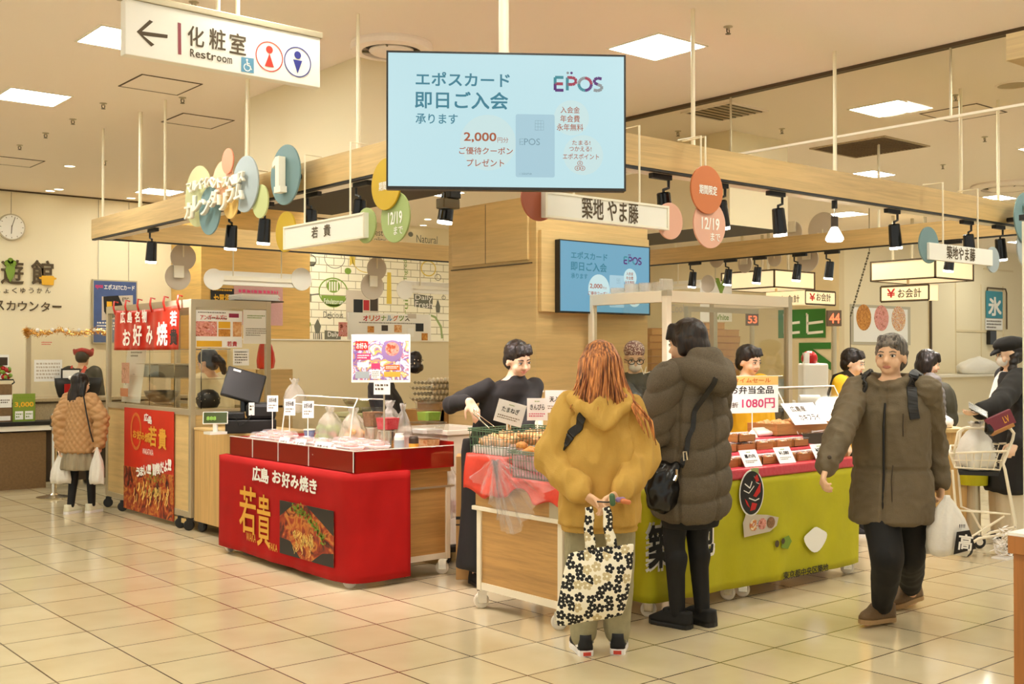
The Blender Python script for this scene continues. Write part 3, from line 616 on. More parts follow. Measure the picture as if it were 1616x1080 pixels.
# ------------------------------------------------------------------ screens
def epos(mt, W, H, t, logo_cols):
    """advert on a screen, mt at the middle of the panel; fractions of the panel"""
    def at(x, y): return off(mt, (x-.5)*W, (.5-y)*H, .0012)
    def tx(s, x0, y0, x1, y1, m, bold=.0): return text(s, at((x0+x1)/2, (y0+y1)/2), (x1-x0)*W, (y1-y0)*H, m, t, bold, name='screen_lettering')
    tx('エポスカード', .115, .14, .512, .245, 'scr_teal', .035); tx('即日ご入会', .112, .285, .505, .415, 'scr_teal', .035); tx('承ります', .115, .455, .292, .53, 'scr_teal', .02)
    def circ(x, y, r, m): b = MB(); b.disc(off(at(x, y), 0, 0, -.0008), r*W, .0003, 40); b.build('soft_circle', m, t)
    circ(.42, .665, .118, 'scr_pale'); circ(.775, .47, .075, 'scr_pale'); circ(.825, .75, .085, 'scr_pale')
    b = MB(); w, h, r = .166*W, .475*H, .008*W
    b.prism([(x+math.cos(a)*r, y+math.sin(a)*r) for x, y, a0 in ((w/2-r,h/2-r,0),(-w/2+r,h/2-r,PI/2),(-w/2+r,-h/2+r,PI),(w/2-r,-h/2+r,3*PI/2)) for a in (a0, a0+PI/4, a0+PI/2)], at(.62, .685), .0004); b.build('bank_card', 'scr_card', t)
    tx('EPOS', .553, .63, .64, .68, 'scr_cardink'); tx('visione', .55, .885, .605, .905, 'scr_cardink')
    b = MB(); q = at(.638, .53); ww, hh = .036*W, .072*H
    for x in (-.5,-.17,.17,.5): stroke(b, q, [(x*ww,-hh/2),(x*ww,hh/2)], .0013*W)
    for y in (-.5,-.17,.17,.5): stroke(b, q, [(-ww/2,y*hh),(ww/2,y*hh)], .0013*W)
    b.build('card_chip', 'scr_cardink', t)
    tx('2,000', .318, .59, .455, .665, 'scr_orange', .03); tx('円分', .46, .625, .506, .665, 'scr_orange'); tx('ご優待クーポン', .298, .70, .525, .755, 'scr_orange', .015); tx('プレゼント', .33, .79, .488, .845, 'scr_orange', .015)
    tx('入会金', .728, .385, .81, .435, 'scr_orange', .01); tx('年会費', .727, .45, .81, .503, 'scr_orange', .01); tx('永年無料', .712, .515, .825, .568, 'scr_orange', .01)
    tx('たまる!', .778, .64, .855, .675, 'scr_orange', .01); tx('つかえる!', .765, .685, .86, .722, 'scr_orange', .01); tx('エポスポイント', .738, .74, .892, .782, 'scr_orange', .01)
    b = MB(); r = .0105*W
    for x, y in ((.811,.812),(.8,.85),(.822,.85)):
        q = at(x, y); stroke(b, q, [(r*math.cos(a), r*.9*math.sin(a)) for a in [i*2*PI/14 for i in range(15)]], .0022*W); stroke(b, q, [(-r*.5,0),(r*.5,0)], .0018*W); stroke(b, q, [(0,-r*.6),(0,r*.6)], .0018*W)
    b.build('coin_symbol', 'scr_orange', t)
    # colourful wordmark: E P O S from strokes
    lw = .0125*W; x = .705; cw = .042
    def pt(fx, fy): return ((fx-.5)*W, (.5-fy)*H)
    def ln(pts, m): b = MB(); stroke(b, off(mt,0,0,.0012), [pt(*p) for p in pts], lw); b.build('wordmark', m, t)
    ye, yb = .165, .262; ym = (ye+yb)/2
    ln([(x,ym),(x,ye),(x+cw*.85,ye)], logo_cols[0]); ln([(x,ym),(x+cw*.8,ym)], logo_cols[1]); ln([(x,ym),(x,yb),(x+cw*.85,yb)], logo_cols[2])
    x2 = x+.052; ln([(x2,yb),(x2,ye)], logo_cols[0]); ln([(x2,ye)] + [(x2+.022+.016*math.cos(a), ye+.026-.026*math.sin(a)) for a in (PI/2,PI/4,0,-PI/4,-PI/2)] + [(x2,ye+.052)], logo_cols[1])
    x3 = x+.128; R = .027
    for k, m in enumerate((logo_cols[1], logo_cols[3], logo_cols[0], logo_cols[2])): ln([(x3+R*math.cos(a), ym-R*W/H*.98*math.sin(a)) for a in [k*PI/2 + i*PI/12 for i in range(7)]], m)
    x4 = x+.182; q = .0245
    ln([(x4+.017,ye+.006),(x4,ye),(x4-.014,ye+.012),(x4-.014,ym-.012),(x4,ym)], logo_cols[2]); ln([(x4,ym),(x4+.017,ym+.012),(x4+.017,yb-.012),(x4,yb),(x4-.017,yb-.006)], logo_cols[3])
    for dx, m in ((.002, logo_cols[3]), (.018, logo_cols[2])): b = MB(); b.disc(at(x2+dx, ye-.035), .0055*W, .0004, 16); b.build('wordmark_dot', m, t)
def screen(name, label, mt, W, H, m, logo, rear=.05):
    t = thing(name, label, 'screen', mt @ Vector((0,0,-.03)))
    B = .008
    b = MB(); b.prism([(-W/2-B,-H/2-B*1.6),(W/2+B,-H/2-B*1.6),(W/2+B,H/2+B),(-W/2-B,H/2+B)], off(mt,0,0,-.0005), rear); b.build('casing', 'black', t, .003)
    rect(mt, W, H, .0004, 'display', m, t)
    b = MB()
    for x0,x1,y0,y1 in ((-W/2-B,W/2+B,H/2,H/2+B),(-W/2-B,W/2+B,-H/2-B*1.6,-H/2),(-W/2-B,-W/2,-H/2,H/2),(W/2,W/2+B,-H/2,H/2)): b.prism([(x0,y0),(x1,y0),(x1,y1),(x0,y1)], off(mt,0,0,.004), .005)
    b.build('bezel', 'black', t); epos(mt, W, H, t, logo); return t
emis('scr_bg', (196,233,240), .9); emis('scr_teal', (64,160,186), .55); emis('scr_pale', (208,236,236), .88); emis('scr_card', (176,214,228), .85); emis('scr_cardink', (130,170,188), .6); emis('scr_orange', (206,104,62), .6)
emis('lg_teal', (70,176,190), .55); emis('lg_red', (196,56,92), .6); emis('lg_purple', (112,40,150), .5); emis('lg_grey', (170,176,178), .6); emis('scr_bg2', (120,184,214), .75)
for m_ in ('scr_bg','scr_teal','scr_pale','scr_card','scr_cardink','scr_orange','lg_teal','lg_red','lg_purple','lg_grey','scr_bg2'):
    b_ = M[m_].node_tree.nodes['Principled BSDF']; b_.inputs['Base Color'].default_value = (.01,.01,.01,1); b_.inputs['Roughness'].default_value = .3
cen = ad(800, 191, 5.0); W = 1.062
fw = Vector((SY, CY, 0)); rt = Vector((CY, -SY, 0)); aa = -.07
nrm = (-fw*math.cos(aa) - rt*math.sin(aa)); xd = Vector((-nrm.y, nrm.x, 0))
mt = frame(cen, xd, nrm)
t = screen('hanging_screen', 'large flat screen with card advert hanging from a ceiling pole', mt, W, .598, 'scr_bg', ('lg_teal','lg_red','lg_purple','lg_grey'))
pz = cen + fw*.13 + rt*(-.015)
MB().cyl((pz.x, pz.y, cen.z+.1), (pz.x, pz.y, ZC), .024, 20).build('pole', 'frame_white', t)
MB().box(-.12,.12,-.05,.05,-.2,.2, Matrix.Translation(cen+fw*.085) @ Matrix.Rotation(-YAW,4,'Z')).build('mount_bracket', 'black', t, .004)
MB().cyl((pz.x, pz.y, ZC-.02), (pz.x, pz.y, ZC), .07, 24).build('ceiling_flange', 'frame_white', t)
c1, c2 = ay(882.5, 377, 6.33), ay(1025.5, 497.5, 6.33)
mt = FY(((c1.x+c2.x)/2, 6.33, (c1.z+c2.z)/2))
t = screen('wall_screen', 'smaller screen with the same advert on the timber column', mt, c2.x-c1.x-.016, c1.z-c2.z-.02, 'scr_bg2', ('lg_teal','lg_purple','lg_purple','lg_purple'))
MB().box(COX+.02, CX1-.02, 6.383, 6.421, ay(850,492,6.4).z, 2.45).build('mount_panel', 'oak_panel', t, .004)
MB().box((c1.x+c2.x)/2-.2, (c1.x+c2.x)/2+.2, 6.36, 6.39, 1.95, 2.25).build('mount_bracket', 'black', t)
# small camera hanging by the cupboard door
p = ad(707, 322, 6.6)
t = thing('ceiling_camera', 'small black and steel camera unit beside the cupboard door', 'camera', p)
MB().box(p.x-.06,p.x+.06,p.y-.04,p.y+.04,p.z-.03,p.z+.03).build('housing', 'dark_steel', t, .006); MB().box(p.x-.02,p.x+.06,p.y-.05,p.y+.0,p.z+.03,p.z+.09).build('mount', 'black', t, .006)
MB().tube([p+Vector((0,0,.09)), p+Vector((-.05,.05,.17)), Vector((4.95,p.y+.0,2.72))], .008, 8).build('cable', 'black', t)
# ================================================================== THE STALLS
dish('okonomi_photo', ((30,12,8),(84,26,12),(140,42,18),(176,66,24),(206,130,50),(150,60,24),(60,20,10)), 8, .5, 5, 0, 1.6)
dish('okonomi_food', ((110,36,20),(190,90,60),(236,170,150),(214,110,110),(244,224,206)), 26, .3, 4, .5)
dish('croquette', ((150,84,24),(206,136,50),(232,172,84)), 30, .6, 5, .8); dish('fried_food', ((196,120,60),(226,170,110),(240,206,160)), 26, .6, 5, .7)
dish('bento_food', ((60,34,20),(240,234,220),(196,90,50),(232,180,90),(250,240,226),(120,140,50)), 34, .4, 3, .5, .6); dish('paste_brown', ((120,84,50),(160,116,76)), 40, .6)
dish('red_ginger', ((206,40,50),(230,80,90),(214,54,60)), 60, .4); dish('collage', ((250,240,246),(206,50,110),(250,246,250),(120,80,170),(240,190,80),(250,250,250),(196,40,60)), 13, .5, 3, 0, 1.0)
mat('foam_white', (246,240,234), .5); mat('price_card', (250,248,244), .5); mat('green_wire', (72,104,70), .4); mat('cardboard', (190,144,84), .75, bump=.1, var=.06); mat('tape', (160,110,60), .4); mat('egg', (236,222,196), .5); mat('egg_tray', (190,176,146), .8)
mat('crate_grey', (206,196,176), .45); mat('crate_inside', (150,144,130), .5); mat('wheel_white', (232,222,204), .4); mat('screen_green', (58,70,22), .25); mat('brown_bag', (150,110,64), .7)
clear('tub_clear', (.93,.93,.92), .12, .1, .3); film('food_film', (250,244,246), .17, .12, .6, 40); film('film_pink', (240,190,196), .45, .15, .8, 30)

def caster(parent, x, y, rot, wheel='wheel_white', r=.045, body='chrome'):
    T = Matrix.Translation((x, y, 0)) @ Matrix.Rotation(rot, 4, 'Z')
    b = MB(); b.box(-.028,.028,-.02,.03,.098,.108,T); b.box(-.026,-.022,-.012,.04,.035,.10,T); b.box(.022,.026,-.012,.04,.035,.10,T)
    c = b.build('caster', body, parent)
    W_ = T @ Matrix.Translation((0,.018,r)) @ Matrix.Rotation(PI/2, 4, 'Y')
    b = MB(); b.lathe([(r*.35,-.016),(r*.8,-.016),(r,-.011),(r,.011),(r*.8,.016),(r*.35,.016)], mtx=W_, n=24); b.build('wheel', wheel, c, smooth=False); return c
def cloth_drop(pts, z0, z1, amp, out_fn=None, nz=14, seed=1, hem=0.0):
    """hanging cloth following a floor outline pts; slight folds growing to the hem"""
    rnd = random.Random(seed); ph = [rnd.uniform(0, 6) for _ in range(6)]
    P = [Vector(p) for p in pts]; L = [0]
    for a, b_ in zip(P, P[1:]): L.append(L[-1] + (b_-a).length)
    n = max(8, int(L[-1]/.03)); rows = []
    def at(s):
        for i in range(len(P)-1):
            if s <= L[i+1] or i == len(P)-2:
                t = (s-L[i])/(L[i+1]-L[i]); d = (P[i+1]-P[i]).normalized(); return P[i].lerp(P[i+1], t), Vector((-d.y*-1, d.x*-1))
    for k in range(nz+1):
        f = k/nz; z = z1 + (z0-z1)*f; row = []
        for i in range(n+1):
            s = L[-1]*i/n; p, nn = at(s)
            w = amp*f*(math.sin(s*9+ph[0]) + .6*math.sin(s*17+ph[1]) + .35*math.sin(s*31+ph[2]+f*2))
            dz = hem*f*math.sin(s*2.1+ph[3]); q = p + nn*w; row.append(Vector((q.x, q.y, z+dz)))
        rows.append(row)
    return rows
# ------------------------------------------------------------------ red okonomiyaki wagon
WX0, WX1, WY0, WY1 = 3.76, 4.55, 6.13, 7.93
t = thing('food_wagon', 'oak and white rolling wagon under the red cloth and red trays', 'wagon', (4.15, 7.0, 0))
MB().box(WX0, WX1, WY0, WY1, .70, .735).build('top_board', 'oak_cart', t, .004)
MB().box(WX0+.02, WX1-.02, WY0+.015, WY1-.015, .605, .70).build('apron', 'oak_cart', t)
MB().box(WX0+.01, WX1+.03, WY0+.0, WY1, .594, .606).build('edge_rail', 'alu', t)
for x in (WX0+.02, WX1-.02):
    for y in (WY0+.02, WY1-.02): MB().box(x-.018, x+.018, y-.018, y+.018, .108, .60).build('post', 'frame_white', t, .003)
for y in (WY0+.02, WY1-.02): MB().box(WX0+.04, WX1-.04, y-.008, y+.008, .15, .595).build('side_panel', 'oak_cart', t); MB().box(WX0+.038, WX1-.038, y-.015, y+.015, .112, .15).build('bottom_rail', 'frame_white', t)
MB().box(WX0+.03, WX0+.045, WY0+.04, WY1-.04, .15, .595).build('front_panel', 'oak_cart', t)
for x in (WX0+.03, WX1-.03):
    for y, r in ((WY0+.03,.8), (WY1-.03,2.0)): caster(t, x, y, r)
# red cloth over its front and side
XC = 3.715
cl = thing('stall_cloth', 'red stall cloth with white and gold lettering and a dish photo', 'tablecloth', (XC, 7.0, .755))
rad = .12; yc = 6.06
out = [(XC, 7.955)] + [(XC, yc+rad)] + [(XC+rad-rad*math.cos(a), yc+rad-rad*math.sin(a)) for a in (PI/8, PI/4, 3*PI/8, PI/2)] + [(4.165, yc)]
rows = cloth_drop(out, .045, .735, .006, hem=.006)
b = MB(); b.rings(rows, cap=False, closed=False)
top = [Vector((p.x + (.06 if p.y > yc+.02 else 0), max(p.y, WY0+.02), .742)) for p in rows[0]]; b.rings([rows[0], top], cap=False, closed=False)
o = b.build('cloth', 'red_cloth', cl, smooth=True, fix=False); o.modifiers.new('thick', 'SOLIDIFY').thickness = .003
XT = XC - .012
for s, u0, v0, u1, v1, m, bo in (('広島',398,736,424,766,'print_white',.05),('お好み焼き',431,744,502,776,'print_white',.05)):
    pass
for i, (s, u, v, w, h) in enumerate((('広',405,748,13,24),('島',418,751,13,24),('お',437,753,14,20),('好',451.5,758,13,24),('み',465.5,761,13,21),('焼',480,764,14,25),('き',494.5,768,12,23))):
    txt_px(s, 'x', XT, u-w/2, v-h/2, u+w/2, v+h/2, 'print_white', cl, .06)
txt_px('若', 'x', XT, 378, 768, 404, 842, 'gold', cl, .02); txt_px('貴', 'x', XT, 406, 781, 427, 864, 'gold', cl, .02)
txt_px('WAKA', 'x', XT, 389, 842, 404, 855, 'gold', cl); txt_px('TAKA', 'x', XT, 424, 858, 438, 870, 'gold', cl)
p0, p1 = ax(442, 782, XT), ax(527, 893, XT); mt = FX(((XT), (p0.y+p1.y)/2, (.49+.125)/2)); Wd, Hd = p0.y-p1.y, .365
ph = rect(off(mt,0,0,.002), Wd, Hd, .002, 'dish_photo', 'okonomi_photo', cl)
mat('sauce', (70,24,12), .3); mat('noodle', (244,206,110), .5); mat('onion_green', (128,158,50), .6); mat('meat', (176,90,60), .5); mat('photo_dark', (40,36,34), .5)
b = MB(); b.prism([(-Wd/2,Hd*.2),(-Wd*.2,Hd*.5),(-Wd/2,Hd*.5)], off(mt,0,0,.0025), .0003); b.prism([(0,Hd*.5),(Wd*.5,Hd*.5),(Wd*.5,Hd*.05),(Wd*.25,Hd*.28)], off(mt,0,0,.0025), .0003); b.prism([(-Wd*.5,-Hd*.5),(-Wd*.1,-Hd*.5),(-Wd*.3,-Hd*.22),(-Wd*.5,-Hd*.2)], off(mt,0,0,.0025), .0003); b.prism([(Wd*.5,-Hd*.5),(Wd*.1,-Hd*.5),(Wd*.3,-Hd*.3),(Wd*.5,-Hd*.25)], off(mt,0,0,.0025), .0003); b.build('photo_shade', 'photo_dark', cl)
rnd = random.Random(3); b = MB()
for k in range(150):
    f = rnd.random(); x = -Wd*.26 + Wd*.62*f + rnd.gauss(0,.02); y = Hd*.40 - Hd*.52*f*f + rnd.gauss(0,.016); a = rnd.uniform(0,PI); l = .011
    b.prism([(x-l*math.cos(a),y-l*math.sin(a)),(x+.007*math.sin(a),y-.007*math.cos(a)),(x+l*math.cos(a),y+l*math.sin(a)),(x-.007*math.sin(a),y+.007*math.cos(a))], off(mt,0,0,.004), .0003)
b.build('photo_onion', 'onion_green', cl, fix=False)
b = MB()
for k in range(46):
    x = -Wd*.2 + rnd.uniform(0,.14)*1 + .0; y = -Hd*.12 - rnd.uniform(0,.12); pts = [(x + .012*math.sin(i*1.1+k), y + i*.012) for i in range(5)]; stroke(b, off(mt,-.02 if k%2 else .10,-.0,.0035), pts, .0055)
b.build('photo_noodles', 'noodle', cl, fix=False)
# red trays on top
tr = thing('display_tray', 'red boarded display tray along the top of the wagon', 'tray', (4.1, 7.0, .76))
TZ0, TZ1 = .745, .875; TX0, TX1, TY0, TY1 = 3.755, 4.545, 6.09, 7.86
MB().box(TX0, TX0+.008, TY0, TY1, TZ0, TZ1).build('front_board', 'red_board', tr); MB().box(TX0, TX1, TY0, TY0+.008, TZ0-.01, TZ1).build('side_board', 'red_board', tr)
MB().box(TX1-.008, TX1, TY0, TY1, TZ0, TZ1+.03).build('rear_board', 'red_board', tr); MB().box(TX0, TX1, TY1-.008, TY1, TZ0, TZ1).build('side_board', 'red_board', tr)
b = MB()
for y0, y1 in ((TY0+.01, 6.66), (6.665, 7.09), (7.095, 7.48), (7.485, TY1-.01)): b.box(TX0+.01, TX1-.01, y0, y1, .815, .822)
b.build('shelf', 'foam_white', tr)
b = MB(); b.box(TX0-.004, TX0-.001, TY0, TY1, TZ0, TZ1+.004); b.box(TX0, TX1, TY0-.004, TY0-.001, TZ0, TZ1+.004); b.build('clear_cover', 'acrylic', tr)
b = MB()
for y in (6.66, 7.09, 7.48, TY0): b.box(TX0-.0065, TX0-.004, y-.004, y+.004, TZ0, TZ1+.002)
b.box(TX0-.006, TX0+.006, TY0, TY1, TZ1+.004, TZ1+.008); b.box(TX0, TX1, TY0-.006, TY0+.006, TZ1+.004, TZ1+.008); b.build('cover_edge', 'white_plastic', tr)
# wrapped packs
def make_pack(label):
    g = thing('food_pack', label, 'food pack', (0,0,0), group='film-wrapped packs on the red wagon')
    b = MB(); b.rings([[(-.075,-.05,0),(.075,-.05,0),(.075,.05,0),(-.075,.05,0)],[(-.09,-.062,.018),(.09,-.062,.018),(.09,.062,.018),(-.09,.062,.018)]]); b.build('tray', 'foam_white', g, .004, local=True)
    b = MB(); rr = random.Random(4); 
    b.rings([[(.072*math.cos(a)*k*(1+.1*math.sin(3*a)), .048*math.sin(a)*k*(1+.08*math.cos(5*a)), z) for a in [i*2*PI/18 for i in range(18)]] for k, z in ((1.02,.014),(1.0,.03),(.75,.040),(.3,.044))]); b.build('food', 'okonomi_food', g, smooth=True, local=True)
    b = MB(); b.rings([[(.088*sx,.06*sy,.019) for sx,sy in ((-1,-1),(1,-1),(1,1),(-1,1))],[(.078*sx,.05*sy,.046) for sx,sy in ((-1,-1),(1,-1),(1,1),(-1,1))],[(.06*sx,.035*sy,.05) for sx,sy in ((-1,-1),(1,-1),(1,1),(-1,1))]]); b.build('film_wrap', 'food_film', g, .006, local=True)
    b = MB(); b.box(-.03,.02,-.02,.015,.0505,.0512); b.build('sticker', 'price_card', g, local=True); return g
rnd = random.Random(11); first = None; k = 0
for iy in range(8):
    for ix in range(3):
        x = TX0+.11 + ix*.19 + rnd.uniform(-.012,.012); y = 7.74 - iy*.205 + rnd.uniform(-.015,.015)
        if ix == 2 and (y < 6.75 or y > 6.8): continue
        for lay in range(1 + (rnd.random() < .75)):
            if first is None: first = make_pack('film-wrapped okonomiyaki pack among others in the red display tray'); o = first; o.location = (x,y,.823); o.rotation_euler = (0,0,PI/2)
            else: o = dup(first, (x + rnd.uniform(-.01,.01), y, .823+.051*lay), PI/2 + rnd.uniform(-.15,.15))
# small price cards
def card(label, p, w, h, tilt, yaw, lines, stick=0.0, back='price_card', name='price_card', cat='price card', group=None, clip=False):
    """card standing at p (bottom middle); lines: (text, y fraction, height fraction, width fraction, material)"""
    t = thing(name, label, cat, p, group=group)
    R = Matrix.Translation(Vector(p) + Vector((0,0,stick))) @ Matrix.Rotation(yaw, 4, 'Z') @ Matrix.Rotation(PI/2 - tilt, 4, 'X')
    mt = R @ Matrix.Translation((0, h/2, 0))
    rect(mt, w, h, .003, 'card', back, t)
    for L in lines:
        if L[0] == '-': dashes(off(mt, 0, (L[1]-.5)*h, .001), w*L[3], h*L[2], L[5] if len(L) > 5 else 1, L[4], t)
        else: text(L[0], off(mt, (L[5] if len(L) > 5 else 0)*w, (L[1]-.5)*h, .001), w*L[3], h*L[2], L[4], t, .03)
    if stick: MB().cyl(p, tuple(Vector(p)+Vector((0,0,stick+.01))), .004, 8).build('stick', 'white_plastic', t)
    return t
LOOKL = -.69
for u, v, lb, l1 in ((430,640,'white price card at the left of three in front of the clear hood','438'),(457,646,'white price card in the middle of three in front of the clear hood','648'),(486,650,'white price card at the right of three in front of the clear hood','648')):
    p = ax(u, v+10, 4.09); card(lb, (p.x, p.y, .823), .085, .125, .05, LOOKL, [('お好み焼',.72,.3,.7,'print_black'),('-',.32,.3,.7,'print_grey',2)], stick=p.z-.823)
for u, v, w, lb, l1 in ((445,707,.10,'white price card lying on packs, left of the tray front','お好み'),(471,709,.10,'white price card lying on packs, middle of the tray front','¥ 432'),(506,716,.15,'widest white price card at the tray front','若貴 ¥648')):
    p = ax(u, v, TX0+.02); card(lb, (TX0+.016, p.y, .823), w, .095, .35, -PI/2+.25, [(l1,.62,.3,.7,'print_brown'),('-',.22,.2,.7,'print_orange',1)])
# clear hood with bags behind the trays
t = thing('food_cover', 'clear acrylic hood over bagged food at the rear of the wagon', 'cover', (4.42, 7.35, .82))
A = [(4.15,6.80,.83),(4.15,7.80,.83),(4.19,7.80,1.12),(4.19,6.80,1.12),(4.26,7.74,1.18),(4.26,6.86,1.18),(4.48,7.74,1.17),(4.48,6.86,1.17),(4.52,7.80,.83),(4.52,6.80,.83)]
b = MB(); b.quad(A[0],A[1],A[2],A[3]); b.quad(A[3],A[2],A[4],A[5]); b.quad(A[5],A[4],A[6],A[7]); b.quad(A[0],A[3],A[5],A[5] if 0 else A[9]); o = b.build('hood', 'acrylic', t, fix=False)
b = MB()
for i, j in ((0,3),(3,5),(1,2),(2,4),(4,5),(5,7),(4,6),(3,2)): b.tube([A[i],A[j]], .005, 6)
b.build('hood_edge', 'white_plastic', t)
def bag(label, base, w, d, h, m='bag_clear', seed=1, name='plastic_bag', cat='bag', group=None, fill=None, knot=True):
    t = thing(name, label, cat, base, group=group); rnd = random.Random(seed); ph = [rnd.uniform(0,6) for _ in range(5)]
    rings = []
    prof = ((.55,.0),(.92,.03),(1.0,.2),(.95,.42),(.75,.62),(.42,.78),(.16,.86)) + (((.28,.93),(.36,1.0)) if knot else ((.1,.9),(.05,.93)))
    for r, z in prof:
        rings.append([Vector(base)+Vector((w/2*r*math.cos(a)*(1+.10*math.sin(3*a+ph[0]+z*4)+.07*math.sin(7*a+ph[1]-z*7)), d/2*r*math.sin(a)*(1+.1*math.sin(4*a+ph[2]+z*3)+.06*math.sin(9*a+ph[3])), h*z + .01*math.sin(5*a+ph[4])*(1 if z > .1 else 0))) for a in [i*2*PI/36 for i in range(36)]])
    b = MB(); b.rings(rings); b.build('film', m, t, smooth=True)
    if fill:
        b = MB()
        for k in range(9): q = Vector(base)+Vector((rnd.uniform(-.3,.3)*w, rnd.uniform(-.3,.3)*d, h*rnd.uniform(.1,.45))); b.ball(q, w*.15, d*.16, h*.1, 10, 6)
        b.build('contents', fill, t, smooth=True)
    return t
p = ax(555, 690, 4.4); bag('twisted clear bag of noodles at the right of the hood', (4.40, 6.66, .823), .19, .24, .34, 'bag_clear', 2, fill='fried_food')
bag('clear bag of bread rolls under the hood, middle', (4.34, 7.05, .823), .2, .26, .28, 'bag_clear', 3, fill='fried_food'); bag('clear bag with pale greens under the hood, left', (4.34, 7.38, .823), .2, .28, .28, 'bag_clear', 5, fill='onion_green')
bag('puffed clear bag standing behind the hood', tuple(ad(465, 652, 8.9)), .2, .16, .27, 'bag_clear', 8)
mat('pot_blue', (120,130,170), .5)
t = thing('sauce_cup', 'small bluish cup under the hood beside the register', 'cup', (4.32, 7.66, .823)); MB().lathe([(.03,0),(.045,.09),(.04,.09),(.026,.01)], (4.32,7.66,.823), 20).build('cup', 'pot_blue', t, smooth=True); MB().lathe([(.047,.088),(.047,.096),(.001,.1)], (4.32,7.66,.823), 20).build('lid', 'foam_white', t)
# pots and tubs at the near right end of the wagon
def pot(label, u, v, X, r, h, name='steel_pot'):
    p = ax(u, v, X); q = (p.x, p.y, .823); t = thing(name, label, 'pot', q)
    MB().lathe([(r*.98,0),(r,.01),(r,h),(r*1.06,h+.004),(r*1.05,h+.009),(r*.93,h+.004),(r*.92,.01),(.001,.008)], q, 32).build('body', 'steel', t, smooth=False); 
    b = MB(); b.lathe([(r*1.005,h*.45),(r*1.012,h*.47),(r*1.005,h*.49)], q, 32, cap=False); b.build('band', 'chrome', t); return q, t
q1, _ = pot('left brushed steel pot below the brown tub', 590, 690, 4.33, .066, .15); q2, _ = pot('right brushed steel pot below the red ginger tub', 612, 700, 4.22, .066, .15)
def tub(label, q, w, h, fill, m='tub_clear', f=.8):
    t = thing('food_tub', label, 'tub', q); w2 = w*.82
    sq = lambda s, z: [Vector(q)+Vector((x*s/2, y*s/2, z)) for x, y in ((-1,-.75),(-.75,-1),(.75,-1),(1,-.75),(1,.75),(.75,1),(-.75,1),(-1,.75))]
    MB().rings([sq(w2*.96, .003), sq((w2+(w-w2)*f)*.96, h*f)]).build('food', fill, t)
    b = MB(); b.rings([sq(w2, 0), sq(w, h)], cap=False); b.build('wall', m, t, fix=False); b = MB(); b.rings([sq(w*1.06, h), sq(w*1.08, h+.008)]); b.build('lid', 'tub_clear', t); return t
tub('clear tub of brown flakes standing on the left steel pot', (q1[0], q1[1], .823+.16), .14, .13, 'paste_brown'); tub('clear tub of red pickled ginger on the right steel pot', (q2[0], q2[1], .823+.16), .14, .1, 'red_ginger')
p = ax(655, 703, 4.34); q = (4.38, 6.20, .823)
tub('clear tub of orange pickles at the far right of the wagon', (4.43, 6.24, .823), .15, .12, 'fried_food'); tub('wide clear tub with white lid stacked above the orange pickles', (4.43, 6.24, .958), .2, .07, 'foam_white', f=.4)
tub('clear container of green grapes at the top of the tubs', (4.43, 6.22, 1.045), .15, .12, 'onion_green', f=.5)
bag('crumpled clear bag beside the tub of grapes', (4.34, 6.40, .823), .13, .12, .33, 'bag_clear', 12)
p = ax(630, 706, 4.15); t = thing('spice_can', 'slim silver and white can in front of the tubs', 'can', (4.20, 6.24, .823)); MB().lathe([(.033,0),(.034,.01),(.034,.12),(.028,.135),(.028,.145),(.001,.147)], (4.20,6.24,.823), 24).build('body', 'white_plastic', t); b = MB(); b.lathe([(.0345,.03),(.0345,.1)], (4.20,6.24,.823), 24, cap=False); b.build('label_band', 'disc_blue', t)
t = thing('drink_can', 'small black and gold can at the right end of the wagon', 'can', (4.29, 6.20, .823)); MB().lathe([(.028,0),(.033,.008),(.033,.11),(.027,.122),(.001,.12)], (4.29,6.20,.823), 24).build('body', 'dark_brown', t); b = MB(); b.lathe([(.0335,.02),(.0335,.075)], (4.29,6.20,.823), 24, cap=False); b.build('label_band', 'gold', t)
t = thing('paper_roll', 'crumpled white cloth at the right tray edge', 'cloth', (4.42, 6.13, .875)); b = MB()
for k in range(5): b.ball((4.38+.03*k, 6.135+.006*math.sin(k*2), .845+.012*(k%2)), .03, .024, .02, 12, 8)
remesh(b, .008, 'cloth', 'foam_white', t, 4)
# placard on a pole
XP = 4.12
t = thing('menu_placard', 'white-framed menu placard on a slim stand over the red wagon', 'placard', (XP, 6.33, .823))
pc = ad(601, 566, 7.45); ph_ = frame(pc, (CY,-SY,0), (-SY,-CY,0)); k = 7.45/FPX
rect(ph_, 93*k, 76*k, .012, 'board', 'white_paper', t, bevel=.002)
rect(off(ph_,0,-3*k,.0012), 88*k, 62*k, .001, 'print', 'collage', t)
mat('magenta', (150,30,70), .5); mat('mauve', (150,120,170), .5)
for x, y, w, h, m in ((-30,20,20,14,'print_red'),(-27,3,22,10,'print_pink'),(-28,-10,18,8,'white_paper'),(-29,-26,22,11,'disc_blue'),(-8,-12,14,9,'print_pink'),(-8,-25,14,14,'white_paper'),(18,-14,24,8,'print_orange'),(18,-25,26,8,'gold')):
    rect(off(ph_, x*k, y*k, .0022), w*k, h*k, .0006, 'print_panel', m, t)
b = MB(); b.disc(off(ph_, 18*k, 12*k, .0024), 17*k, .0006, 30); b.build('bowl_print', 'mauve', t); b = MB(); b.disc(off(ph_, 18*k, 15*k, .0032), 11*k, .0006, 24); b.build('food_print', 'okonomi_food', t)
dashes(off(ph_, 18*k, -14*k, .003), 20*k, 5*k, 2, 'white_paper', t); dashes(off(ph_, -27*k, 3*k, .003), 19*k, 7*k, 2, 'white_paper', t); dashes(off(ph_, -8*k, -25*k, .003), 11*k, 11*k, 4, 'print_grey', t); text('お好み', off(ph_, -30*k, 20*k, .003), 17*k, 10*k, 'print_white', t, .04)
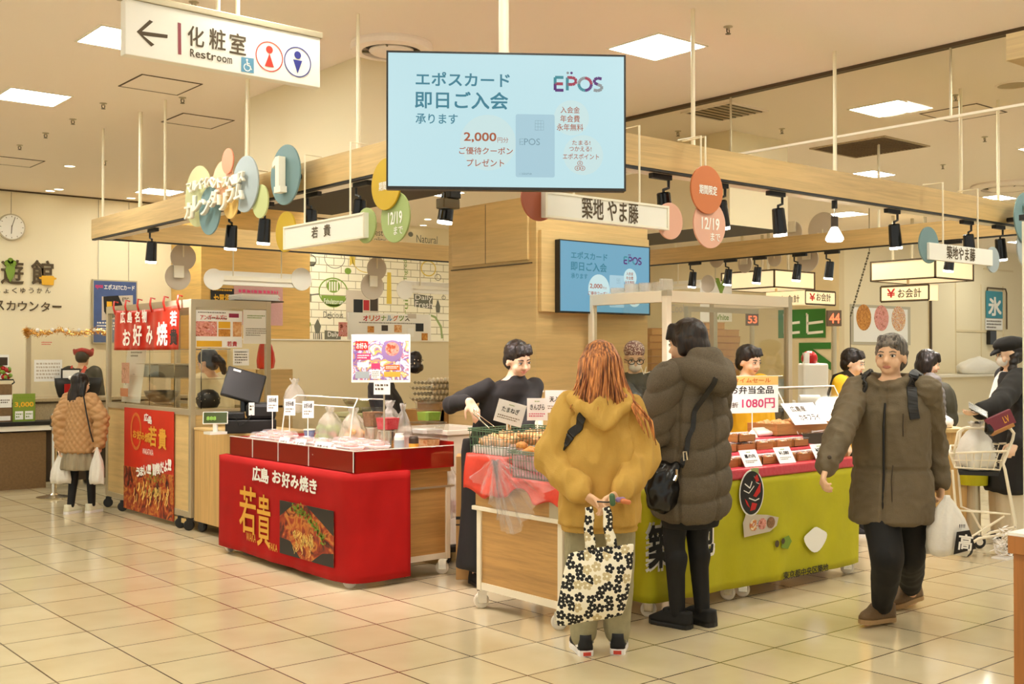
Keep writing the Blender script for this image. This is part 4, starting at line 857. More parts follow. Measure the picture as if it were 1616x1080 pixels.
rect(off(ph_, 2*k, -46*k, .006), 26*k, 22*k, .003, 'note_card', 'white_paper', t); dashes(off(ph_, 2*k, -45*k, .0075), 21*k, 12*k, 2, 'print_brown', t)
b = MB(); a = ph_ @ Vector((5*k, -36*k, -.012)); b.tube([a + Vector((0,0,.1)), Vector((a.x, a.y, .825))], .006, 8); b.build('pole', 'alu', t); MB().box(a.x-.05, a.x+.05, a.y-.035, a.y+.035, .823, .829).build('foot', 'alu', t, .002)

# ------------------------------------------------------------------ register box and terminal
zc_ = ax(299, 674, 3.97).z
t = thing('register_counter', 'plain pale oak box counter between glass booth and red wagon', 'counter', (4.25, 8.5, 0))
MB().box(3.975, 4.55, 8.02, 9.0, .09, zc_-.02).build('body', 'oak_vert', t, .003); MB().box(3.97, 4.56, 8.01, 9.0, zc_-.02, zc_).build('worktop', 'oak_panel', t, .002)
for x in (4.03, 4.5):
    for y in (8.08, 8.92): caster(t, x, y, .5, 'black', .04, 'black')
t = thing('cash_register', 'black touchscreen cash register on the oak box', 'cash register', (4.3, 8.45, zc_))
fr = frame(ad(397, 650, 8.75), (CY,-SY,0), (-SY,-CY,0)); k = 8.75/FPX
base = Vector((fr.translation.x, fr.translation.y, zc_))
R = Matrix.Translation(base) @ Matrix.Rotation(-YAW+.25, 4, 'Z')
MB().box(-.20,.19,-.02,.30,0,.105,R).build('cash_drawer', 'black', t, .008); MB().box(-.04,.19,.0,.28,.105,.235,R).build('printer', 'black', t, .03); MB().box(-.21,-.05,.02,.24,.105,.165,R).build('key_deck', 'black', t, .012)
b = MB(); b.tube([R @ Vector((-.05,.16,.165)), R @ Vector((-.06,.16,.30))], [.035,.028], 14); b.build('stand', 'black_gloss', t)
S = R @ Matrix.Translation((-.06,.13,.37)) @ Matrix.Rotation(.28, 4, 'Y') @ Matrix.Rotation(-.45, 4, 'X')
MB().box(-.155,.155,-.02,.02,-.13,.13,S).build('screen_back', 'black', t, .012); MB().box(-.11,-.05,-.0215,-.02,.095,.112,S).build('sticker', 'white_paper', t)
b = MB(); b.prism([(-.022,-.05),(.022,-.05),(.022,.05),(-.022,.05)], R @ Matrix.Translation((.0,-.005,.19)) @ Matrix.Rotation(PI/2,4,'X'), .002); b.build('price_tag', 'white_paper', t)
dashes(R @ Matrix.Translation((.0,-.007,.2)) @ Matrix.Rotation(PI/2,4,'X'), .03, .05, 2, 'print_brown', t)
b = MB(); b.tube([R @ Vector(p) for p in ((.0,-.01,.145),(-.03,-.03,.1),(-.09,-.03,.06),(-.12,-.02,.12),(-.16,.0,.13))], .003, 6); b.build('cable', 'black', t)
t = thing('customer_display', 'small tilted screen with green figures left of the register', 'display', tuple(ad(340, 672, 8.7)))
c = ad(340, 660, 8.65); T = Matrix.Translation(c) @ Matrix.Rotation(-YAW+.2,4,'Z') @ Matrix.Rotation(-.35,4,'X')
MB().box(-.095,.095,-.008,.008,-.05,.05,T).build('casing', 'white_plastic', t, .006); MB().box(-.088,.088,-.0095,-.007,-.043,.043,T).build('glass', 'screen_green', t)
emis('lcd_green', (140,190,60), .5); text('888', T @ Matrix.Translation((-.03,-.0102,-.005)) @ Matrix.Rotation(PI/2,4,'X'), .07, .03, 'lcd_green', t)
b = MB(); b.tube([c+Vector((0,0,-.04)), Vector((c.x,c.y,zc_+.02))], .02, 10); b.box(c.x-.07,c.x+.07,c.y-.06,c.y+.06,zc_,zc_+.02); b.build('foot', 'white_plastic', t)
c = az(347, 690, zc_+.01); t = thing('card_reader', 'pale card reader lying at the corner of the oak box', 'card reader', (c.x, c.y, zc_)); c = Vector((4.02, 8.1, zc_)); MB().box(c.x-.03,c.x+.06,c.y-.03,c.y+.08,zc_,zc_+.03).build('body', 'white_plastic', t, .008); MB().box(c.x-.02,c.x+.04,c.y-.02,c.y+.03,zc_+.03,zc_+.033).build('keys', 'alu', t)

# ------------------------------------------------------------------ glass cooking booth
BX0, BX1, BY0, BY1, BZ = 3.95, 4.70, 9.02, 11.03, 1.97
t = thing('cooking_booth', 'aluminium and glass cooking booth with oak panels, left', 'booth', (4.3, 10.0, 0))
pw_ = .045
for x in (BX0, BX1-pw_):
    for y in (BY0, BY1-pw_): MB().box(x, x+pw_, y, y+pw_, .11, BZ).build('post', 'alu', t, .003)
for z0, z1 in ((BZ-.07, BZ), (.98, 1.03), (.11, .16)):
    b = MB(); b.box(BX0+.002, BX0+pw_-.002, BY0+pw_, BY1-pw_, z0, z1); b.box(BX1-pw_+.002, BX1-.002, BY0+pw_, BY1-pw_, z0, z1); b.box(BX0+pw_, BX1-pw_, BY0+.002, BY0+pw_-.002, z0, z1); b.box(BX0+pw_, BX1-pw_, BY1-pw_+.002, BY1-.002, z0, z1); b.build('rail', 'alu', t)
MB().box(BX0+.012, BX0+.024, BY0+pw_, BY1-pw_, .16, .98).build('oak_panel', 'oak_panel', t); MB().box(BX0+pw_, BX1-pw_, BY0+.012, BY0+.024, .16, .98).build('oak_panel', 'oak_panel', t)
MB().box(BX0+.018, BX0+.023, BY0+pw_, BY1-pw_, 1.03, BZ-.07).build('glass_pane', 'glass', t); MB().box(BX0+pw_, BX1-pw_, BY0+.018, BY0+.023, 1.03, BZ-.07).build('glass_pane', 'glass', t)
MB().box(BX0+.04, BX1-.04, BY0+.05, BY1-.05, .93, .96).build('worktop', 'steel', t)
b = MB(); 
for z in (1.03, 1.28, 1.52): b.box(BX0+.16, BX0+.42, BY0+.12, BY1-.12, z, z+.006)
b.build('glass_shelf', 'acrylic', t)
b = MB()
for y in (9.15, 9.72, 10.3, 10.9):
    for z in (1.28, 1.52): b.box(BX0+.15, BX0+.153, y-.005, y+.005, .96, z+.03)
    b.box(BX0+.15, BX0+.42, y-.004, y+.004, 1.54, 1.55)
b.build('shelf_frame', 'chrome', t)
for x, y in ((BX0+.03,BY0+.05),(BX1-.03,BY0+.05),(BX0+.03,BY1-.05),(BX1-.03,BY1-.05),(BX0+.03,9.25),(BX0+.03,10.6)): caster(t, x, y, 1.2, 'black', .045, 'black')
b = MB(); b.box(BX0+.005, BX0+.03, 9.5, 9.95, .04, .10); b.build('floor_bracket', 'alu', t); MB().box(BX0+.01, BX0+.03, 9.1, 9.5, .05, .09).build('floor_bar', 'oak_panel', t)
# things on its shelves
bw = (BX0+.28, 10.32, 1.036); t = thing('glass_bowl', 'dark mixing bowl on the lowest shelf of the glass booth', 'bowl', bw); MB().lathe([(.06,0),(.11,.02),(.15,.07),(.165,.12),(.155,.12),(.1,.03),(.001,.015)], bw, 32).build('bowl', 'dark_steel', t, smooth=True)
for y, lb in ((9.98,'flat steel tray of food on the middle shelf, right'),(10.52,'blue-grey food box on the middle shelf, left')):
    p = (BX0+.28, y, 1.287); t = thing('food_box', lb, 'box', p); MB().box(p[0]-.1,p[0]+.1,y-.18,y+.18,1.287,1.40).build('box', 'dark_steel' if y < 10.2 else 'disc_blue', t, .01); MB().box(p[0]-.105,p[0]+.105,y-.185,y+.185,1.40,1.415).build('lid', 'alu', t, .004)
b_ = (BX0+.13, 10.72, 1.034); card('leaning white menu sheet with photos inside the glass booth', b_, .48, .55, .12, -PI/2-.0, [('-',.86,.12,.6,'print_brown',2),('-',.5,.02,.1,'print_brown',1)])
mt = Matrix.Translation((b_[0]-.04, b_[1], 1.034)) 
m_ = FX((b_[0]-.03, 10.76, 1.30)); tt = bpy.data.objects[[o.name for o in bpy.data.objects if o.get('label','').startswith('leaning white menu')][0]]
rect(off(m_, 0, .02, .006), .2, .2, .001, 'photo', 'okonomi_food', tt); rect(off(m_, -.04, -.17, .003), .2, .08, .001, 'orange_strip', 'print_orange', tt)
# noren curtain
XN = 3.925
t = thing('noren_curtain', 'short red curtain with brush lettering tied to the booth top', 'curtain', (XN, 10.0, 1.93))
ya, yb_ = ax(182,492,XN).y, ax(283,553,XN).y
b = MB(); rows = []
for i in range(13):
    f = i/12; row = []
    for j in range(61):
        g = j/60; row.append(Vector((XN - .012*math.sin(g*19+1)*f - .004*math.sin(g*50), ya+(yb_-ya)*g, 1.925 - .02*math.sin(g*PI)*(1-f) - .385*f)))
    rows.append(row)
b.rings(rows, cap=False, closed=False); o = b.build('fabric', 'red_banner', t, smooth=True, fix=False); o.modifiers.new('thick','SOLIDIFY').thickness = .002
for j in range(6):
    y = ya + (yb_-ya)*j/5; b = MB(); b.tube([(XN,y,1.88),(XN-.015,y+.01,1.95),(XN-.005,y+.015,2.01),(XN+.03,y,2.0)], [.016,.017,.014,.01], 8, flat=.5); b.build('tie_strap', 'red_banner', t, smooth=True)
for s, u, v, w, h, m in (('広',194,501,8,19,'print_white'),('島',205,501,8,18,'print_white'),('名',217,500,8,18,'print_white'),('物',228,499,8,21,'print_white'),('お',200,533,12,26,'print_white'),('好',217,529,14,34,'print_white'),('み',236,529,10,30,'print_white'),('焼',256,527,17,38,'print_white'),('若',274,503,11,24,'print_white'),('貴',274,532,12,26,'print_black')):
    txt_px(s, 'x', XN-.018, u-w/2, v-h/2, u+w/2, v+h/2, m, t, .05)
for s, u, v, w, h in (('若',274.4,503.4,8.4,19),('広',194.2,501.4,4.5,15)): pass
# poster on the oak panel
XPo = BX0 - .004
t = thing('dish_poster', 'tall red poster with dish photo on the booth front', 'poster', (XPo, 9.95, .5))
rect(FX((XPo, (10.525+9.36)/2, .52)), 1.16, .955, .003, 'sheet', 'red_banner', t)
rect(FX((XPo-.0035, (10.525+9.36)/2, .245)), 1.16, .40, .002, 'dish_photo', 'okonomi_photo', t)
b = MB(); m_ = FX((XPo-.0045, (10.525+9.36)/2, .245)); rnd = random.Random(5)
for k in range(60): x, y = rnd.gauss(.15,.10), .13+rnd.gauss(0,.05)-.0; b.prism([(x,y),(x+.02,y+.006),(x+.012,y+.02)], m_, .0003)
b.build('photo_onion', 'onion_green', t, fix=False); b = MB()
for k in range(40): x, y = rnd.uniform(-.35,.45), rnd.uniform(-.17,.02); stroke(b, m_, [(x,y),(x+.03,y+.035),(x+.03,y+.08)], .012)
b.build('photo_noodles', 'noodle', t, fix=False)
b = MB(); c_ = ax(215, 681, XPo); mm = FX((XPo, c_.y, c_.z), .003); stroke(b, mm, [(.12*math.cos(a), .16*math.sin(a)) for a in [i*2*PI/30 for i in range(29)]], .03); b.build('ring_mark', 'print_orange', t)
for s, u, v, w, h, m in (('広',231,659,7,13,'print_white'),('島',237,663,6,13,'print_white'),('お',213,685,6,12,'gold'),('好',220,687,7,14,'gold'),('み',226,689,6,12,'gold'),('焼',233,691,8,15,'gold'),('若',241,689,13,32,'gold'),('貴',256.5,693,13,34,'gold')): txt_px(s, 'x', XPo-.003, u-w/2, v-h/2, u+w/2, v+h/2, m, t, .05)
txt_px('WAKATAKA', 'x', XPo-.003, 225, 709, 242, 718, 'print_white', t)
for i, s in enumerate('うまい!') : txt_px(s, 'x', XPo-.006, 215+i*6, 738-i*1.5, 221+i*6, 753-i*1.5, 'print_white', t, .08)
for i, s in enumerate('冒険だよ!') : txt_px(s, 'x', XPo-.006, 241+i*6, 733-i*2, 247+i*6, 751-i*2, 'print_white', t, .08)
# papers stuck inside the side glass
YG = BY0 + .012
def paper(label, u0, v0, u1, v1, name='notice_sheet', cat='notice', y=YG, m='white_paper'):
    a, b_ = ay(u0, v0, y), ay(u1, v1, y); t = thing(name, label, cat, ((a.x+b_.x)/2, y, (a.z+b_.z)/2)); mt = FY(((a.x+b_.x)/2, y, (a.z+b_.z)/2)); rect(mt, b_.x-a.x, a.z-b_.z, .002, 'sheet', m, t); return t, mt, b_.x-a.x, a.z-b_.z
t, mt, w, h = paper('white notice with red lettering and photos inside the booth glass', 303, 489, 382, 549)
txt_px('アンガールズに', 'y', YG, 316, 497, 358, 505, 'print_red', t, .03); dashes(off(mt, -.05, h*.44, .001), w*.55, h*.06, 1, 'print_brown', t); dashes(off(mt, 0, h*.29, .001), w*.4, h*.06, 1, 'print_brown', t); txt_px('若貴', 'y', YG, 358, 539, 374, 547, 'print_red', t, .03)
rect(off(mt, w*.33, h*.37, .001), w*.2, h*.11, .001, 'stamp', 'magenta', t)
for x, y, ww, hh, m in ((-.24,.0,.46,.4,'okonomi_food'),(.14,.11,.24,.18,'print_yellow'),(.14,-.1,.24,.2,'croquette'),(.4,.0,.18,.4,'fried_food'),(-.16,-.4,.5,.16,'print_yellow')): rect(off(mt, x*w, y*h, .001), ww*w, hh*h, .0008, 'photo', m, t)
t, mt, w, h = paper('second pale notice at the right inside the booth glass', 384, 489, 424, 543, m='white_plastic'); dashes(off(mt,0,-h*.15,.001), w*.8, h*.25, 4, 'print_grey', t); dashes(off(mt,0,h*.3,.001), w*.7, h*.12, 2, 'print_green', t)
t, mt, w, h = paper('small calendar sheet below the notices in the booth', 368, 551, 393, 577); dashes(mt, w*.8, h*.8, 5, 'print_grey', t)
t = thing('shelf_unit', 'low oak shelf unit beside the glass booth', 'shelf', (4.97, 9.65, 0)); MB().box(4.8,5.16,9.5,9.52,0,1.34).build('back', 'oak_panel', t)
for z in (.3,.65,1.0,1.34): MB().box(4.8,5.16,9.5,9.8,z,z+.018).build('shelf', 'oak_panel', t)
for x in (4.79,5.16): MB().box(x,x+.018,9.5,9.8,0,1.36).build('side', 'oak_panel', t)
bag('red foil gift bag on the oak shelf beside the glass booth', (4.97, 9.65, 1.36), .17, .12, .36, 'red_banner', 21, 'gift_bag', 'bag', fill=None)
p = (4.06, 9.15, 1.0); q = ay(325, 634, 9.2)
t = thing('dark_dome', 'round black speckled dome standing in for a dark head inside the booth behind the corner post', 'cover', (q.x, 9.2, 1.035)); q = Vector((q.x+.02, 9.2, 1.035))  # plain black dome standing in for a dark, capped head
MB().lathe([(.08,0),(.10,.04),(.104,.08),(.085,.125),(.045,.155),(.001,.16)], q, 32).build('dome', 'black', t, smooth=True)
b = MB(); rnd = random.Random(8)
for k in range(50): a, z = rnd.uniform(0,2*PI), rnd.uniform(.03,.13); r = .105 - max(0,z-.08)**2*9; b.ball(q+Vector((r*math.cos(a), r*math.sin(a), z)), .004, n=6, m=4)
b.build('speckles', 'alu', t)
# tray of papers lying on the booth top
q = ay(420, 468, 9.25); t = thing('paper_tray', 'flat dark tray of white wrappers on top of the booth', 'tray', (4.55, 9.25, BZ)); MB().box(4.38, 4.86, 9.08, 9.40, BZ, BZ+.012).build('tray', 'dark_brown', t, .003)
b = MB(); 
for k in range(6): b.box(4.45+.008*(k%2), 4.83-.01*(k%3), 9.1, 9.36, BZ+.013+.009*k, BZ+.021+.009*k)
b.build('wrapper_stack', 'white_paper', t)
# ------------------------------------------------------------------ near wagon (fried food)
NX0, NX1, NY0, NY1 = 4.07, 4.565, 4.475, 5.23
t = thing('food_wagon', 'oak and white rolling wagon under baskets of fried food, nearest', 'wagon', (4.4, 4.85, 0))
for x in (NX0+.02, NX1-.02):
    for y in (NY0+.02, NY1-.02): MB().box(x-.02, x+.02, y-.02, y+.02, .105, .60).build('post', 'frame_white', t, .003)
MB().box(NX0+.012, NX0+.024, NY0+.04, NY1-.04, .15, .57).build('side_panel', 'oak_cart', t); MB().box(NX0+.04, NX1-.04, NY0+.012, NY0+.024, .15, .57).build('front_panel', 'oak_cart', t)
MB().box(NX0+.005, NX0+.035, NY0+.04, NY1-.04, .108, .15).build('bottom_rail', 'frame_white', t); MB().box(NX0+.04, NX1-.04, NY0+.005, NY0+.035, .108, .15).build('bottom_rail', 'frame_white', t)
MB().box(NX0-.015, NX1+.015, NY0-.015, NY1+.03, .575, .60).build('lip_rail', 'frame_white', t, .004)
MB().box(NX0, NX1, NY0, NY1+.01, .60, .72).build('apron', 'oak_cart', t, .003); MB().box(NX0-.006, NX0, NY0-.004, NY0+.10, .60, .735).build('corner_plate', 'alu', t); MB().box(NX0, NX1, NY0-.006, NY0, .60, .735).build('front_plate', 'alu', t)
MB().box(NX0, NX1, NY0, NY1+.05, .72, .735).build('top_board', 'oak_cart', t)
for x, y, r in ((NX0+.02,NY0+.02,.6),(NX0+.02,NY1-.05,1.0),(NX1-.03,NY0+.03,2.0),(NX1-.03,NY1-.03,.4)): caster(t, x, y, r)
t = thing('riser_cover', 'glossy red wrap over the stepped top of the near wagon', 'tablecloth', (4.4, 4.9, .735))
b = MB(); b.box(NX0+.01, NX1-.01, 4.96, NY1+.075, .737, .90); b.box(NX0+.01, NX1-.01, NY0+.005, 4.96, .737, .79); b.build('riser', 'red_wrap', t, .01)
rnd = random.Random(9); rows = []
for k in range(9):
    f = k/8; row = []
    for i in range(46):
        g = i/45; y = NY1+.085 - (NY1+.085-NY0+.015)*g; top = .905 if y > 4.98 else (.79 if y < 4.92 else .79+(.115)*(y-4.92)/.06)
        hem = .70 - .03*math.sin(g*9) - .05*max(0, 1-abs(g-.38)*6) + .02*math.sin(g*23)
        x = NX0 - .008 - .022*f - .012*f*math.sin(g*26) - .008*math.sin(g*13+f*3); row.append(Vector((x, y, top + (hem-top)*f)))
    rows.append(row)
b = MB(); b.rings(rows, cap=False, closed=False); b.rings([[Vector((NX1-.01, p.y, p.z)) for p in rows[0]], rows[0]], cap=False, closed=False); o = b.build('wrap', 'red_wrap', t, smooth=True, fix=False); o.modifiers.new('thick','SOLIDIFY').thickness = .002
def basket(label, x0, x1, y0, y1, z0, z1, fill, fillz, fm, n=0, seed=1):
    t = thing('wire_basket', label, 'basket', ((x0+x1)/2, (y0+y1)/2, z0)); q = .012
    def ring(z, e): return [(x0-e,y0-e,z),(x1+e,y0-e,z),(x1+e,y1+e,z),(x0-e,y1+e,z),(x0-e,y0-e,z)]
    b = MB()
    for z, e in ((z1, q),(z1-.012, q)): b.tube(ring(z, e), .004, 6)
    b.build('rim', 'green_wire', t)
    b = MB()
    for z, f in ((z0,0),(z0+(z1-z0)*.33,.33),(z0+(z1-z0)*.66,.66)): b.tube(ring(z, q*f), .002, 5)
    for (ax_, ay_, bx_, by_) in ((x0,y0,x1,y0),(x1,y0,x1,y1),(x1,y1,x0,y1),(x0,y1,x0,y0)):
        L = math.hypot(bx_-ax_, by_-ay_); m = int(L/.024)
        for i in range(m):
            g = i/m; px_, py_ = ax_+(bx_-ax_)*g, ay_+(by_-ay_)*g; cx_, cy_ = (x0+x1)/2, (y0+y1)/2
            ex, ey = (q if px_ > cx_ else -q) if ax_ == bx_ else 0, (q if py_ > cy_ else -q) if ay_ == by_ else 0
            b.tube([(px_,py_,z0),(px_+ex,py_+ey,z1)], .0022, 5)
    for i in range(int((x1-x0)/.03)): b.tube([(x0+.03*i,y0,z0),(x0+.03*i,y1,z0)], .002, 5)
    b.build('wire_body', 'green_wire', t)
    b = MB(); b.box(x0+.006, x1-.006, y0+.006, y1-.006, z0+.004, z0+fillz); b.build('paper_liner', fm, t, .004)
    return t
def morsels(label, cat, name, pts, r, m, group, lump=.25):
    first = None; rnd = random.Random(len(pts)*7+int(r*1000))
    for p in pts:
        if first is None:
            first = thing(name, label, cat, p, group=group); b = MB(); b.ball((0,0,0), r, r*.8, r*.62, 16, 10); o = b.build('crust', m, first, smooth=True, local=True)
            for v in o.data.vertices: v.co *= 1 + lump*mnoise.noise(v.co*60)
        else: o = dup(first, p, rnd.uniform(0,3))
bs1 = basket('green wire basket at the back of the near wagon', 4.075, 4.54, 4.99, 5.29, .905, 1.055, 'x', .05, 'foam_white')
bs2 = basket('green wire basket at the front corner of the near wagon', 4.085, 4.52, 4.49, 4.93, .795, .945, 'x', .12, 'film_pink', seed=2)
rnd = random.Random(2)
morsels('golden fried croquette heaped in the front basket', 'croquette', 'croquette', [(4.125+.085*(i%5), 4.54+.085*(i//5)+.02*(i%2), .94+.016*(i%3)) for i in range(25)], .04, 'croquette', 'croquettes in the front basket')
morsels('pale fried piece heaped in the back basket', 'fried food', 'fried_piece', [(4.13+.075*(i%6)+rnd.uniform(-.01,.01), 5.04+.065*(i//6)+rnd.uniform(-.01,.01), .98+.015*(i%3)) for i in range(24)], .04, 'fried_food', 'fried pieces in the back basket', .5)
morsels('orange fried cake lying on the red riser between baskets', 'fried food', 'fried_cake', [(4.545, 4.53+.06*i, .825) for i in range(6)], .04, 'croquette', 'fried cakes beside the front basket')
# crumpled cling film hanging down the side
t = thing('cling_film', 'crumpled clear film hanging down over the red wrap', 'film', (4.02, 4.85, .8)); rnd = random.Random(6)
PT = [ax(u, v, 4.035) for u, v in ((766,706),(788,690),(800,716),(830,728),(858,742),(884,762),(818,843),(800,842))]
c0 = ax(783, 722, 4.02); rows = []
edge = [ax(u, v, 4.02) for u, v in ((748,752),(764,770),(778,788),(790,806),(798,826),(806,842),(820,843),(836,822),(852,800),(868,780),(886,764))]
for k in range(8):
    f = .06+.94*k/7; row = []
    n = (len(edge)-1)*6
    for i in range(n+1):
        g = i/6; j = min(int(g), len(edge)-2); e = edge[j].lerp(edge[j+1], g-j); p = c0.lerp(e, f); p.x = 4.005 - .022*math.sin(i*.95)*f - .014*math.sin(i*2.3+k) - .012*f; row.append(p)
    rows.append(row)
b = MB(); b.rings(rows, cap=False, closed=False)
top = [ax(u, v, 4.03) for u, v in ((762,690),(778,684),(796,694),(815,705),(840,712),(870,728))]; base_ = [ax(u, v, 4.03) for u, v in ((774,724),(783,726),(800,728),(820,734),(850,745),(882,764))]
rows = []
for k in range(5):
    f = k/4; row = []
    for i in range(31):
        g = i/6; j = min(int(g), 4); p = top[j].lerp(top[j+1], g-j).lerp(base_[j].lerp(base_[j+1], g-j), f); p.x += -.02 + .014*math.sin(i*1.3+k*1.7); row.append(p)
    rows.append(row)
b.rings(rows, cap=False, closed=False); b.build('film', 'cling', t, smooth=True, fix=False)
mat('card_pale', (252,250,240), .5)
p = ay(795, 690, 5.29); q = ay(803, 702, 5.10)
card('tilted white card with onion lettering at the left wagon basket', tuple(ay(800,712,5.12)), .17, .135, -.05, LOOKL, [('たまねぎ',.62,.24,.62,'print_black'),('-',.27,.2,.8,'print_grey',2),('-',.85,.08,.2,'print_green',1,-.3)], stick=.16)
o = [x for x in bpy.data.objects if x.get('label','').startswith('tilted white card with onion')][0]; 
for ch in o.children:
    if ch.name.split('.')[0] != 'stick': ch.matrix_parent_inverse = Matrix.Translation(-Vector(o.location)) @ Matrix.Translation(Vector(o.location)+Vector((0,0,.16))) @ Matrix.Rotation(-YAW,4,'Z') @ Matrix.Rotation(.27,4,'Y') @ Matrix.Rotation(YAW,4,'Z') @ Matrix.Translation(-Vector(o.location)-Vector((0,0,.16)))
card('upright pinkish card with root vegetable lettering beside the pump bottle', tuple(ay(848,690,5.10)), .125, .135, .0, LOOKL, [('きんぴら',.6,.26,.7,'print_black'),('-',.25,.2,.8,'print_pink',2),('-',.86,.08,.25,'print_green',1,-.3)], stick=.10)
card('white card half hidden behind the yellow hoodie', tuple(ay(878,690,5.15)), .14, .14, .0, LOOKL, [('天ぷら',.6,.24,.6,'print_black'),('-',.25,.2,.8,'print_grey',2)], stick=.15)
# back work table, steel bowl, boxes and egg trays
t = thing('work_table', 'plain oak work table behind the red wagon, before the column', 'table', (5.7, 8.4, 0))
MB().box(5.05, 6.9, 8.1, 8.8, .80, .83).build('tabletop', 'oak_panel', t, .003); MB().box(5.08, 6.87, 8.13, 8.15, .1, .80).build('front_panel', 'oak_panel', t)
for x in (5.1, 6.85):
    for y in (8.14, 8.76): MB().box(x-.02,x+.02,y-.02,y+.02,0,.80).build('leg', 'frame_white', t)
def P2(u, v, z): return az(u, v, z)
def pos(u, y0): q = ay(u, 600, y0); return q.x
for u, z, w, h, lb in ((702,.83,.34,.24,'larger open brown cardboard box under the egg trays'),(672,.83,.2,.17,'small brown cardboard box at the left of the larger one')):
    x = pos(u, 8.3); t = thing('cardboard_box', lb, 'box', (x, 8.3, z)); MB().box(x-w/2,x+w/2,8.15,8.5,z,z+h).build('box', 'cardboard', t, .004); b = MB(); b.box(x-.02,x+.02,8.148,8.502,z+h,z+h+.002); b.build('tape_strip', 'tape', t)
x = pos(697, 8.35)
for k in range(4):
    z = 1.075+.052*k; t = thing('egg_tray', ('lowest','second','third','topmost')[k] + ' egg tray in the stack on the cardboard box', 'egg tray', (x, 8.35, z), group=None)
    xo = .02*(k%2); b = MB(); n = 34
    rows = []
    for j in range(13):
        rows.append([Vector((x-.24+.48*i/26+xo, 8.16+.36*j/12, z+.012+.016*(math.cos(i*PI)*.5+math.cos(j*PI)*.5))) for i in range(27)])
    b.rings(rows, cap=False, closed=False); o = b.build('pulp_tray', 'egg_tray', t, fix=False); o.modifiers.new('t','SOLIDIFY').thickness = .004
    for i in range(22 if k == 3 else 11):
        p_ = (x-.22+.044*(i%11)+xo, 8.19+.07*(i//11), z+.034)
        if k == 0 and i == 0: egg = tag(MB().ball((0,0,0), .018, .018, .024, 8, 6).build('egg', 'egg', smooth=True), 'pale egg sitting in the stacked egg trays before the column', 'egg', 'eggs in the egg trays'); egg.location = p_
        else: dup(egg, p_)
p = (pos(573, 8.35), 8.35)
t = thing('tray_stack', 'stack of greenish plastic trays under the steel bowl', 'tray', (p[0], p[1], .83)); b = MB()
for k in range(4): b.box(p[0]-.19,p[0]+.19,8.15,8.55,.83+.043*k,.865+.043*k)
b.build('trays', 'disc_pale', t, .006)
c = (p[0]-.02, 8.33, 1.004); t = thing('steel_bowl', 'wide steel mixing bowl on the greenish trays', 'bowl', c); MB().lathe([(.07,0),(.11,.02),(.155,.07),(.17,.10),(.176,.102),(.16,.095),(.10,.03),(.001,.015)], c, 36).build('bowl', 'steel', t, smooth=True)
t = thing('wooden_ladle', 'wooden ladle handle resting in the steel bowl', 'ladle', (c[0]+.1, c[1], 1.08)); b = MB(); b.tube([(c[0]+.03,c[1],1.05),(c[0]+.14,c[1]-.02,1.12),(c[0]+.25,c[1]-.04,1.145)], .012, 8); b.build('handle', 'bento_wood', t)
# crate with its trolley between the wagons
cq = ad(708, 700, 8.25); cx_, cy_ = cq.x, cq.y
t = thing('plastic_crate', 'large pale plastic crate between the red wagon and the near wagon', 'crate', (cx_, cy_, .62)); T = Matrix.Translation((cx_, cy_, 0)) @ Matrix.Rotation(.0,4,'Z')
b = MB()
R0 = [(-.2,-.26,.62),(.2,-.26,.62),(.2,.26,.62),(-.2,.26,.62)]; R1 = [(-.23,-.30,.95),(.23,-.30,.95),(.23,.30,.95),(-.23,.30,.95)]; R2 = [(x*.93,y*.95,.95) for x,y,z in R1]; R3 = [(x*.93,y*.95,.66) for x,y,z in R0]
b.rings([[T @ Vector(p) for p in r] for r in (R0,R1,R2,R3)]); b.build('tub', 'crate_grey', t, .006)
b = MB(); b.box(-.245,.245,-.315,-.29,.925,.96,T); b.box(-.245,.245,.29,.315,.925,.96,T); b.box(-.245,-.22,-.3,.3,.925,.96,T); b.box(.22,.245,-.3,.3,.925,.96,T); b.build('rim', 'crate_grey', t, .005)
t = thing('trolley', 'low dark trolley carrying the plastic crate', 'trolley', (cx_, cy_, 0)); b = MB(); b.box(-.22,.22,-.28,.28,.09,.14,T); b.build('deck', 'black', t, .01); b = MB(); b.box(-.2,.2,-.26,.26,.14,.62,T); b.build('box', 'white_plastic', t, .01)
for dx in (-.17,.17):
    for dy in (-.22,.22): caster(t, cx_+dx, cy_+dy, .7, 'black', .04, 'black')
p = ad(700, 800, 7.75); bag('crumpled clear rubbish bag hanging below the crate', (p.x-.0, p.y, .36), .26, .22, .46, 'bag_clear', 31, fill='film_pink')
q = ad(728, 755, 7.42); t = thing('cardboard_box', 'tall narrow cardboard carton standing beside the black apron', 'box', (q.x, q.y, 0)); T = Matrix.Translation((q.x,q.y,0)) @ Matrix.Rotation(-YAW,4,'Z'); MB().box(-.035,.16,0,.22,.0,.82,T).build('box', 'cardboard', t, .004)
dashes(T @ Matrix.Translation((.02,-.001,.62)) @ Matrix.Rotation(PI/2,4,'X') @ Matrix.Rotation(PI/2,4,'Z'), .22, .04, 2, 'print_brown', t); b = MB(); b.box(-.036,.161,-.0015,.0,.40,.42,T); b.box(-.036,.161,-.0015,.0,.36,.37,T); b.build('printed_lines', 'print_black', t)
p = (pos(850, 6.05), 6.05); t = thing('side_counter', 'low oak side counter before the timber column', 'counter', (p[0], 6.1, 0)); MB().box(4.95, 5.55, 5.98, 6.36, 0, .93).build('body', 'oak_panel', t); MB().box(4.93, 5.56, 5.96, 6.38, .93, .95).build('top', 'oak_panel', t, .003)
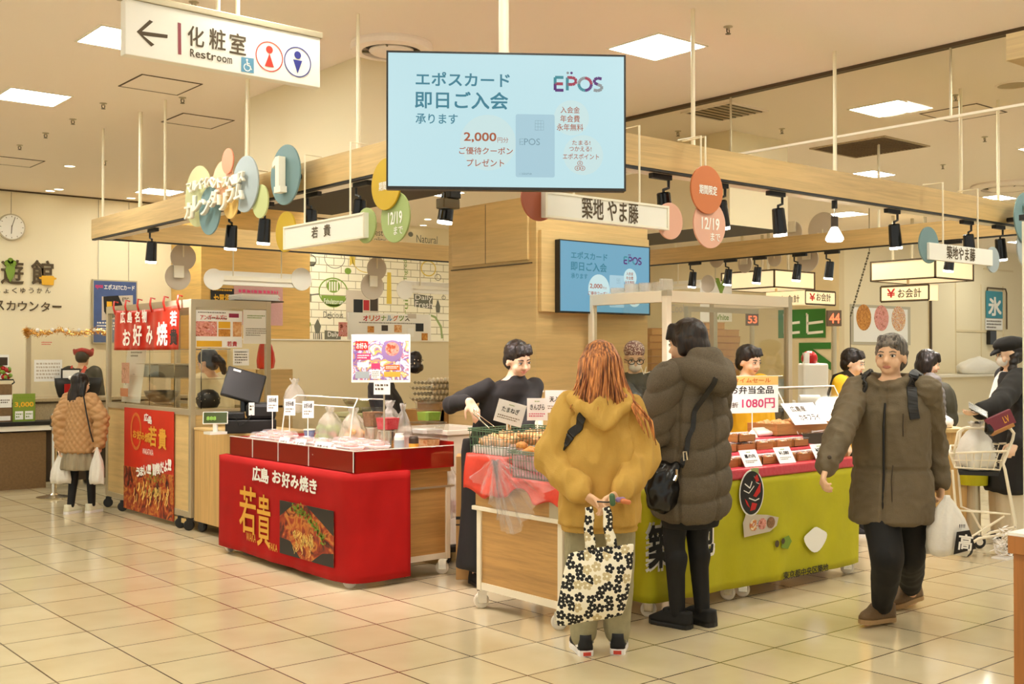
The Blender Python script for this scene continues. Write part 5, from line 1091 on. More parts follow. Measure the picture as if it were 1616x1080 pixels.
def pump(label, x, y, z, h):
    t = thing('pump_bottle', label, 'bottle', (x, y, z)); MB().lathe([(.03,0),(.033,.01),(.033,h*.55),(.012,h*.68),(.012,h*.74)], (x,y,z), 20).build('bottle', 'white_plastic', t, smooth=True)
    b = MB(); b.tube([(x,y,z+h*.74),(x,y,z+h*.93)], .006, 8); b.tube([(x-.005,y,z+h*.95),(x+.045,y,z+h*.93)], .008, 8); b.lathe([(.015,h*.74),(.015,h*.8),(.001,h*.81)], (x,y,z), 14); b.build('pump', 'white_plastic', t)
q = ay(850, 650, 6.1); pump('white pump bottle of sanitiser behind the root vegetable card', q.x, 6.1, .95, .30); q = ay(842, 650, 6.12); t = thing('bottle', 'short white capped bottle left of the pump bottle', 'bottle', (q.x-.03, 6.14, .95)); MB().lathe([(.03,0),(.03,.17),(.018,.2),(.018,.23),(.001,.23)], (q.x-.03,6.14,.95), 18).build('body', 'white_plastic', t)
t = thing('notice_sheet', 'small green leaflet behind the wagon basket', 'notice', tuple(ay(823,665,5.95))); q = ay(823,668,5.95); rect(FY(tuple(q)), .075, .15, .003, 'sheet', 'disc_pale', t); dashes(FY(tuple(q+Vector((0,-.001,0)))), .05, .1, 4, 'print_green', t)

# ------------------------------------------------------------------ green bento stall
EX0, EX1, EY0, EY1 = 4.60, 6.70, 4.33, 5.02
t = thing('stall_table', 'long wheeled sales table under the lime green cloth', 'table', (5.7, 4.7, 0))
MB().box(EX0+.03, EX1-.03, EY0+.03, EY1, .70, .735).build('tabletop', 'oak_cart', t)
for x in (EX0+.08, EX1-.06):
    for y in (EY0+.08, EY1-.05): MB().box(x-.02,x+.02,y-.02,y+.02,.105,.70).build('leg', 'frame_white', t)
MB().box(EX1-.05, EX1-.035, EY0+.1, EY1-.07, .15, .70).build('side_panel', 'oak_cart', t); MB().box(EX1-.06, EX1-.03, EY0+.1, EY1-.07, .108, .15).build('bottom_rail', 'frame_white', t); MB().box(EX0+.1, EX1-.1, EY0+.08, EY0+.11, .108, .15).build('bottom_rail', 'frame_white', t)
for x in (EX0+.08, 5.38, 5.52, EX1-.06):
    for y in (EY0+.06, EY1-.05): caster(t, x, y, .6)
cl = thing('stall_cloth', 'lime green stall cloth with black brush emblem', 'tablecloth', (5.65, EY0, .73))
rows = cloth_drop([(EX0, EY0+.4), (EX0, EY0+.06), (EX0+.02, EY0+.02), (EX0+.06, EY0), (EX1-.02, EY0), (EX1, EY0+.03), (EX1, EY0+.10)], .085, .735, .008, hem=.006, seed=4)
b = MB(); b.rings(rows, cap=False, closed=False); o = b.build('cloth', 'green_cloth', cl, smooth=True, fix=False); o.modifiers.new('t','SOLIDIFY').thickness = .003
YC = EY0 - .018
txt_px('築', 'y', YC, 1018, 822, 1066, 902, 'print_white', cl, .11); txt_px('築', 'y', YC, 1022, 827, 1062, 897, 'print_black', cl, .05, out=.005)
txt_px('地', 'y', YC, 1090, 815, 1128, 880, 'print_white', cl, .11); txt_px('地', 'y', YC, 1093, 820, 1125, 875, 'print_black', cl, .05, out=.005)
c = ay(1186, 778, YC); b = MB(); b.disc(FY(tuple(c), .001), .118, .001, 40, .142); b.build('emblem_edge', 'print_white', cl); b = MB(); b.disc(FY(tuple(c), .003), .108, .001, 40, .132); b.build('emblem', 'print_black', cl)
mm = FY(tuple(c), .0045)
b = MB()
for pts in ([(.02,.09),(.05,.11),(.07,.07),(.04,.06)],[(.03,.0),(.085,.06),(.08,.0),(.04,-.03),(.01,-.02)],[(-.07,-.03),(-.05,-.07),(-.02,-.09),(-.045,-.05)],[(.0,-.06),(.05,-.07),(.03,-.105),(-.02,-.11)]): b.prism(pts, mm, .0005)
b.build('emblem_red', 'print_red', cl); b = MB(); stroke(b, mm, [(-.07,.06),(-.02,.03),(.0,.07)], .008); stroke(b, mm, [(-.08,.02),(-.03,.0),(.02,.04)], .006); stroke(b, mm, [(-.03,-.03),(.03,-.05),(.07,-.04)], .007); stroke(b, mm, [(.02,.1),(.04,.06),(.07,.05)], .004); b.build('emblem_lines', 'print_white', cl)
c = ay(1205, 828, YC); b = MB(); b.prism([(-.19,-.06),(.06,-.05),(.13,-.02),(.15,.03),(.04,.055),(-.17,.08),(-.2,.03)], FY(tuple(c), .001), .0006); b.build('banner_print', 'disc_back', cl)
for i, m in enumerate(('bento_food','okonomi_food','paste_brown')): b = MB(); b.disc(FY(tuple(c+Vector((-.1+.085*i,0,.005))), .003), .04, .0006, 20, .035); b.build('dish_print', m, cl)
c = ay(1287, 852, YC); b = MB(); b.prism([(.12*math.cos(a)*(1+.12*math.sin(3*a)), .075*math.sin(a)*(1+.1*math.cos(4*a))) for a in [i*2*PI/26 for i in range(26)]], FY(tuple(c), .002), .0006); b.build('rice_print', 'print_white', cl)
b = MB(); cc = FY(tuple(ay(1240, 856, YC)), .002); b.prism([(-.05,-.03),(.02,-.045),(.06,.0),(.03,.04),(-.03,.03)], cc, .0005); b.build('garnish_print', 'print_green', cl); b = MB(); b.disc(off(cc,-.09,.0), .022, .0006, 14); b.disc(off(cc,-.03,.01,.001), .018, .0006, 12); b.build('garnish_print', 'print_brown', cl)
text('東京都中央区築地', FY(tuple(ay(1272, 902, YC)), .002), .48, .05, 'print_black', cl, .03)
# stepped pink display
t = thing('display_step', 'pink film wrapped stepped display on the green stall', 'display stand', (5.65, 4.7, .735))
steps = ((EY0-.012, 4.57, .80), (4.57, 4.79, .865), (4.79, EY1+.05, .925))
for i, (y0, y1, z) in enumerate(steps): MB().box(EX0+.2, EX1-.02, y0, y1, .737, z).build('step', 'pink_wrap', t, .012)
b = MB(); b.box(5.48, 5.55, EY0-.02, EY0-.013, .60, .80); b.build('green_tape', 'disc_green', t)
def make_bento(lb):
    g = thing('bento_box', lb, 'bento box', (0,0,0), group='bento boxes in wooden trays on the pink steps')
    b = MB(); w, d, h = .085, .06, .045
    b.box(-w,w,-d,-d+.006,0,h); b.box(-w,w,d-.006,d,0,h); b.box(-w,-w+.006,-d,d,0,h); b.box(w-.006,w,-d,d,0,h); b.box(-w,w,-d,d,0,.004); b.build('box', 'bento_wood', g, local=True)
    b = MB(); rr = random.Random(5); 
    for i in range(14): b.ball((-w+.02+rr.random()*(2*w-.04), -d+.018+rr.random()*(2*d-.036), h-.008+rr.random()*.008), .02, .016, .012, 10, 6)
    b.build('food', 'bento_food', g, smooth=True, local=True)
    MB().box(-w-.002,w+.002,-d-.002,d+.002,h+.008,h+.011).build('clear_lid', 'food_film', g, local=True)
    b = MB(); b.box(-w-.002,w+.002,-.012,.012,h+.0115,h+.0122); b.build('paper_band', 'white_paper', g, local=True); return g
first = None; rnd = random.Random(12)
for (y, z, xs) in ((4.47,.802,[5.0+.195*i for i in range(9)]),(4.68,.867,[5.05+.195*i for i in range(8)]),(4.88,.927,[5.0+.2*i for i in range(5)])):
    for x in xs:
        p = (x+rnd.uniform(-.01,.01), y+rnd.uniform(-.008,.008), z)
        if first is None: first = make_bento('wooden bento box with clear lid on the pink steps'); first.location = p
        else: dup(first, p, rnd.uniform(-.06,.06))
        if rnd.random() < .35 and y > 4.6 and x < 5.9: dup(first, (p[0], p[1], z+.06), rnd.uniform(-.06,.06))
for u, lb, s in ((1189,'white price card at the front left of the green stall','幕の内'),(1243,'wide white price card at the middle front of the green stall','¥1,080'),(1300,'white price card at the front right of the green stall, near the hand','¥980')):
    p = ay(u, 742, 4.36); card(lb, (p.x, 4.355, .803), .15, .115, .55, -.1, [(s,.62,.24,.6,'print_black'),('-',.3,.2,.7,'print_grey',2),('-',.86,.1,.25,'print_green',1,-.3)])
p = ay(1187, 700, 4.84); zz = ay(1187, 652, 4.84).z
tt = card('large time sale card for bento on a stand', (p.x, 4.84, .927), ay(1222,620,4.84).x-ay(1154,620,4.84).x-.02, ay(1187,594,4.84).z-ay(1187,648,4.84).z+.02, .0, -.25, [('お弁当全品',.62,.21,.82,'print_black'),('1折',.22,.14,.16,'print_brown',-.34),('1080円',.26,.27,.62,'print_pink',.12)], stick=zz-.927)
R = Matrix.Translation(Vector((p.x, 4.84, zz))) @ Matrix.Rotation(-.25,4,'Z') @ Matrix.Rotation(PI/2,4,'X'); cw = ay(1222,620,4.84).x-ay(1154,620,4.84).x-.02; ch = ay(1187,594,4.84).z-ay(1187,648,4.84).z+.02
rect(off(R, 0, ch*.87, .001), cw, ch*.24, .0006, 'yellow_band', 'disc_sand', tt); text('タイムセール', off(R, 0, ch*.88, .002), cw*.7, ch*.13, 'print_orange', tt, .03)
b = MB(); b.lathe([(.04,0),(.035,.015),(.008,.05)], (p.x,4.84,.927), 18); b.build('foot', 'white_plastic', tt)
# fried oyster tray with guard
c = ay(1262, 672, 4.86); tx0, tx1 = ay(1208,672,4.9).x, ay(1318,672,4.9).x
t = thing('wooden_tray', 'wide wooden tray of fried oysters at the rear right of the green stall', 'tray', ((tx0+tx1)/2, 4.9, .927)); b = MB()
b.box(tx0,tx1,4.80,4.815,.927,1.01); b.box(tx0,tx1,5.045,5.06,.927,1.01); b.box(tx0,tx0+.015,4.815,5.045,.927,1.01); b.box(tx1-.015,tx1,4.815,5.045,.927,1.01); b.box(tx0,tx1,4.80,5.06,.927,.935); b.build('tray', 'bento_wood', t, .002); b = MB(); b.box(tx0+.02,tx1-.02,4.82,5.04,.936,.985); b.build('red_liner', 'red_wrap', t)
morsels('breaded oyster in the wooden tray', 'fried food', 'fried_oyster', [(tx0+.06+.07*(i%8), 4.86+.065*(i//8), 1.0+.008*(i%2)) for i in range(24) if tx0+.06+.07*(i%8) < tx1-.04], .036, 'fried_food', 'breaded oysters in the wooden tray', .4)
t = thing('sneeze_guard', 'clear acrylic guard leaning over the fried oyster tray', 'guard', ((tx0+tx1)/2, 4.8, .93)); a0, a1 = ay(1225,612,4.98), ay(1316,612,4.98)
b = MB(); b.quad((a0.x,4.79,.93),(a1.x,4.79,.93),(a1.x,4.98,a0.z),(a0.x,4.98,a0.z)); b.quad((a0.x,4.98,a0.z),(a1.x,4.98,a0.z),(a1.x,5.06,a0.z-.02),(a0.x,5.06,a0.z-.02)); b.build('sheet', 'acrylic', t, fix=False)
b = MB(); b.tube([(a0.x,4.98,a0.z),(a1.x,4.98,a0.z)], .007, 6); b.tube([(a0.x,4.79,.93),(a0.x,4.98,a0.z)], .004, 6); b.tube([(a1.x,4.79,.93),(a1.x,4.98,a0.z)], .004, 6); b.build('edge', 'white_plastic', t)
p = ay(1280, 672, 4.76); card('tilted white card for fried oysters on the guard', (p.x, 4.755, 1.0), .34, .2, .75, -.1, [('広島産',.72,.26,.45,'print_brown',-.1),('カキフライ',.32,.28,.62,'print_brown',.08)])
t = thing('folded_towel', 'folded white towel on the rear pink step', 'towel', (ay(1215,685,4.86).x, 4.9, .927)); x = ay(1215,680,4.86).x; b = MB(); 
for k in range(3): b.cap((x-.12+.01*k,4.86+.03*k,.945+.012*k), .018, (x+.12,4.85+.03*k,.945+.01*k), .02)
remesh(b, .008, 'towel', 'foam_white', t, 4)

# glass frame booth behind the green stall
FX0, FX1, FY0, FY1, FZ = 6.05, 7.55, 5.52, 6.35, 1.965
t = thing('glass_screen_booth', 'white aluminium frame booth with clear panes behind the bento stall', 'booth', (6.8, 5.9, 0))
for x, y in ((FX0,FY0),(FX0,FY1-.05),(FX1-.05,FY0),(FX1-.05,FY1-.05)): MB().box(x, x+.05, y, y+.05, .0, FZ).build('post', 'alu' if x > 7 else 'frame_white', t, .003)
for z0, z1 in ((FZ-.085, FZ), (.88, .93)):
    b = MB(); b.box(FX0, FX0+.05, FY0+.05, FY1-.05, z0, z1); b.box(FX0+.05, FX1-.05, FY0, FY0+.05, z0, z1); b.box(FX1-.05, FX1, FY0+.05, FY1-.05, z0, z1); b.build('rail', 'frame_white', t, .002)
for x, y in ((FX0,FY0),(FX1-.05,FY0)): MB().box(x-.002, x+.052, y-.002, y+.052, FZ-.04, FZ+.002).build('corner_cap', 'alu', t)
MB().box(FX0+.022, FX0+.026, FY0+.05, FY1-.05, .93, FZ-.085).build('glass_pane', 'glass', t); MB().box(FX0+.05, FX1-.05, FY0+.022, FY0+.026, .93, FZ-.085).build('glass_pane', 'glass', t); MB().box(FX1-.026, FX1-.022, FY0+.05, FY1-.05, .93, FZ-.085).build('glass_pane', 'glass', t)
MB().box(6.62, 6.66, FY0+.3, FY0+.34, .93, FZ-.09).build('inner_post', 'alu', t); MB().box(6.66, FX1-.05, FY0+.3, FY0+.33, FZ-.13, FZ-.09).build('inner_rail', 'alu', t)
b = MB(); b.box(FX0+.01, FX0+.02, FY0+.05, FY1-.05, 0, .88); b.box(FX0+.05, FX1-.05, FY0+.01, FY0+.02, 0, .88); b.build('lower_panel', 'black', t)
MB().box(FX0+.03, FX1-.03, FY0+.03, FY0+.3, .86, .9).build('worktop', 'black', t)
t = thing('lid_stack', 'stacks of clear plastic lids on top of the white frame booth', 'lids', (6.1, 5.8, FZ)); b = MB(); k = 0
for yy in (6.08, 5.93, 5.78, 5.64):
    for q in range(10 if yy < 6 else 6): b.lathe([(.055,FZ+.006*q),(.06,FZ+.006*q+.012),(.064,FZ+.006*q+.014)], (FX0+.06,yy,0), 20, cap=False)
b.build('lids', 'bag_clear', t, smooth=False, fix=False); MB().box(FX0+.0,FX0+.12,5.56,5.60,FZ,FZ+.09).build('end_bag', 'bag_clear', t, .01)
# bento box stacks behind
rnd = random.Random(14); n = 0
for u0, u1, nn, base, d in ((1026,1050,8,1.10,9.4),(1052,1090,8,1.10,9.5),(1108,1138,9,1.1,9.6),(1136,1158,8,1.1,9.7)):
    a = ay((u0+u1)/2, 600, 6.80+.03*(d-9.4))
    for k in range(nn+4):
        z = .989 + .062*k; t_ = None
        lb = 'brown wooden bento carton stacked on the rear counter'
        if n == 0:
            bx = thing('bento_carton', lb, 'box', (a.x, a.y, z), -YAW+.2, 'stacked bento cartons on the rear counter'); b = MB(); b.box(-.095,.095,-.09,.09,0,.054); b.build('carton', 'cardboard', bx, .003, local=True); b = MB(); b.box(-.097,.097,-.092,.092,.054,.06); b.build('lid', 'bento_wood', bx, local=True)
        else: dup(bx, (a.x+rnd.uniform(-.008,.008), a.y+rnd.uniform(-.008,.008), z), -YAW+.2+rnd.uniform(-.08,.08))
        n += 1
t = thing('rear_counter', 'dark rear counter behind the white frame booth', 'counter', (8.2, 6.8, 0))
MB().box(6.86, 9.55, 6.57, 7.05, 0, .95).build('body', 'dark_brown', t); MB().box(6.85, 9.57, 6.55, 7.07, .95, .988).build('top', 'black', t, .004)
def on_counter(u, dd=0): q = ay(u, 600, 6.8+dd); return Vector((q.x, q.y, .989))
q = on_counter(1282); t = thing('label_printer', 'white label printer with a red lid on the rear counter', 'printer', tuple(q)); T = Matrix.Translation(q) @ Matrix.Rotation(-YAW,4,'Z'); MB().box(-.12,.14,-.1,.12,.0,.42,T).build('body', 'white_plastic', t, .02); b = MB(); b.ball((0,0,0), .085, .07, .08, 16, 10, None); o = b.build('red_lid', 'red_board', t, smooth=True); o.matrix_parent_inverse = Matrix.Translation(-q) @ T @ Matrix.Translation((-.03,0,.47)); MB().box(-.10,-.05,-.08,.0,.42,.53,T).build('paper_feed', 'white_paper', t)
q = on_counter(1277,-.16); t = thing('paper_roll', 'white kitchen roll lying on the rear counter edge', 'paper roll', tuple(q)); T = Matrix.Translation(q+Vector((0,0,.055))) @ Matrix.Rotation(-YAW,4,'Z') @ Matrix.Rotation(PI/2,4,'Y'); b = MB(); b.lathe([(.018,-.1),(.055,-.1),(.055,.1),(.018,.1)], mtx=T, n=28); b.build('roll', 'white_paper', t)
q = on_counter(1236,.0); t = thing('counter_scale', 'white counter scale with a pale screen seen through the booth glass', 'scale', tuple(q)); T = Matrix.Translation(q) @ Matrix.Rotation(-YAW,4,'Z'); MB().box(-.1,.1,-.1,.1,0,.06,T).build('base', 'white_plastic', t, .01); MB().box(-.09,.08,.02,.05,.06,.30,T).build('screen', 'alu', t, .008); MB().box(-.075,.065,.016,.02,.09,.27,T).build('display', 'disc_blue', t)

# ------------------------------------------------------------------ wood cabinet and timber at the right edge
q = ad(1590, 900, 4.35)
t = thing('wood_cabinet', 'warm brown cabinet with white top at the lower right edge', 'cabinet', (q.x+.4, q.y-.6, 0)); X, Y = q.x, q.y
MB().box(X+.015, X+.9, Y-1.2, Y-.015, 0, .72).build('body', 'cabinet_wood', t, .003); MB().box(X, X+.92, Y-1.2, Y, .72, .79).build('top_edge', 'cabinet_wood', t, .003); MB().box(X, X+.92, Y-1.2, Y, .79, .802).build('worktop', 'white_plastic', t)
for y1 in (Y-.06, Y-.62): MB().box(X+.002, X+.016, y1-.52, y1, .03, .70).build('door', 'cabinet_wood', t, .004)
q = ad(1588, 100, 4.6); t = thing('timber_beam', 'end of another timber beam at the top right corner', 'beam', (q.x+.5, q.y, 2.72)); z0 = ad(1588,96,4.6).z; MB().box(q.x, q.x+1.4, q.y-.3, q.y, z0, z0+.11).build('beam', 'oak', t); MB().cyl((q.x+.5,q.y-.15,z0+.11),(q.x+.5,q.y-.15,ZC),.012,10).build('hanging_rod', 'rod_white', t)
q = ad(1613, 500, 5.9); t = thing('white_post', 'slim white post along the right edge of the photo', 'post', (q.x, q.y, 0)); MB().box(q.x, q.x+.06, q.y-.06, q.y, 0, 2.2).build('post', 'white_paint', t, .003); b = MB(); b.box(q.x-.005,q.x+.065,q.y-.065,q.y+.005,0,.02); b.build('foot', 'white_paint', t)
b = MB(); b.box(q.x-.05,q.x+.06,q.y-.05,q.y-.01,2.2,2.23); b.build('head', 'black', t)
# ================================================================== PEOPLE
mat('skin', (232,186,148), .5, var=.05, vscale=20); mat('skin_light', (238,198,164), .5, var=.04, vscale=20); mat('lip', (206,134,112), .5); mat('eye_white', (244,240,232), .3); mat('iris', (40,26,18), .2)
def hair_mat(name, a, b_, sc=(60,60,3)):
    m, nt, N, L, b = _nt(name); tc = N.new('ShaderNodeTexCoord'); mp = N.new('ShaderNodeMapping'); mp.inputs['Scale'].default_value = sc; L.new(tc.outputs['Object'], mp.inputs[0])
    n = N.new('ShaderNodeTexNoise'); n.inputs['Scale'].default_value = 1.6; n.inputs['Detail'].default_value = 4; L.new(mp.outputs[0], n.inputs['Vector'])
    r = N.new('ShaderNodeValToRGB'); r.color_ramp.elements[0].position = .38; r.color_ramp.elements[1].position = .62; r.color_ramp.elements[0].color = lin(a); r.color_ramp.elements[1].color = lin(b_)
    L.new(n.outputs['Fac'], r.inputs[0]); L.new(r.outputs[0], b.inputs['Base Color']); b.inputs['Roughness'].default_value = .42
    bp = N.new('ShaderNodeBump'); bp.inputs['Strength'].default_value = .5; bp.inputs['Distance'].default_value = .004; L.new(n.outputs['Fac'], bp.inputs['Height']); L.new(bp.outputs[0], b.inputs['Normal']); M[name] = m
hair_mat('hair_black', (14,10,9), (44,32,24)); hair_mat('hair_brown', (17,11,8), (46,28,18)); hair_mat('hair_orange', (128,64,26), (230,152,84)); hair_mat('hair_root', (70,40,20), (190,116,58)); hair_mat('hair_grey', (60,52,46), (120,110,98))
mat('hoodie', (196,154,72), .9, bump=.25, bscale=180, var=.06, vscale=9); mat('sweat_grey', (156,146,112), .9, bump=.25, bscale=180, var=.08, vscale=30); mat('puffer_grey', (98,86,68), .8, bump=.35, bscale=260, var=.22, vscale=180)
mat('tights', (18,16,15), .75); mat('suede_black', (24,21,18), .8); mat('khaki_coat', (104,90,66), .75, bump=.2, bscale=160, var=.08, vscale=8); mat('trouser_black', (22,20,18), .85); mat('shoe_brown', (112,86,54), .7, bump=.3, bscale=80); mat('sole_tan', (170,136,90), .7)
mat('black_shirt', (30,27,25), .85); mat('apron_black', (26,24,22), .8); mat('yellow_jacket', (230,180,20), .75); mat('grey_knit', (120,114,100), .9); mat('cream_knit', (252,238,200), .9, bump=.3, bscale=150); mat('dark_jacket', (44,44,36), .5, var=.2, vscale=14); mat('coat_black', (34,31,29), .85)
mat('quilt_tan', (186,142,94), .75); mat('skirt_check', (150,136,110), .85, var=.35, vscale=18, stretch=(1,1,.08)); mat('shoe_white', (236,230,200), .6); mat('mask_white', (244,240,234), .7); mat('puffer_blue', (110,104,100), .6); mat('rucksack', (58,54,34), .7); mat('sneaker_black', (22,20,20), .7); mat('leather_black', (20,18,18), .25); mat('burgundy', (120,46,58), .5); mat('wide_pale', (226,212,184), .8); mat('red_strap', (206,64,44), .6); mat('red_hat', (170,40,40), .7, var=.4, vscale=24)
class Person:
    def __init__(s, label, x, y, rot, h=1.6, cat='person', vox=.009, skin='skin'):
        s.t = thing('person', label, cat, (x, y, 0), rot); s.k = h/1.6; s.rot = rot; s.x, s.y = x, y; s.vox = vox; s.skin = skin
        s.I = (Matrix.Translation((x,y,0)) @ Matrix.Rotation(rot,4,'Z')).inverted(); s.body = MB(); s.lean = Vector((0,0,0)); s.headM = Matrix.Identity(4)
    def L(s, u, v, d): return s.I @ ad(u, v, d)                      # photo point at a depth -> the person's own frame
    def sh(s, p):                                                     # lean of the upper body
        p = Vector(p); f = max(0, p.z/s.k-.86)/.5; return p + s.lean*f
    def rings(s, mb, prof, n=32, sq=2.4, lean=True):
        R = []
        for z, rx, ry, *o in prof:
            dx = o[0] if o else 0; dy = o[1] if len(o) > 1 else 0; ring = []
            for j in range(n):
                a = 2*PI*j/n; c, s_ = math.cos(a), math.sin(a)
                p = Vector(((dx + rx*math.copysign(abs(c)**(2/sq), c))*s.k, (dy + ry*math.copysign(abs(s_)**(2/sq), s_))*s.k, z*s.k)); ring.append(s.sh(p) if lean else p)
            R.append(ring)
        mb.rings(R)
    def pose(s, arms=None, feet=((-.085,0),(.085,0)), sw=.165, lean=(0,0,0), head=(0,0,0), toe=(0,0), knees=None, shz=1.285):
        k = s.k; s.lean = Vector(lean)
        s.hip = [Vector((sx*.085*k, 0, .84*k)) for sx in (-1,1)]; s.ank = [Vector((fx, fy, .075*k)) for fx, fy in feet]; s.toe = toe
        s.knee = [(s.hip[i]+s.ank[i])/2 + Vector((0, .03*k, .0)) for i in (0,1)] if knees is None else [Vector(q) for q in knees]
        s.shd = [s.sh((sx*sw*k, -.005, shz*k)) for sx in (-1,1)]
        d = [(Vector((sx*.22*k, -.01, 1.03*k)), Vector((sx*.23*k, .06, .80*k))) for sx in (-1,1)]
        s.elb = [Vector(arms[i][0]) if arms and arms[i] else s.sh(d[i][0]) for i in (0,1)]; s.wri = [Vector(arms[i][1]) if arms and arms[i] else s.sh(d[i][1]) for i in (0,1)]
        b = s.body
        s.rings(b, ((.78,.12,.085),(.86,.155,.105),(.98,.125,.09),(1.12,.135,.10),(1.24,.15,.095),(1.31,.11,.075),(1.36,.05,.05)), sq=2.1)
        for i in (0,1):
            b.cap(s.hip[i], .078*k, s.knee[i], .05*k); b.cap(s.knee[i], .05*k, s.ank[i], .034*k)
            ty = Matrix.Rotation(toe[i],4,'Z') @ Vector((0,1,0)); b.cap(s.ank[i]-ty*.02-Vector((0,0,.035*k)), .03*k, s.ank[i]+ty*.13*k-Vector((0,0,.05*k)), .022*k)
            b.cap(s.shd[i], .05*k, s.elb[i], .038*k); b.cap(s.elb[i], .037*k, s.wri[i], .026*k)
        s.headM = Matrix.Translation(s.sh((0,.012*k,1.378*k))) @ Matrix.Rotation(head[0],4,'Z') @ Matrix.Rotation(head[1],4,'X') @ Matrix.Rotation(head[2],4,'Y') @ Matrix.Scale(k,4)   # head frame: origin at the top of the neck
        H = s.headM
        b.cap(s.sh((0,0,1.30*k)), .056*k, H @ Vector((0,-.005,.03)), .046*k)
        R3 = H.to_3x3().to_4x4()
        def el(c, r, n=18, m=12): b.ball(H @ Vector(c), *r, n, m, R3)
        el((0,-.012,.115), (.073,.092,.092)); el((0,.018,.05), (.055,.062,.066)); el((0,.052,.012), (.028,.022,.02)); el((0,.052,.10), (.052,.03,.05)); el((-.036,.055,.052), (.024,.02,.03)); el((.036,.055,.052), (.024,.02,.03))
        b.cap(H @ Vector((0,.078,.088)), .0075*k, H @ Vector((0,.095,.058)), .012*k, 10); b.cap(H @ Vector((-.012,.084,.055)), .008*k, H @ Vector((.012,.084,.055)), .008*k, 8)
        for sx in (-1,1): el((sx*.073,-.012,.075), (.010,.020,.031), 10, 8); b.cap(H @ Vector((sx*.012,.076,.098)), .008*k, H @ Vector((sx*.04,.068,.10)), .007*k, 8)
    def hand(s, i, d=None, n=None, curl=.7, spread=0.0, thumb=1.0):
        b = s.body; k = s.k; w0 = s.wri[i]; d = (Vector(d) if d else (s.wri[i]-s.elb[i])).normalized(); n = Vector(n or (0,1,0)); n = (n - d*n.dot(d)).normalized(); w = d.cross(n)
        # thumb side: towards +w for one hand, -w for the other
        ts = thumb
        for q in range(4):
            o = (q-1.5)*.0175*k; kn = w0 + d*(.085 - abs(q-1.2)*.005)*k + w*o*ts
            b.cap(w0 + w*o*.6*ts, .0165*k, kn, .0125*k, 10)
            p = kn; ang = 0; ln = (.062,.072,.068,.052)[q]*k
            for sgi, f in enumerate((.46,.31,.23)):
                ang += curl*(.75 + .12*sgi + .06*q); dd = (d*math.cos(ang) + n*math.sin(ang) + w*ts*(q-1.5)*spread).normalized(); p2 = p + dd*ln*f; b.cap(p, (.0095-.0007*sgi)*k, p2, (.0088-.0009*sgi)*k, 8); p = p2
        t0 = w0 + d*.025*k - w*ts*.024*k; t1 = t0 + (d*.55 - w*ts*.75 + n*.35).normalized()*.038*k; t2 = t1 + (d*.85 - w*ts*.2 + n*(.3+curl*.4)).normalized()*.032*k; t3 = t2 + (d*.8 + n*(.3+curl*.5)).normalized()*.024*k
        b.cap(w0 + d*.008*k, .016*k, t0, .0145*k, 10); b.cap(t0, .013*k, t1, .0105*k, 8); b.cap(t1, .0102*k, t2, .0092*k, 8); b.cap(t2, .009*k, t3, .007*k, 8)
    def finish(s, hairm='hair_black', face=True, eyes_closed=False):
        remesh(s.body, s.vox, 'body', s.skin, s.t, 2, local=True)
        H = s.headM; R3 = H.to_3x3().to_4x4()
        if face:
            for sx in (-1,1):
                b = MB(); b.ball(H @ Vector((sx*.031,.0755,.088)), .0125, .008, .0062, 12, 8, R3); b.build('eye', 'eye_white', s.t, smooth=True, local=True)
                b = MB(); b.ball(H @ Vector((sx*.031,.081,.088)), .0062, .004, .0062, 10, 8, R3); b.build('iris', 'iris', s.t, smooth=True, local=True)
                b = MB(); b.tube([H @ Vector((sx*x_, y_, z_)) for x_, y_, z_ in ((.014,.083,.108),(.032,.080,.113),(.048,.068,.108))], [.003,.0034,.002], 6); b.build('eyebrow', hairm, s.t, local=True)
                b = MB(); b.tube([H @ Vector((sx*x_, y_, z_)) for x_, y_, z_ in ((.018,.080,.093),(.031,.084,.0965),(.046,.074,.092))], .0022, 6); b.build('eyelid', hairm, s.t, local=True)
            b = MB(); b.tube([H @ Vector(q) for q in ((-.022,.074,.030),(-.01,.0815,.0335),(0,.083,.032),(.01,.0815,.0335),(.022,.074,.030))], [.002,.0042,.004,.0042,.002], 8); b.tube([H @ Vector(q) for q in ((-.018,.075,.027),(0,.082,.0245),(.018,.075,.027))], [.002,.005,.002], 8); b.build('lips', 'lip', s.t, smooth=True, local=True)
    def blob(s, name, m, balls=(), caps=(), vox=.009, it=3, fn=None):
        """garment or hair grown from ellipsoids and capsules in the head frame"""
        H = s.headM; R3 = H.to_3x3().to_4x4(); b = MB()
        for c, r in balls: b.ball(H @ Vector(c), *r, 20, 14, R3)
        for a, ra, c, rc in caps: b.cap(H @ Vector(a), ra*s.k, H @ Vector(c), rc*s.k)
        return remesh(b, vox, name, m, s.t, it, fn, local=True)
    def strands(s, name, m, starts, seed=1, r=.005, wav=.01, hf=None):
        rnd = random.Random(seed); b = MB(); H = s.headM
        for pts in starts:
            ph = rnd.uniform(0,6); q = []
            for i, p in enumerate(pts): f = i/(len(pts)-1); q.append((H @ Vector(p) if not hf else Vector(p)) + Vector((math.sin(ph+f*5)*wav*f, math.cos(ph*1.7+f*4)*wav*f, 0)))
            rr = [r*(1-.75*(i/(len(pts)-1))**2) for i in range(len(pts))]; b.tube(q, rr, 6)
        return b.build(name, m, s.t, smooth=True, local=True)
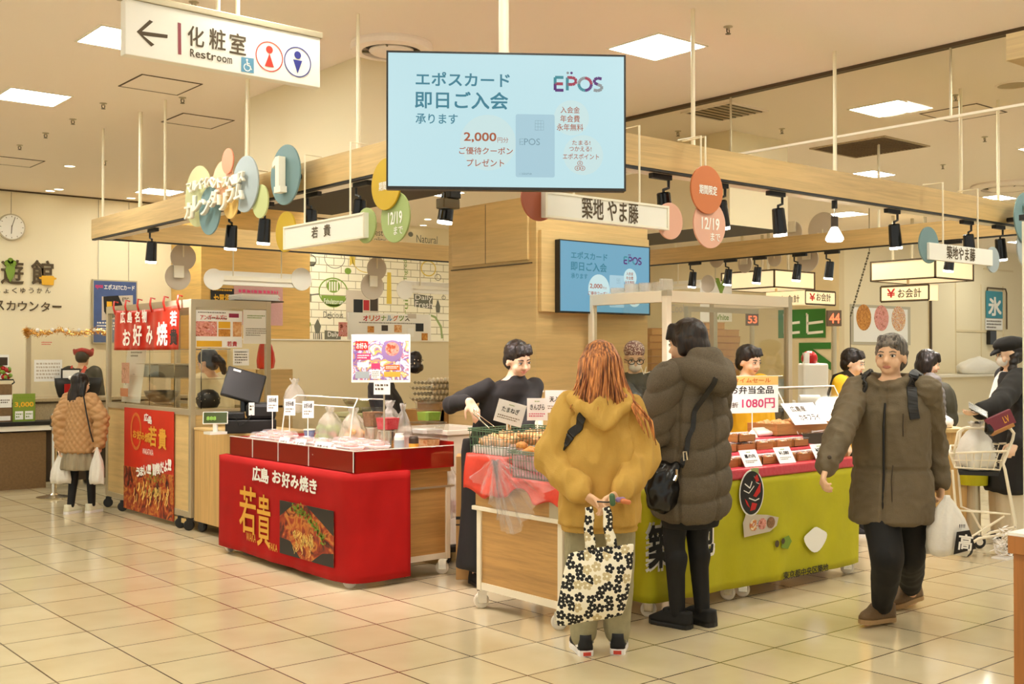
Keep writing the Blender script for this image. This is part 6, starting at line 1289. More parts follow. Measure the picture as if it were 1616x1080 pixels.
    def top(s, name, m, prof, sl=(.075,.06,.05), fn=None, vox=.011, cuff=.0, extra=None, it=3, sleeve_end=1.0, sq=2.4, sl_arms=(0,1), split=None, slx=None):
        b = MB(); s.rings(b, prof, sq=sq); k = s.k
        for i in sl_arms:
            q = b
            if split: b = MB()
            e = s.elb[i].lerp(s.wri[i], sleeve_end); b.cap(s.shd[i], sl[0]*k, s.elb[i], sl[1]*k); b.cap(s.elb[i], sl[1]*k, e, sl[2]*k)
            if split:
                if slx: slx(b, i)
                remesh(b, vox, 'sleeve', m, s.t, it, split, local=True); b = q
        if extra: extra(b)
        return remesh(b, vox, name, m, s.t, it, fn, local=True)
    def legs(s, name, m, rad=(.095,.065,.05), end=1.0, vox=.011, fn=None, it=3, top_z=.88):
        b = MB(); k = s.k
        s.rings(b, ((.74,.15,.10),(.80,.165,.115),(top_z,.16,.11)), lean=False)
        for i in (0,1): e = s.knee[i].lerp(s.ank[i], end); b.cap(s.hip[i], rad[0]*k, s.knee[i], rad[1]*k); b.cap(s.knee[i], rad[1]*k, e, rad[2]*k)
        return remesh(b, vox, name, m, s.t, it, fn, local=True)
    def shoe(s, i, m='sneaker_black', sole='foam_white', L=.25, hgt=.07, sole_h=.028, lift=0.0, lace=None, tilt=0.0):
        a = s.ank[i]; T = Matrix.Translation((a.x, a.y, lift)) @ Matrix.Rotation(s.toe[i],4,'Z') @ Matrix.Rotation(tilt,4,'X') @ Matrix.Scale(s.k,4)
        def outline(w, f0, z): 
            return [T @ Vector((w*wx, y*L+f0, z)) for wx, y in ((.36,-.30),(.43,-.22),(.42,-.05),(.46,.15),(.52,.38),(.44,.55),(.24,.66),(0,.69),(-.24,.66),(-.46,.55),(-.50,.38),(-.42,.15),(-.40,-.05),(-.43,-.22),(-.36,-.30),(0,-.33))]
        b = MB(); w = .09; b.rings([outline(w*1.04,0,0), outline(w*1.06,0,sole_h*.6), outline(w*1.02,0,sole_h)]); so = b.build('sole', sole, s.t, local=True)
        b = MB(); zz = sole_h
        def upper(sc, z, cut): 
            return [T @ Vector((w*wx*sc, (y*L if y < cut else cut*L + (y-cut)*L*.35), z)) for wx, y in ((.36,-.30),(.43,-.22),(.42,-.05),(.46,.15),(.52,.38),(.44,.55),(.24,.66),(0,.69),(-.24,.66),(-.46,.55),(-.50,.38),(-.42,.15),(-.40,-.05),(-.43,-.22),(-.36,-.30),(0,-.33))]
        b.rings([upper(1.0,zz,9), upper(1.0,zz+.015,9), upper(.92,zz+.03,.5), upper(.82,zz+.05,.25), upper(.78,zz+hgt,.08)]); b.build('shoe', m, s.t, smooth=True, local=True)
        if lace:
            b = MB()
            for q in range(4): y = .03+.025*q; z = zz+.066-.009*q; b.tube([T @ Vector((-.025,y-.01,z-.006)), T @ Vector((0,y,z+.006)), T @ Vector((.025,y+.01,z-.006))], .0035, 6)
            b.build('laces', lace, s.t, local=True)
        return T
def nz(p, f): return mnoise.noise(p*f)
def folds(a=.008, f=7, st=(1,1,.5)):
    def fn(p, n): q = Vector((p.x*st[0], p.y*st[1], p.z*st[2])); return a*(abs(nz(q, f)) * -1.6 + .5*nz(q+Vector((7,3,1)), f*2.3))
    return fn
from mathutils.bvhtree import BVHTree
def strap(P, name, pts, w, m, th=.004, on=None):
    b = MB(); P_ = [Vector(p) for p in pts]; rings = []
    if on:   # lie on the garment's surface
        tr = BVHTree.FromPolygons([v.co for v in on.data.vertices], [p.vertices[:] for p in on.data.polygons]); Q = [a.lerp(c, f/8) for a, c in zip(P_, P_[1:]) for f in range(8)] + [P_[-1]]; rows = []
        S_ = [tr.find_nearest(q) for q in Q]; C_ = [h[0] for h in S_]
        for _ in range(3): C_ = [C_[0]] + [(a+c*2+e)/4 for a, c, e in zip(C_, C_[1:], C_[2:])] + [C_[-1]]
        for i, c in enumerate(C_):
            t = (C_[min(i+1,len(C_)-1)]-C_[max(i-1,0)]).normalized(); n = S_[i][1]; sd = t.cross(n).normalized(); n = sd.cross(t); rows.append([c+sd*w/2+n*th*.2, c+sd*w/2+n*th*2.2, c-sd*w/2+n*th*2.2, c-sd*w/2+n*th*.2])
        b.rings(rows); return b.build(name, m, P.t, local=True)
    for i, p in enumerate(P_):
        t = (P_[min(i+1,len(P_)-1)]-P_[max(i-1,0)]).normalized(); c = Vector((p.x, p.y, 0)) - Vector((0,0,0)); nrm = Vector((p.x, p.y, 0)).normalized() if c.length > .02 else Vector((0,-1,0)); sd = t.cross(nrm).normalized()
        rings.append([p+sd*w/2+nrm*th, p-sd*w/2+nrm*th, p-sd*w/2-nrm*th, p+sd*w/2-nrm*th])
    b.rings(rings); return b.build(name, m, P.t, smooth=False, local=True)
def bob(P, m='hair_brown', low=-.005, fringe=True):
    def fn(p, n): return .004*nz(Vector((p.x*1, p.y*1, p.z*.12)), 70)
    balls = [((0,-.022,.125), (.088,.102,.096)), ((0,-.055,.06), (.084,.07,.085))]
    caps = [((sx*.074,-.01,.12), .03, (sx*.070,-.01,.03+low), .026) for sx in (-1,1)] + [((sx*.06,-.05,.09), .04, (sx*.056,-.055,.02+low), .032) for sx in (-1,1)] + [((sx*.03,-.085,.09), .03, (sx*.03,-.08,.005+low), .028) for sx in (-1,1)]
    if fringe: caps += [((x_, .045, .175), .026, (x_*1.15, .076, .125), .012) for x_ in (-.05,-.025,0,.025,.05)]
    return P.blob('hair', m, balls, caps, .008, 2, fn)
def short(P, m='hair_black'):
    def fn(p, n): return .003*nz(p, 60)
    return P.blob('hair', m, [((0,-.022,.13), (.083,.098,.088)), ((0,-.05,.075), (.078,.062,.075))], [((sx*.07,-.02,.11), .02, (sx*.072,-.02,.07), .012) for sx in (-1,1)] + [((x_,.04,.185), .02, (x_*1.1,.07,.15), .012) for x_ in (-.045,-.02,.01,.04)], .008, 2, fn)

# ---------------- woman in the mustard hoodie, from behind
q = ad(946, 1028, 5.63); rb = -YAW + .06
P = Person('person seen from behind in a mustard hoodie with long orange hair', q.x, q.y, rb, 1.56, vox=.0068)
k = P.k; B_ = P
A = [(P.L(868,725,5.62), P.L(925,783,5.42)), (P.L(1016,722,5.62), P.L(974,782,5.42))]
P.pose(arms=A, feet=((-.085,-.02),(.095,.0)), toe=(.12,-.2), sw=.15, head=(.12,-.10,0), shz=1.26)
P.hand(0, d=P.L(948,798,5.40)-P.wri[0], n=(.2,-.6,-.9), curl=.75, thumb=1); P.hand(1, d=P.L(950,796,5.38)-P.wri[1], n=(-.2,-.7,-.6), curl=.75, thumb=-1)
P.finish('hair_orange')
f1 = folds(.022, 6.0, (1.3,1.3,.5)); f2 = folds(.012, 13, (1.2,1.2,.5))
def hfn(p, n):
    v = f1(p, n) + f2(p, n)*.7; z = p.z/B_.k
    if z < .655: v = -.012 + .002*math.sin(math.atan2(p.y,p.x)*90) if z < .645 else -.018
    return v
def hx(b):
    for (a, ra, c, rc) in (((-.13,-.05,1.31),.05,(-.10,-.12,1.26),.05),((-.10,-.12,1.27),.05,(0,-.16,1.19),.055),((0,-.16,1.19),.055,(.10,-.12,1.27),.05),((.13,-.05,1.31),.05,(.10,-.12,1.26),.05),((-.10,-.07,1.34),.045,(.10,-.07,1.34),.045),((-.09,.05,1.33),.04,(-.12,-.04,1.32),.045),((.09,.05,1.33),.04,(.12,-.04,1.32),.045),((0,-.12,1.28),.07,(0,-.14,1.22),.06)): b.cap(Vector(a)*B_.k, ra*B_.k, Vector(c)*B_.k, rc*B_.k)
def hsl(b, i):
    w = B_.wri[i]; e = B_.elb[i]; d = (w-e).normalized(); b.cap(w-d*.05, .062, w-d*.02, .055); b.cap(e.lerp(w,.55), .085*B_.k, e.lerp(w,.8), .08*B_.k); b.cap(e, .095*B_.k, e.lerp(w,.4), .09*B_.k)
hd = P.top('hoodie', 'hoodie', ((.615,.205,.15),(.65,.21,.155),(.665,.222,.168),(.75,.225,.17),(.95,.215,.16),(1.12,.20,.148),(1.22,.185,.13),(1.29,.14,.11),(1.335,.085,.08)), (.088,.095,.052), hfn, .0095, extra=hx, it=3, sleeve_end=.93, split=folds(.022, 9), slx=hsl)
P.legs('sweatpants', 'sweat_grey', (.112,.098,.075), .93, fn=folds(.012, 8))
for i in (0,1): P.shoe(i, 'sneaker_black', 'foam_white', .24, .075, .03)
for i in (0,1):
    a = P.ank[i]; T = Matrix.Translation((a.x,a.y,0)) @ Matrix.Rotation(P.toe[i],4,'Z') @ Matrix.Scale(k,4)
    MB().box(-.02,.02,-.088,-.084,.006,.024,T).build('heel_patch', 'red_strap', P.t, local=True)
    b = MB()
    for sx in (-1,1): stroke(b, T @ Matrix.Translation((sx*.043,.0,.055)) @ Matrix.Rotation(sx*PI/2,4,'Z') @ Matrix.Rotation(PI/2,4,'X'), [(-.05,.015),(-.01,-.005),(.03,-.012),(.06,.0)], .012)
    b.build('side_stripe', 'foam_white', P.t, local=True)
# hair: crown, then long strands
rnd = random.Random(3)
P.blob('hair', 'hair_orange', [((0,-.024,.13), (.09,.106,.093)), ((0,-.07,.05), (.088,.06,.11)), ((0,-.085,-.05),(.088,.05,.09))], [((sx*.08,-.02,.11),.032,(sx*.105,-.03,-.06),.03) for sx in (-1,1)], .008, 2, lambda p, n: .006*nz(Vector((p.x, p.y, p.z*.1)), 60))
def long_strands(n, seed, ext):
    r = random.Random(seed); out = []
    for i in range(n):
        a = PI*(1.02 + .96*r.random()); cx, cy = math.cos(a), math.sin(a); rr = r.uniform(.97,1.04); e = ext*r.uniform(.75,1.1)
        sp = 1.0 + .25*r.random(); out.append([(.02*cx,-.03+.03*cy,.222), (.06*cx*rr,-.03+.075*cy*rr,.20), (.10*cx*rr,-.03+.112*cy*rr,.125), (.115*cx*rr,-.035+.11*cy*rr,.03), (.13*cx*rr*sp,-.04+.105*cy*rr,-.07), (.145*cx*rr*sp,-.05+.105*cy*rr,-.07-e)])
    return out
P.strands('hair_strands', 'hair_orange', long_strands(150, 4, .07), 5, .0065, .012); P.strands('hair_strands', 'hair_root', long_strands(60, 14, .05), 6, .006, .012)
P.strands('hair_lock', 'hair_orange', [[(.07,-.10,.02),(.09,-.12,-.05),(.13+.006*i,-.145,-.12),(.165+.012*i,-.15,-.20),(.185+.012*i,-.148,-.25-.012*i)] for i in range(7)] , 7, .007, .006)
# crossbody strap
strap(P, 'crossbody_strap', [P.L(914,662,5.45), P.L(902,676,5.47), P.L(890,694,5.52), P.L(880,712,5.58), P.L(875,724,5.62)], .045, 'black', .004, hd)
hb = P
# tote bag
def flower_mat():
    m, nt, N, L, b = _nt('flower_print'); tc = N.new('ShaderNodeTexCoord'); sep = N.new('ShaderNodeSeparateXYZ'); L.new(tc.outputs['Object'], sep.inputs[0]); cmb = N.new('ShaderNodeCombineXYZ'); L.new(sep.outputs['X'], cmb.inputs[0]); L.new(sep.outputs['Z'], cmb.inputs[1])
    v = N.new('ShaderNodeTexVoronoi'); v.voronoi_dimensions = '2D'; v.inputs['Scale'].default_value = 22; v.inputs['Randomness'].default_value = .62; L.new(cmb.outputs[0], v.inputs['Vector'])
    sc = N.new('ShaderNodeVectorMath'); sc.operation = 'SUBTRACT'; L.new(cmb.outputs[0], sc.inputs[0]); L.new(v.outputs['Position'], sc.inputs[1])
    s2 = N.new('ShaderNodeSeparateXYZ'); L.new(sc.outputs[0], s2.inputs[0])
    def mth(op, a, b_=None, c=None):
        x = N.new('ShaderNodeMath'); x.operation = op
        for i, q in enumerate((a, b_, c)):
            if q is None: continue
            if isinstance(q, (int, float)): x.inputs[i].default_value = q
            else: L.new(q, x.inputs[i])
        return x.outputs[0]
    ln = N.new('ShaderNodeVectorMath'); ln.operation = 'LENGTH'; L.new(sc.outputs[0], ln.inputs[0]); r = ln.outputs['Value']
    cs = N.new('ShaderNodeSeparateColor'); L.new(v.outputs['Color'], cs.inputs[0])
    th = mth('ADD', mth('ARCTAN2', s2.outputs[1], s2.outputs[0]), mth('MULTIPLY', cs.outputs[1], 6.28))
    pet = mth('MULTIPLY_ADD', mth('POWER', mth('ABSOLUTE', mth('COSINE', mth('MULTIPLY', th, 2.5))), .6), .0115, .0125)
    fl = mth('LESS_THAN', r, pet); ce = mth('LESS_THAN', r, .0052); blk = mth('GREATER_THAN', cs.outputs[0], .22)
    def mix(f, a, b_):
        x = N.new('ShaderNodeMix'); x.data_type = 'RGBA'; L.new(f, x.inputs[0])
        for q, sl in ((a,6),(b_,7)):
            if isinstance(q, tuple): x.inputs[sl].default_value = q
            else: L.new(q, x.inputs[sl])
        return x.outputs[2]
    c1 = mix(blk, lin((200,180,136)), lin((24,20,18))); c2 = mix(ce, c1, lin((244,236,214))); c3 = mix(fl, lin((240,230,206)), c2); L.new(c3, b.inputs['Base Color']); b.inputs['Roughness'].default_value = .8; M['flower_print'] = m
flower_mat()
c = ad(940, 990, 5.28); t = thing('tote_bag', 'flower print tote bag held behind the mustard hoodie', 'bag', (c.x, c.y, c.z), -YAW)
TI = (Matrix.Translation(c) @ Matrix.Rotation(-YAW,4,'Z')).inverted(); kk = 5.28/FPX
def TB(u, v, dy=0): q = TI @ ad(u, v, 5.28); return Vector((q.x, dy, q.z))
b = MB(); L0 = [(897,858),(889,890),(883,925),(877,958),(880,972)]; R0 = [(1001,873),(999,905),(995,940),(990,968),(984,988)]
rings = []
L0 = [L0[0]]+L0+[L0[-1]]; R0 = [R0[0]]+R0+[R0[-1]]
for (lu, lv), (ru, rv), dp in zip(L0, R0, (.02,.022,.055,.07,.06,.03,.025)):
    a, e = TB(lu, lv), TB(ru, rv); ring = []
    for i in range(24): g = i/24; an = 2*PI*g; ring.append(Vector(((a.x+e.x)/2 - (a.x-e.x)/2*-1*math.cos(an)*(1), -dp*math.sin(an)*(1-.2*math.cos(an)**6), (a.z+e.z)/2 + (e.z-a.z)/2*math.cos(an))))
    rings.append(ring)
b.rings(rings); o = b.build('bag_body', 'flower_print', t, smooth=True, local=True); o.modifiers.new('s','SUBSURF').levels = 2; o.modifiers['s'].render_levels = 2
for v in o.data.vertices: v.co += v.normal*.012*nz(v.co, 9)
for us in ((929,800,930,866),(956,800,964,862)):
    b = MB(); a, e = TB(us[0], us[1], -.01), TB(us[2], us[3], -.03); 
    pts = [a + (e-a)*f + Vector((.004*math.sin(f*9), -.0*f, 0)) for f in [i/8 for i in range(9)]] ; b.tube(pts, [.0035,.004,.0045,.0045,.0045,.0045,.005,.005,.005], 8, flat=5); b.build('strap', 'flower_print', t, smooth=True, local=True)
q = ad(974, 789, 5.33); t = thing('key_pouch', 'green, lilac and orange key charms in the right hand', 'key charm', q)
b = MB(); b.cap(q+Vector((-.035,0,.02)), .014, q+Vector((-.03,0,-.015)), .014); b.build('green_case', 'green_wire', t, smooth=True); b = MB(); b.cap(q+Vector((.0,-.005,.0)), .013, q+Vector((.03,-.01,.0)), .012); b.build('lilac_charm', 'mauve', t, smooth=True)
a = ad(983,791,5.30); e = ad(992,793,5.30); b = MB(); b.cap(a, .013, e, .012); b.build('orange_charm', 'disc_orange', t, smooth=True); b = MB(); b.tube([ad(942,792,5.33), ad(958,793,5.33), ad(966,792,5.33)], .004, 6); b.build('cord', 'black', t)

# ---------------- woman in the grey padded coat
q = ad(1090, 985, 6.16); P = Person('person with short dark hair in a long grey padded coat', q.x, q.y, .02, 1.70, vox=.007); k = P.k; B_ = P
P.pose(arms=[((-.24*k,.04,1.02*k),(-.10,.27,1.0*k)), ((.24*k,.04,1.02*k),(.12,.27,.98*k))], feet=((-.075,.03),(.075,-.02)), toe=(.12,-.05), head=(.25,-.14,0), sw=.17)
P.hand(0, n=(0,.3,-1), curl=.4, thumb=-1); P.hand(1, n=(0,.3,-1), curl=.4, thumb=1); P.finish('hair_brown')
def pfn(p, n):
    z = p.z/B_.k; arm = abs(p.x) > .21*B_.k and z > .85
    per = .135; zz = z + (.02*math.sin(math.atan2(p.y,p.x)*2)) + .012*nz(p, 4); s_ = abs(math.sin(PI*zz/per)); v = .028*(s_**.42) - .02
    a = math.atan2(p.x, -p.y)
    if z > 1.215: return .008*nz(p, 7)
    if not arm: v += -.018*math.exp(-(a/.05)**2) - .014*math.exp(-((abs(a)-1.15)/.05)**2)
    return v + .007*nz(p, 14) - .004*abs(nz(p, 30))
def px_(b):
    for (a, ra, c, rc) in (((-.12,0,1.33),.06,(-.13,-.10,1.33),.07),((-.13,-.10,1.33),.07,(0,-.20,1.27),.085),((0,-.20,1.27),.085,(.13,-.10,1.33),.07),((.12,0,1.33),.06,(.13,-.10,1.33),.07),((-.06,-.10,1.39),.06,(.06,-.10,1.39),.06),((0,-.12,1.36),.09,(0,-.17,1.30),.08),((-.10,.07,1.31),.05,(.10,.07,1.31),.05)): b.cap(Vector(a)*B_.k, ra*B_.k, Vector(c)*B_.k, rc*B_.k)
pc_o = P.top('padded_coat', 'puffer_grey', ((.545,.17,.135),(.57,.205,.165),(.65,.225,.185),(.80,.225,.18),(1.0,.215,.17),(1.15,.21,.155),(1.25,.195,.14),(1.31,.13,.11),(1.35,.09,.085)), (.098,.094,.06), pfn, .0105, extra=px_, it=2, sleeve_end=.97, split=lambda p, n: .024*abs(math.sin(PI*(p.z+.5*abs(p.x)+.02*nz(p,5))/.12))**.42-.016+.006*nz(p,14))
b = MB(); P.rings(b, ((.515,.155,.12),(.56,.165,.13)), lean=False); remesh(b, .011, 'dress_hem', 'suede_black', P.t, 2, local=True)
P.ank[0].x += .0; b = MB(); [b.cap(P.knee[i]+Vector((0,-.022,-.10*k)), .056*k, P.knee[i]+Vector((0,-.012,-.18*k)), .048*k) for i in (0,1)]
for i in (0,1): b.cap(P.hip[i], .088*k, P.knee[i], .060*k); b.cap(P.knee[i], .058*k, P.ank[i], .040*k)
remesh(b, .010, 'tights', 'tights', P.t, 3, local=True)

for i in (0,1): P.shoe(i, 'suede_black', 'black', .25, .065, .022); 
b = MB(); a = P.ank[0]; T = Matrix.Translation((a.x,a.y,0)) @ Matrix.Rotation(P.toe[0],4,'Z'); b.ball(T @ Vector((0,.06,.088)), .04, .028, .016, 12, 8); b.build('shoe_bow', 'suede_black', P.t, smooth=True, local=True)
bob(P, 'hair_brown', .012)
b = MB(); H = P.headM; b.ball(H @ Vector((-.084,-.0,.045)), .005, n=8, m=6); b.build('earring', 'chrome', P.t, local=True)
strap(P, 'bag_strap', [P.L(1133,596,5.84), P.L(1126,622,5.81), P.L(1112,654,5.79), P.L(1094,690,5.79), P.L(1078,718,5.83), P.L(1068,742,5.9)], .026, 'black', .004, pc_o)
b = MB(); a = P.L(1078,720,5.80); T = Matrix.Translation(a); b.tube([a+Vector((-.012,-.012,.022)),a+Vector((.012,-.012,.022)),a+Vector((.02,-.012,-.02)),a+Vector((-.008,-.012,-.022)),a+Vector((-.012,-.012,.022))], .004, 6); b.build('buckle', 'chrome', P.t, local=True)
c = ad(1046, 768, 5.95); t = thing('shoulder_bag', 'shiny black shoulder bag at the hip of the grey padded coat', 'bag', c); R3 = Matrix.Rotation(-YAW+.5,4,'Z'); b = MB()
b.ball(c, .115, .06, .14, 28, 18, R3); b.ball(c+Vector((0,0,-.05)), .105, .065, .10, 24, 14, R3); b.cap(c+Vector((.05,-.05,.11)), .03, c+Vector((.02,-.02,.05)), .06)
remesh(b, .009, 'bag_body', 'leather_black', t, 3, lambda p, n: .012*nz(p, 16)-.01*abs(nz(p, 9))); b = MB(); a = ad(1068,742,5.88); b.tube([a, a+Vector((-.012,-.01,-.03)), a+Vector((-.03,-.01,-.055))], .008, 8); b.build('clasp', 'chrome', t)

# ---------------- man in the khaki parka
q = ad(1408, 990, 6.05); ff = (-.55*CY - .83*SY, .55*SY - .83*CY); rm = math.atan2(-ff[0], ff[1])
P = Person('person walking in a khaki parka and black trousers, carrying a white bag', q.x, q.y, rm, 1.62, vox=.0068); k = P.k; B_ = P
fr_, fl_ = P.I @ az(1392, 985), P.I @ az(1437, 958)
kr, kl = P.L(1400, 880, 5.9), P.L(1436, 875, 6.1)
P.pose(arms=[(P.L(1474,706,6.12), P.L(1484,762,6.08)), (P.L(1322,690,5.80), P.L(1303,738,5.68))], feet=((fl_.x, fl_.y), (fr_.x, fr_.y)), toe=(-.45,-.40), head=(.0,.03,0), sw=.18, knees=(kl, kr))
P.ank[0].z = .10
P.hand(0, d=(0,0,-1), n=P.I.to_3x3() @ Vector((-CY,SY,0)), curl=.95, thumb=-1); P.hand(1, d=P.L(1297,765,5.64)-P.wri[1], n=P.I.to_3x3() @ Vector((CY,-SY,.2)), curl=.7, thumb=1); P.finish('hair_grey')
f3 = folds(.009, 6, (1,1,.4)); f4 = folds(.005, 14, (1,1,1.2))
def mfn(p, n):
    v = f3(p, n) + f4(p, n); z = p.z/B_.k
    if p.y > .05 and abs(p.x) < .012 and z < 1.3: v -= .008
    if .86 < z < .885 and abs(p.x) < .22: v -= .007
    return v
def mx_(b):
    for (a, ra, c, rc) in (((-.11,.0,1.34),.045,(-.10,-.09,1.33),.055),((.11,.0,1.34),.045,(.10,-.09,1.33),.055),((-.10,-.09,1.33),.055,(.10,-.09,1.33),.055),((-.09,.05,1.335),.035,(-.03,.09,1.30),.03),((.09,.05,1.335),.035,(.03,.09,1.30),.03)): b.cap(Vector(a)*B_.k, ra*B_.k, Vector(c)*B_.k, rc*B_.k)
pk = P.top('parka', 'khaki_coat', ((.575,.205,.185),(.60,.225,.20),(.75,.22,.18),(.88,.205,.15),(1.05,.21,.15),(1.18,.205,.145),(1.26,.185,.125),(1.31,.13,.10),(1.345,.085,.08)), (.085,.078,.06), mfn, .0095, extra=mx_, sleeve_end=.95, split=folds(.013, 11, (1,1,1.3)))
P.legs('trousers', 'trouser_black', (.11,.09,.064), .87, fn=folds(.008, 7)); 
P.shoe(0, 'shoe_brown', 'sole_tan', .26, .075, .024, .03, 'sole_tan', -.12); P.shoe(1, 'shoe_brown', 'sole_tan', .26, .075, .024, .012, 'sole_tan', .06)
short(P, 'hair_grey')
b = MB()
for z0, z1 in ((1.24,.62),): 
    pts = [P.sh(Vector((0, (.150+.018*(1 if z_ < .8 else 0))*k + (.004 if z_ < 1.2 else -.03), z_*k))) for z_ in (1.22,1.1,.95,.85,.7,.62)]; b.tube(pts, .006, 6)
b.build('zip', 'black', P.t, local=True)
for sx in (-1,1): strap(P, 'rucksack_strap', [P.sh(Vector(p)*k) for p in ((sx*.115,-.07,1.355),(sx*.12,.02,1.365),(sx*.13,.085,1.30),(sx*.14,.115,1.20),(sx*.15,.115,1.14))], .05, 'black', .006, pk)
b = MB(); P.rings(b, ((.92,.13,.06,0,-.23),(.98,.15,.085,0,-.235),(1.15,.15,.09,0,-.24),(1.27,.13,.07,0,-.22),(1.32,.10,.04,0,-.2))); remesh(b, .012, 'rucksack', 'black', P.t, 3, local=True)
for p_, nm in ((P.L(1309,722,5.62),'cuff_button'),(P.L(1470,752,5.98),'cuff_button')): b = MB(); b.ball(p_, .011, n=10, m=6); b.build(nm, 'dark_brown', P.t, local=True)
b = MB()
for x0, z0 in ((-.10,1.05),): 
    p0 = P.sh(Vector((x0*k,.152*k,z0*k))); b.tube([p0, p0+Vector((0,.004,.05)), p0+Vector((0,-.002,.12))], .004, 6); b.tube([P.sh(Vector((-.05*k,.163*k,.90*k))), P.sh(Vector((-.045*k,.175*k,.82*k))), P.sh(Vector((-.05*k,.18*k,.70*k)))], .003, 6)
b.build('cord', 'dark_brown', P.t, local=True)
def carrier(label, u0, u1, v0, v1, d, m='bag_white', seed=1, mark=None, name='carrier_bag'):
    w = (u1-u0)/FPX*d; c = ad((u0+u1)/2, v1, d); ztop = ad((u0+u1)/2, v0, d).z; h = ztop-c.z; t = thing(name, label, 'bag', c, -YAW); rnd = random.Random(seed); ph = [rnd.uniform(0,6) for _ in range(6)]; rings = []
    for r, z, dp in ((.55,0,.5),(.93,.02,.85),(1.0,.15,1.0),(.94,.4,.85),(.78,.6,.6),(.52,.74,.4),(.30,.86,.28),(.16,.95,.2),(.12,1.0,.16)):
        rings.append([Vector((w/2*r*math.cos(a)*(1+.06*math.sin(5*a+ph[0]+z*5)), w*.32*dp*math.sin(a)*(1+.16*math.sin(6*a+ph[1]-z*4)+.08*math.sin(11*a+ph[2])), h*z + (.012*math.sin(4*a+ph[3]) if 0 < z < .9 else 0))) for a in [i*2*PI/44 for i in range(44)]])
    b = MB(); b.rings(rings); b.build('film', m, t, smooth=True, local=True); return t, w, h
t, w, h = carrier('white carrier bag with a black corner mark held by the khaki parka', 1460, 1531, 782, 875, 5.95, seed=4)
def patch(t, pts, depth, m, nm):
    b = MB(); I = (Matrix.Translation(t.location) @ Matrix.Rotation(-YAW,4,'Z')).inverted(); vs = [I @ ad(u, v, 5.95) for u, v in pts]; b.prism([(p.x, p.z) for p in vs], frame((0,depth,0),(1,0,0),(0,-1,0)), .002); return b.build(nm, m, t, local=True), I
o, I = patch(t, [(1500,836),(1520,833),(1530,862),(1495,871)], -.085, 'print_black', 'black_mark')
pc_ = I @ ad(1513, 852, 5.95); text('高', frame((pc_.x,-.088,pc_.z),(1,0,-.12),(0,-1,0)), .075, .085, 'print_white', t, .05, local=True); pc_ = I @ ad(1511, 828, 5.95); text('''""''', frame((pc_.x,-.062,pc_.z),(1,0,0),(0,-1,0)), .03, .02, 'print_black', t, local=True)

# ---------------- stall keeper reaching with tongs
q = ay(772, 900, 5.72); P = Person('stall keeper in black shirt and long apron reaching with tongs', q.x, q.y, PI-.25, 1.60, vox=.008, skin='skin_light'); k = P.k; B_ = P
P.lean = Vector((0,0,0)); ln = P.I.to_3x3() @ (Vector((CY,-SY,0))*.12 + Vector((0,-.08,0)))
P.pose(arms=[None, (P.L(712,640,7.15), P.L(741,634,6.98))], lean=tuple(ln), head=(.15,-.30,.1), sw=.17)
P.elb[0] = P.L(828,668,7.1); P.wri[0] = P.L(838,700,6.95)
P.hand(1, d=P.L(751,652,6.95)-P.wri[1], n=P.I.to_3x3() @ Vector((.2,-.2,-1)), curl=.5, thumb=1); P.finish('hair_black')
P.top('shirt', 'black_shirt', ((.80,.175,.125),(.98,.165,.12),(1.12,.18,.13),(1.24,.18,.12),(1.31,.125,.095),(1.345,.075,.07),(1.365,.06,.06)), (.066,.062,.054), folds(.012, 8), .0105, sleeve_end=.78)
b = MB(); P.rings(b, ((.10,.23,.16),(.14,.235,.17),(.5,.20,.15),(.85,.185,.135),(.95,.175,.13)), lean=False); remesh(b, .012, 'apron', 'apron_black', P.t, 3, folds(.014, 6, (1,1,.2)), local=True)
for i in (0,1): P.shoe(i, 'suede_black', 'black', .25, .06, .02)
short(P, 'hair_black')
m_ = P.I @ ad(812, 652, 6.82); rect(frame(m_, P.I.to_3x3() @ Vector((CY,-SY,0)), P.I.to_3x3() @ Vector((-SY,-CY,.1))), .05, .028, .004, 'name_badge', 'white_paper', P.t, local=True)
a, e = ad(748,654,6.88), ad(772,676,6.6); t = thing('tongs', 'metal tongs held over the back wire basket', 'tongs', a); b = MB(); b.tube([a+Vector((0,0,.04)), a, e], [.006,.007,.004], 8, flat=.5); b.tube([a+Vector((0,0,.04)), a+Vector((.02,-.02,-.005)), e+Vector((.03,-.01,.01))], [.006,.007,.004], 8, flat=.5); b.build('arms', 'chrome', t, smooth=True)
q = ay(804, 672, 5.2); t = thing('scissors', 'steel scissors standing upright in the back basket', 'scissors', q); b = MB()
for sx in (-1,1): b.tube([q+Vector((sx*.014+.012*math.cos(a), 0, .03+.02*math.sin(a))) for a in [i*2*PI/12 for i in range(13)]], .003, 6)
b.build('handles', 'dark_steel', t); b = MB(); b.tube([q+Vector((-.01,0,.01)), q+Vector((.01,0,-.12))], .004, 6); b.tube([q+Vector((.01,0,.01)), q+Vector((-.01,0,-.12))], .004, 6); b.build('blades', 'chrome', t)

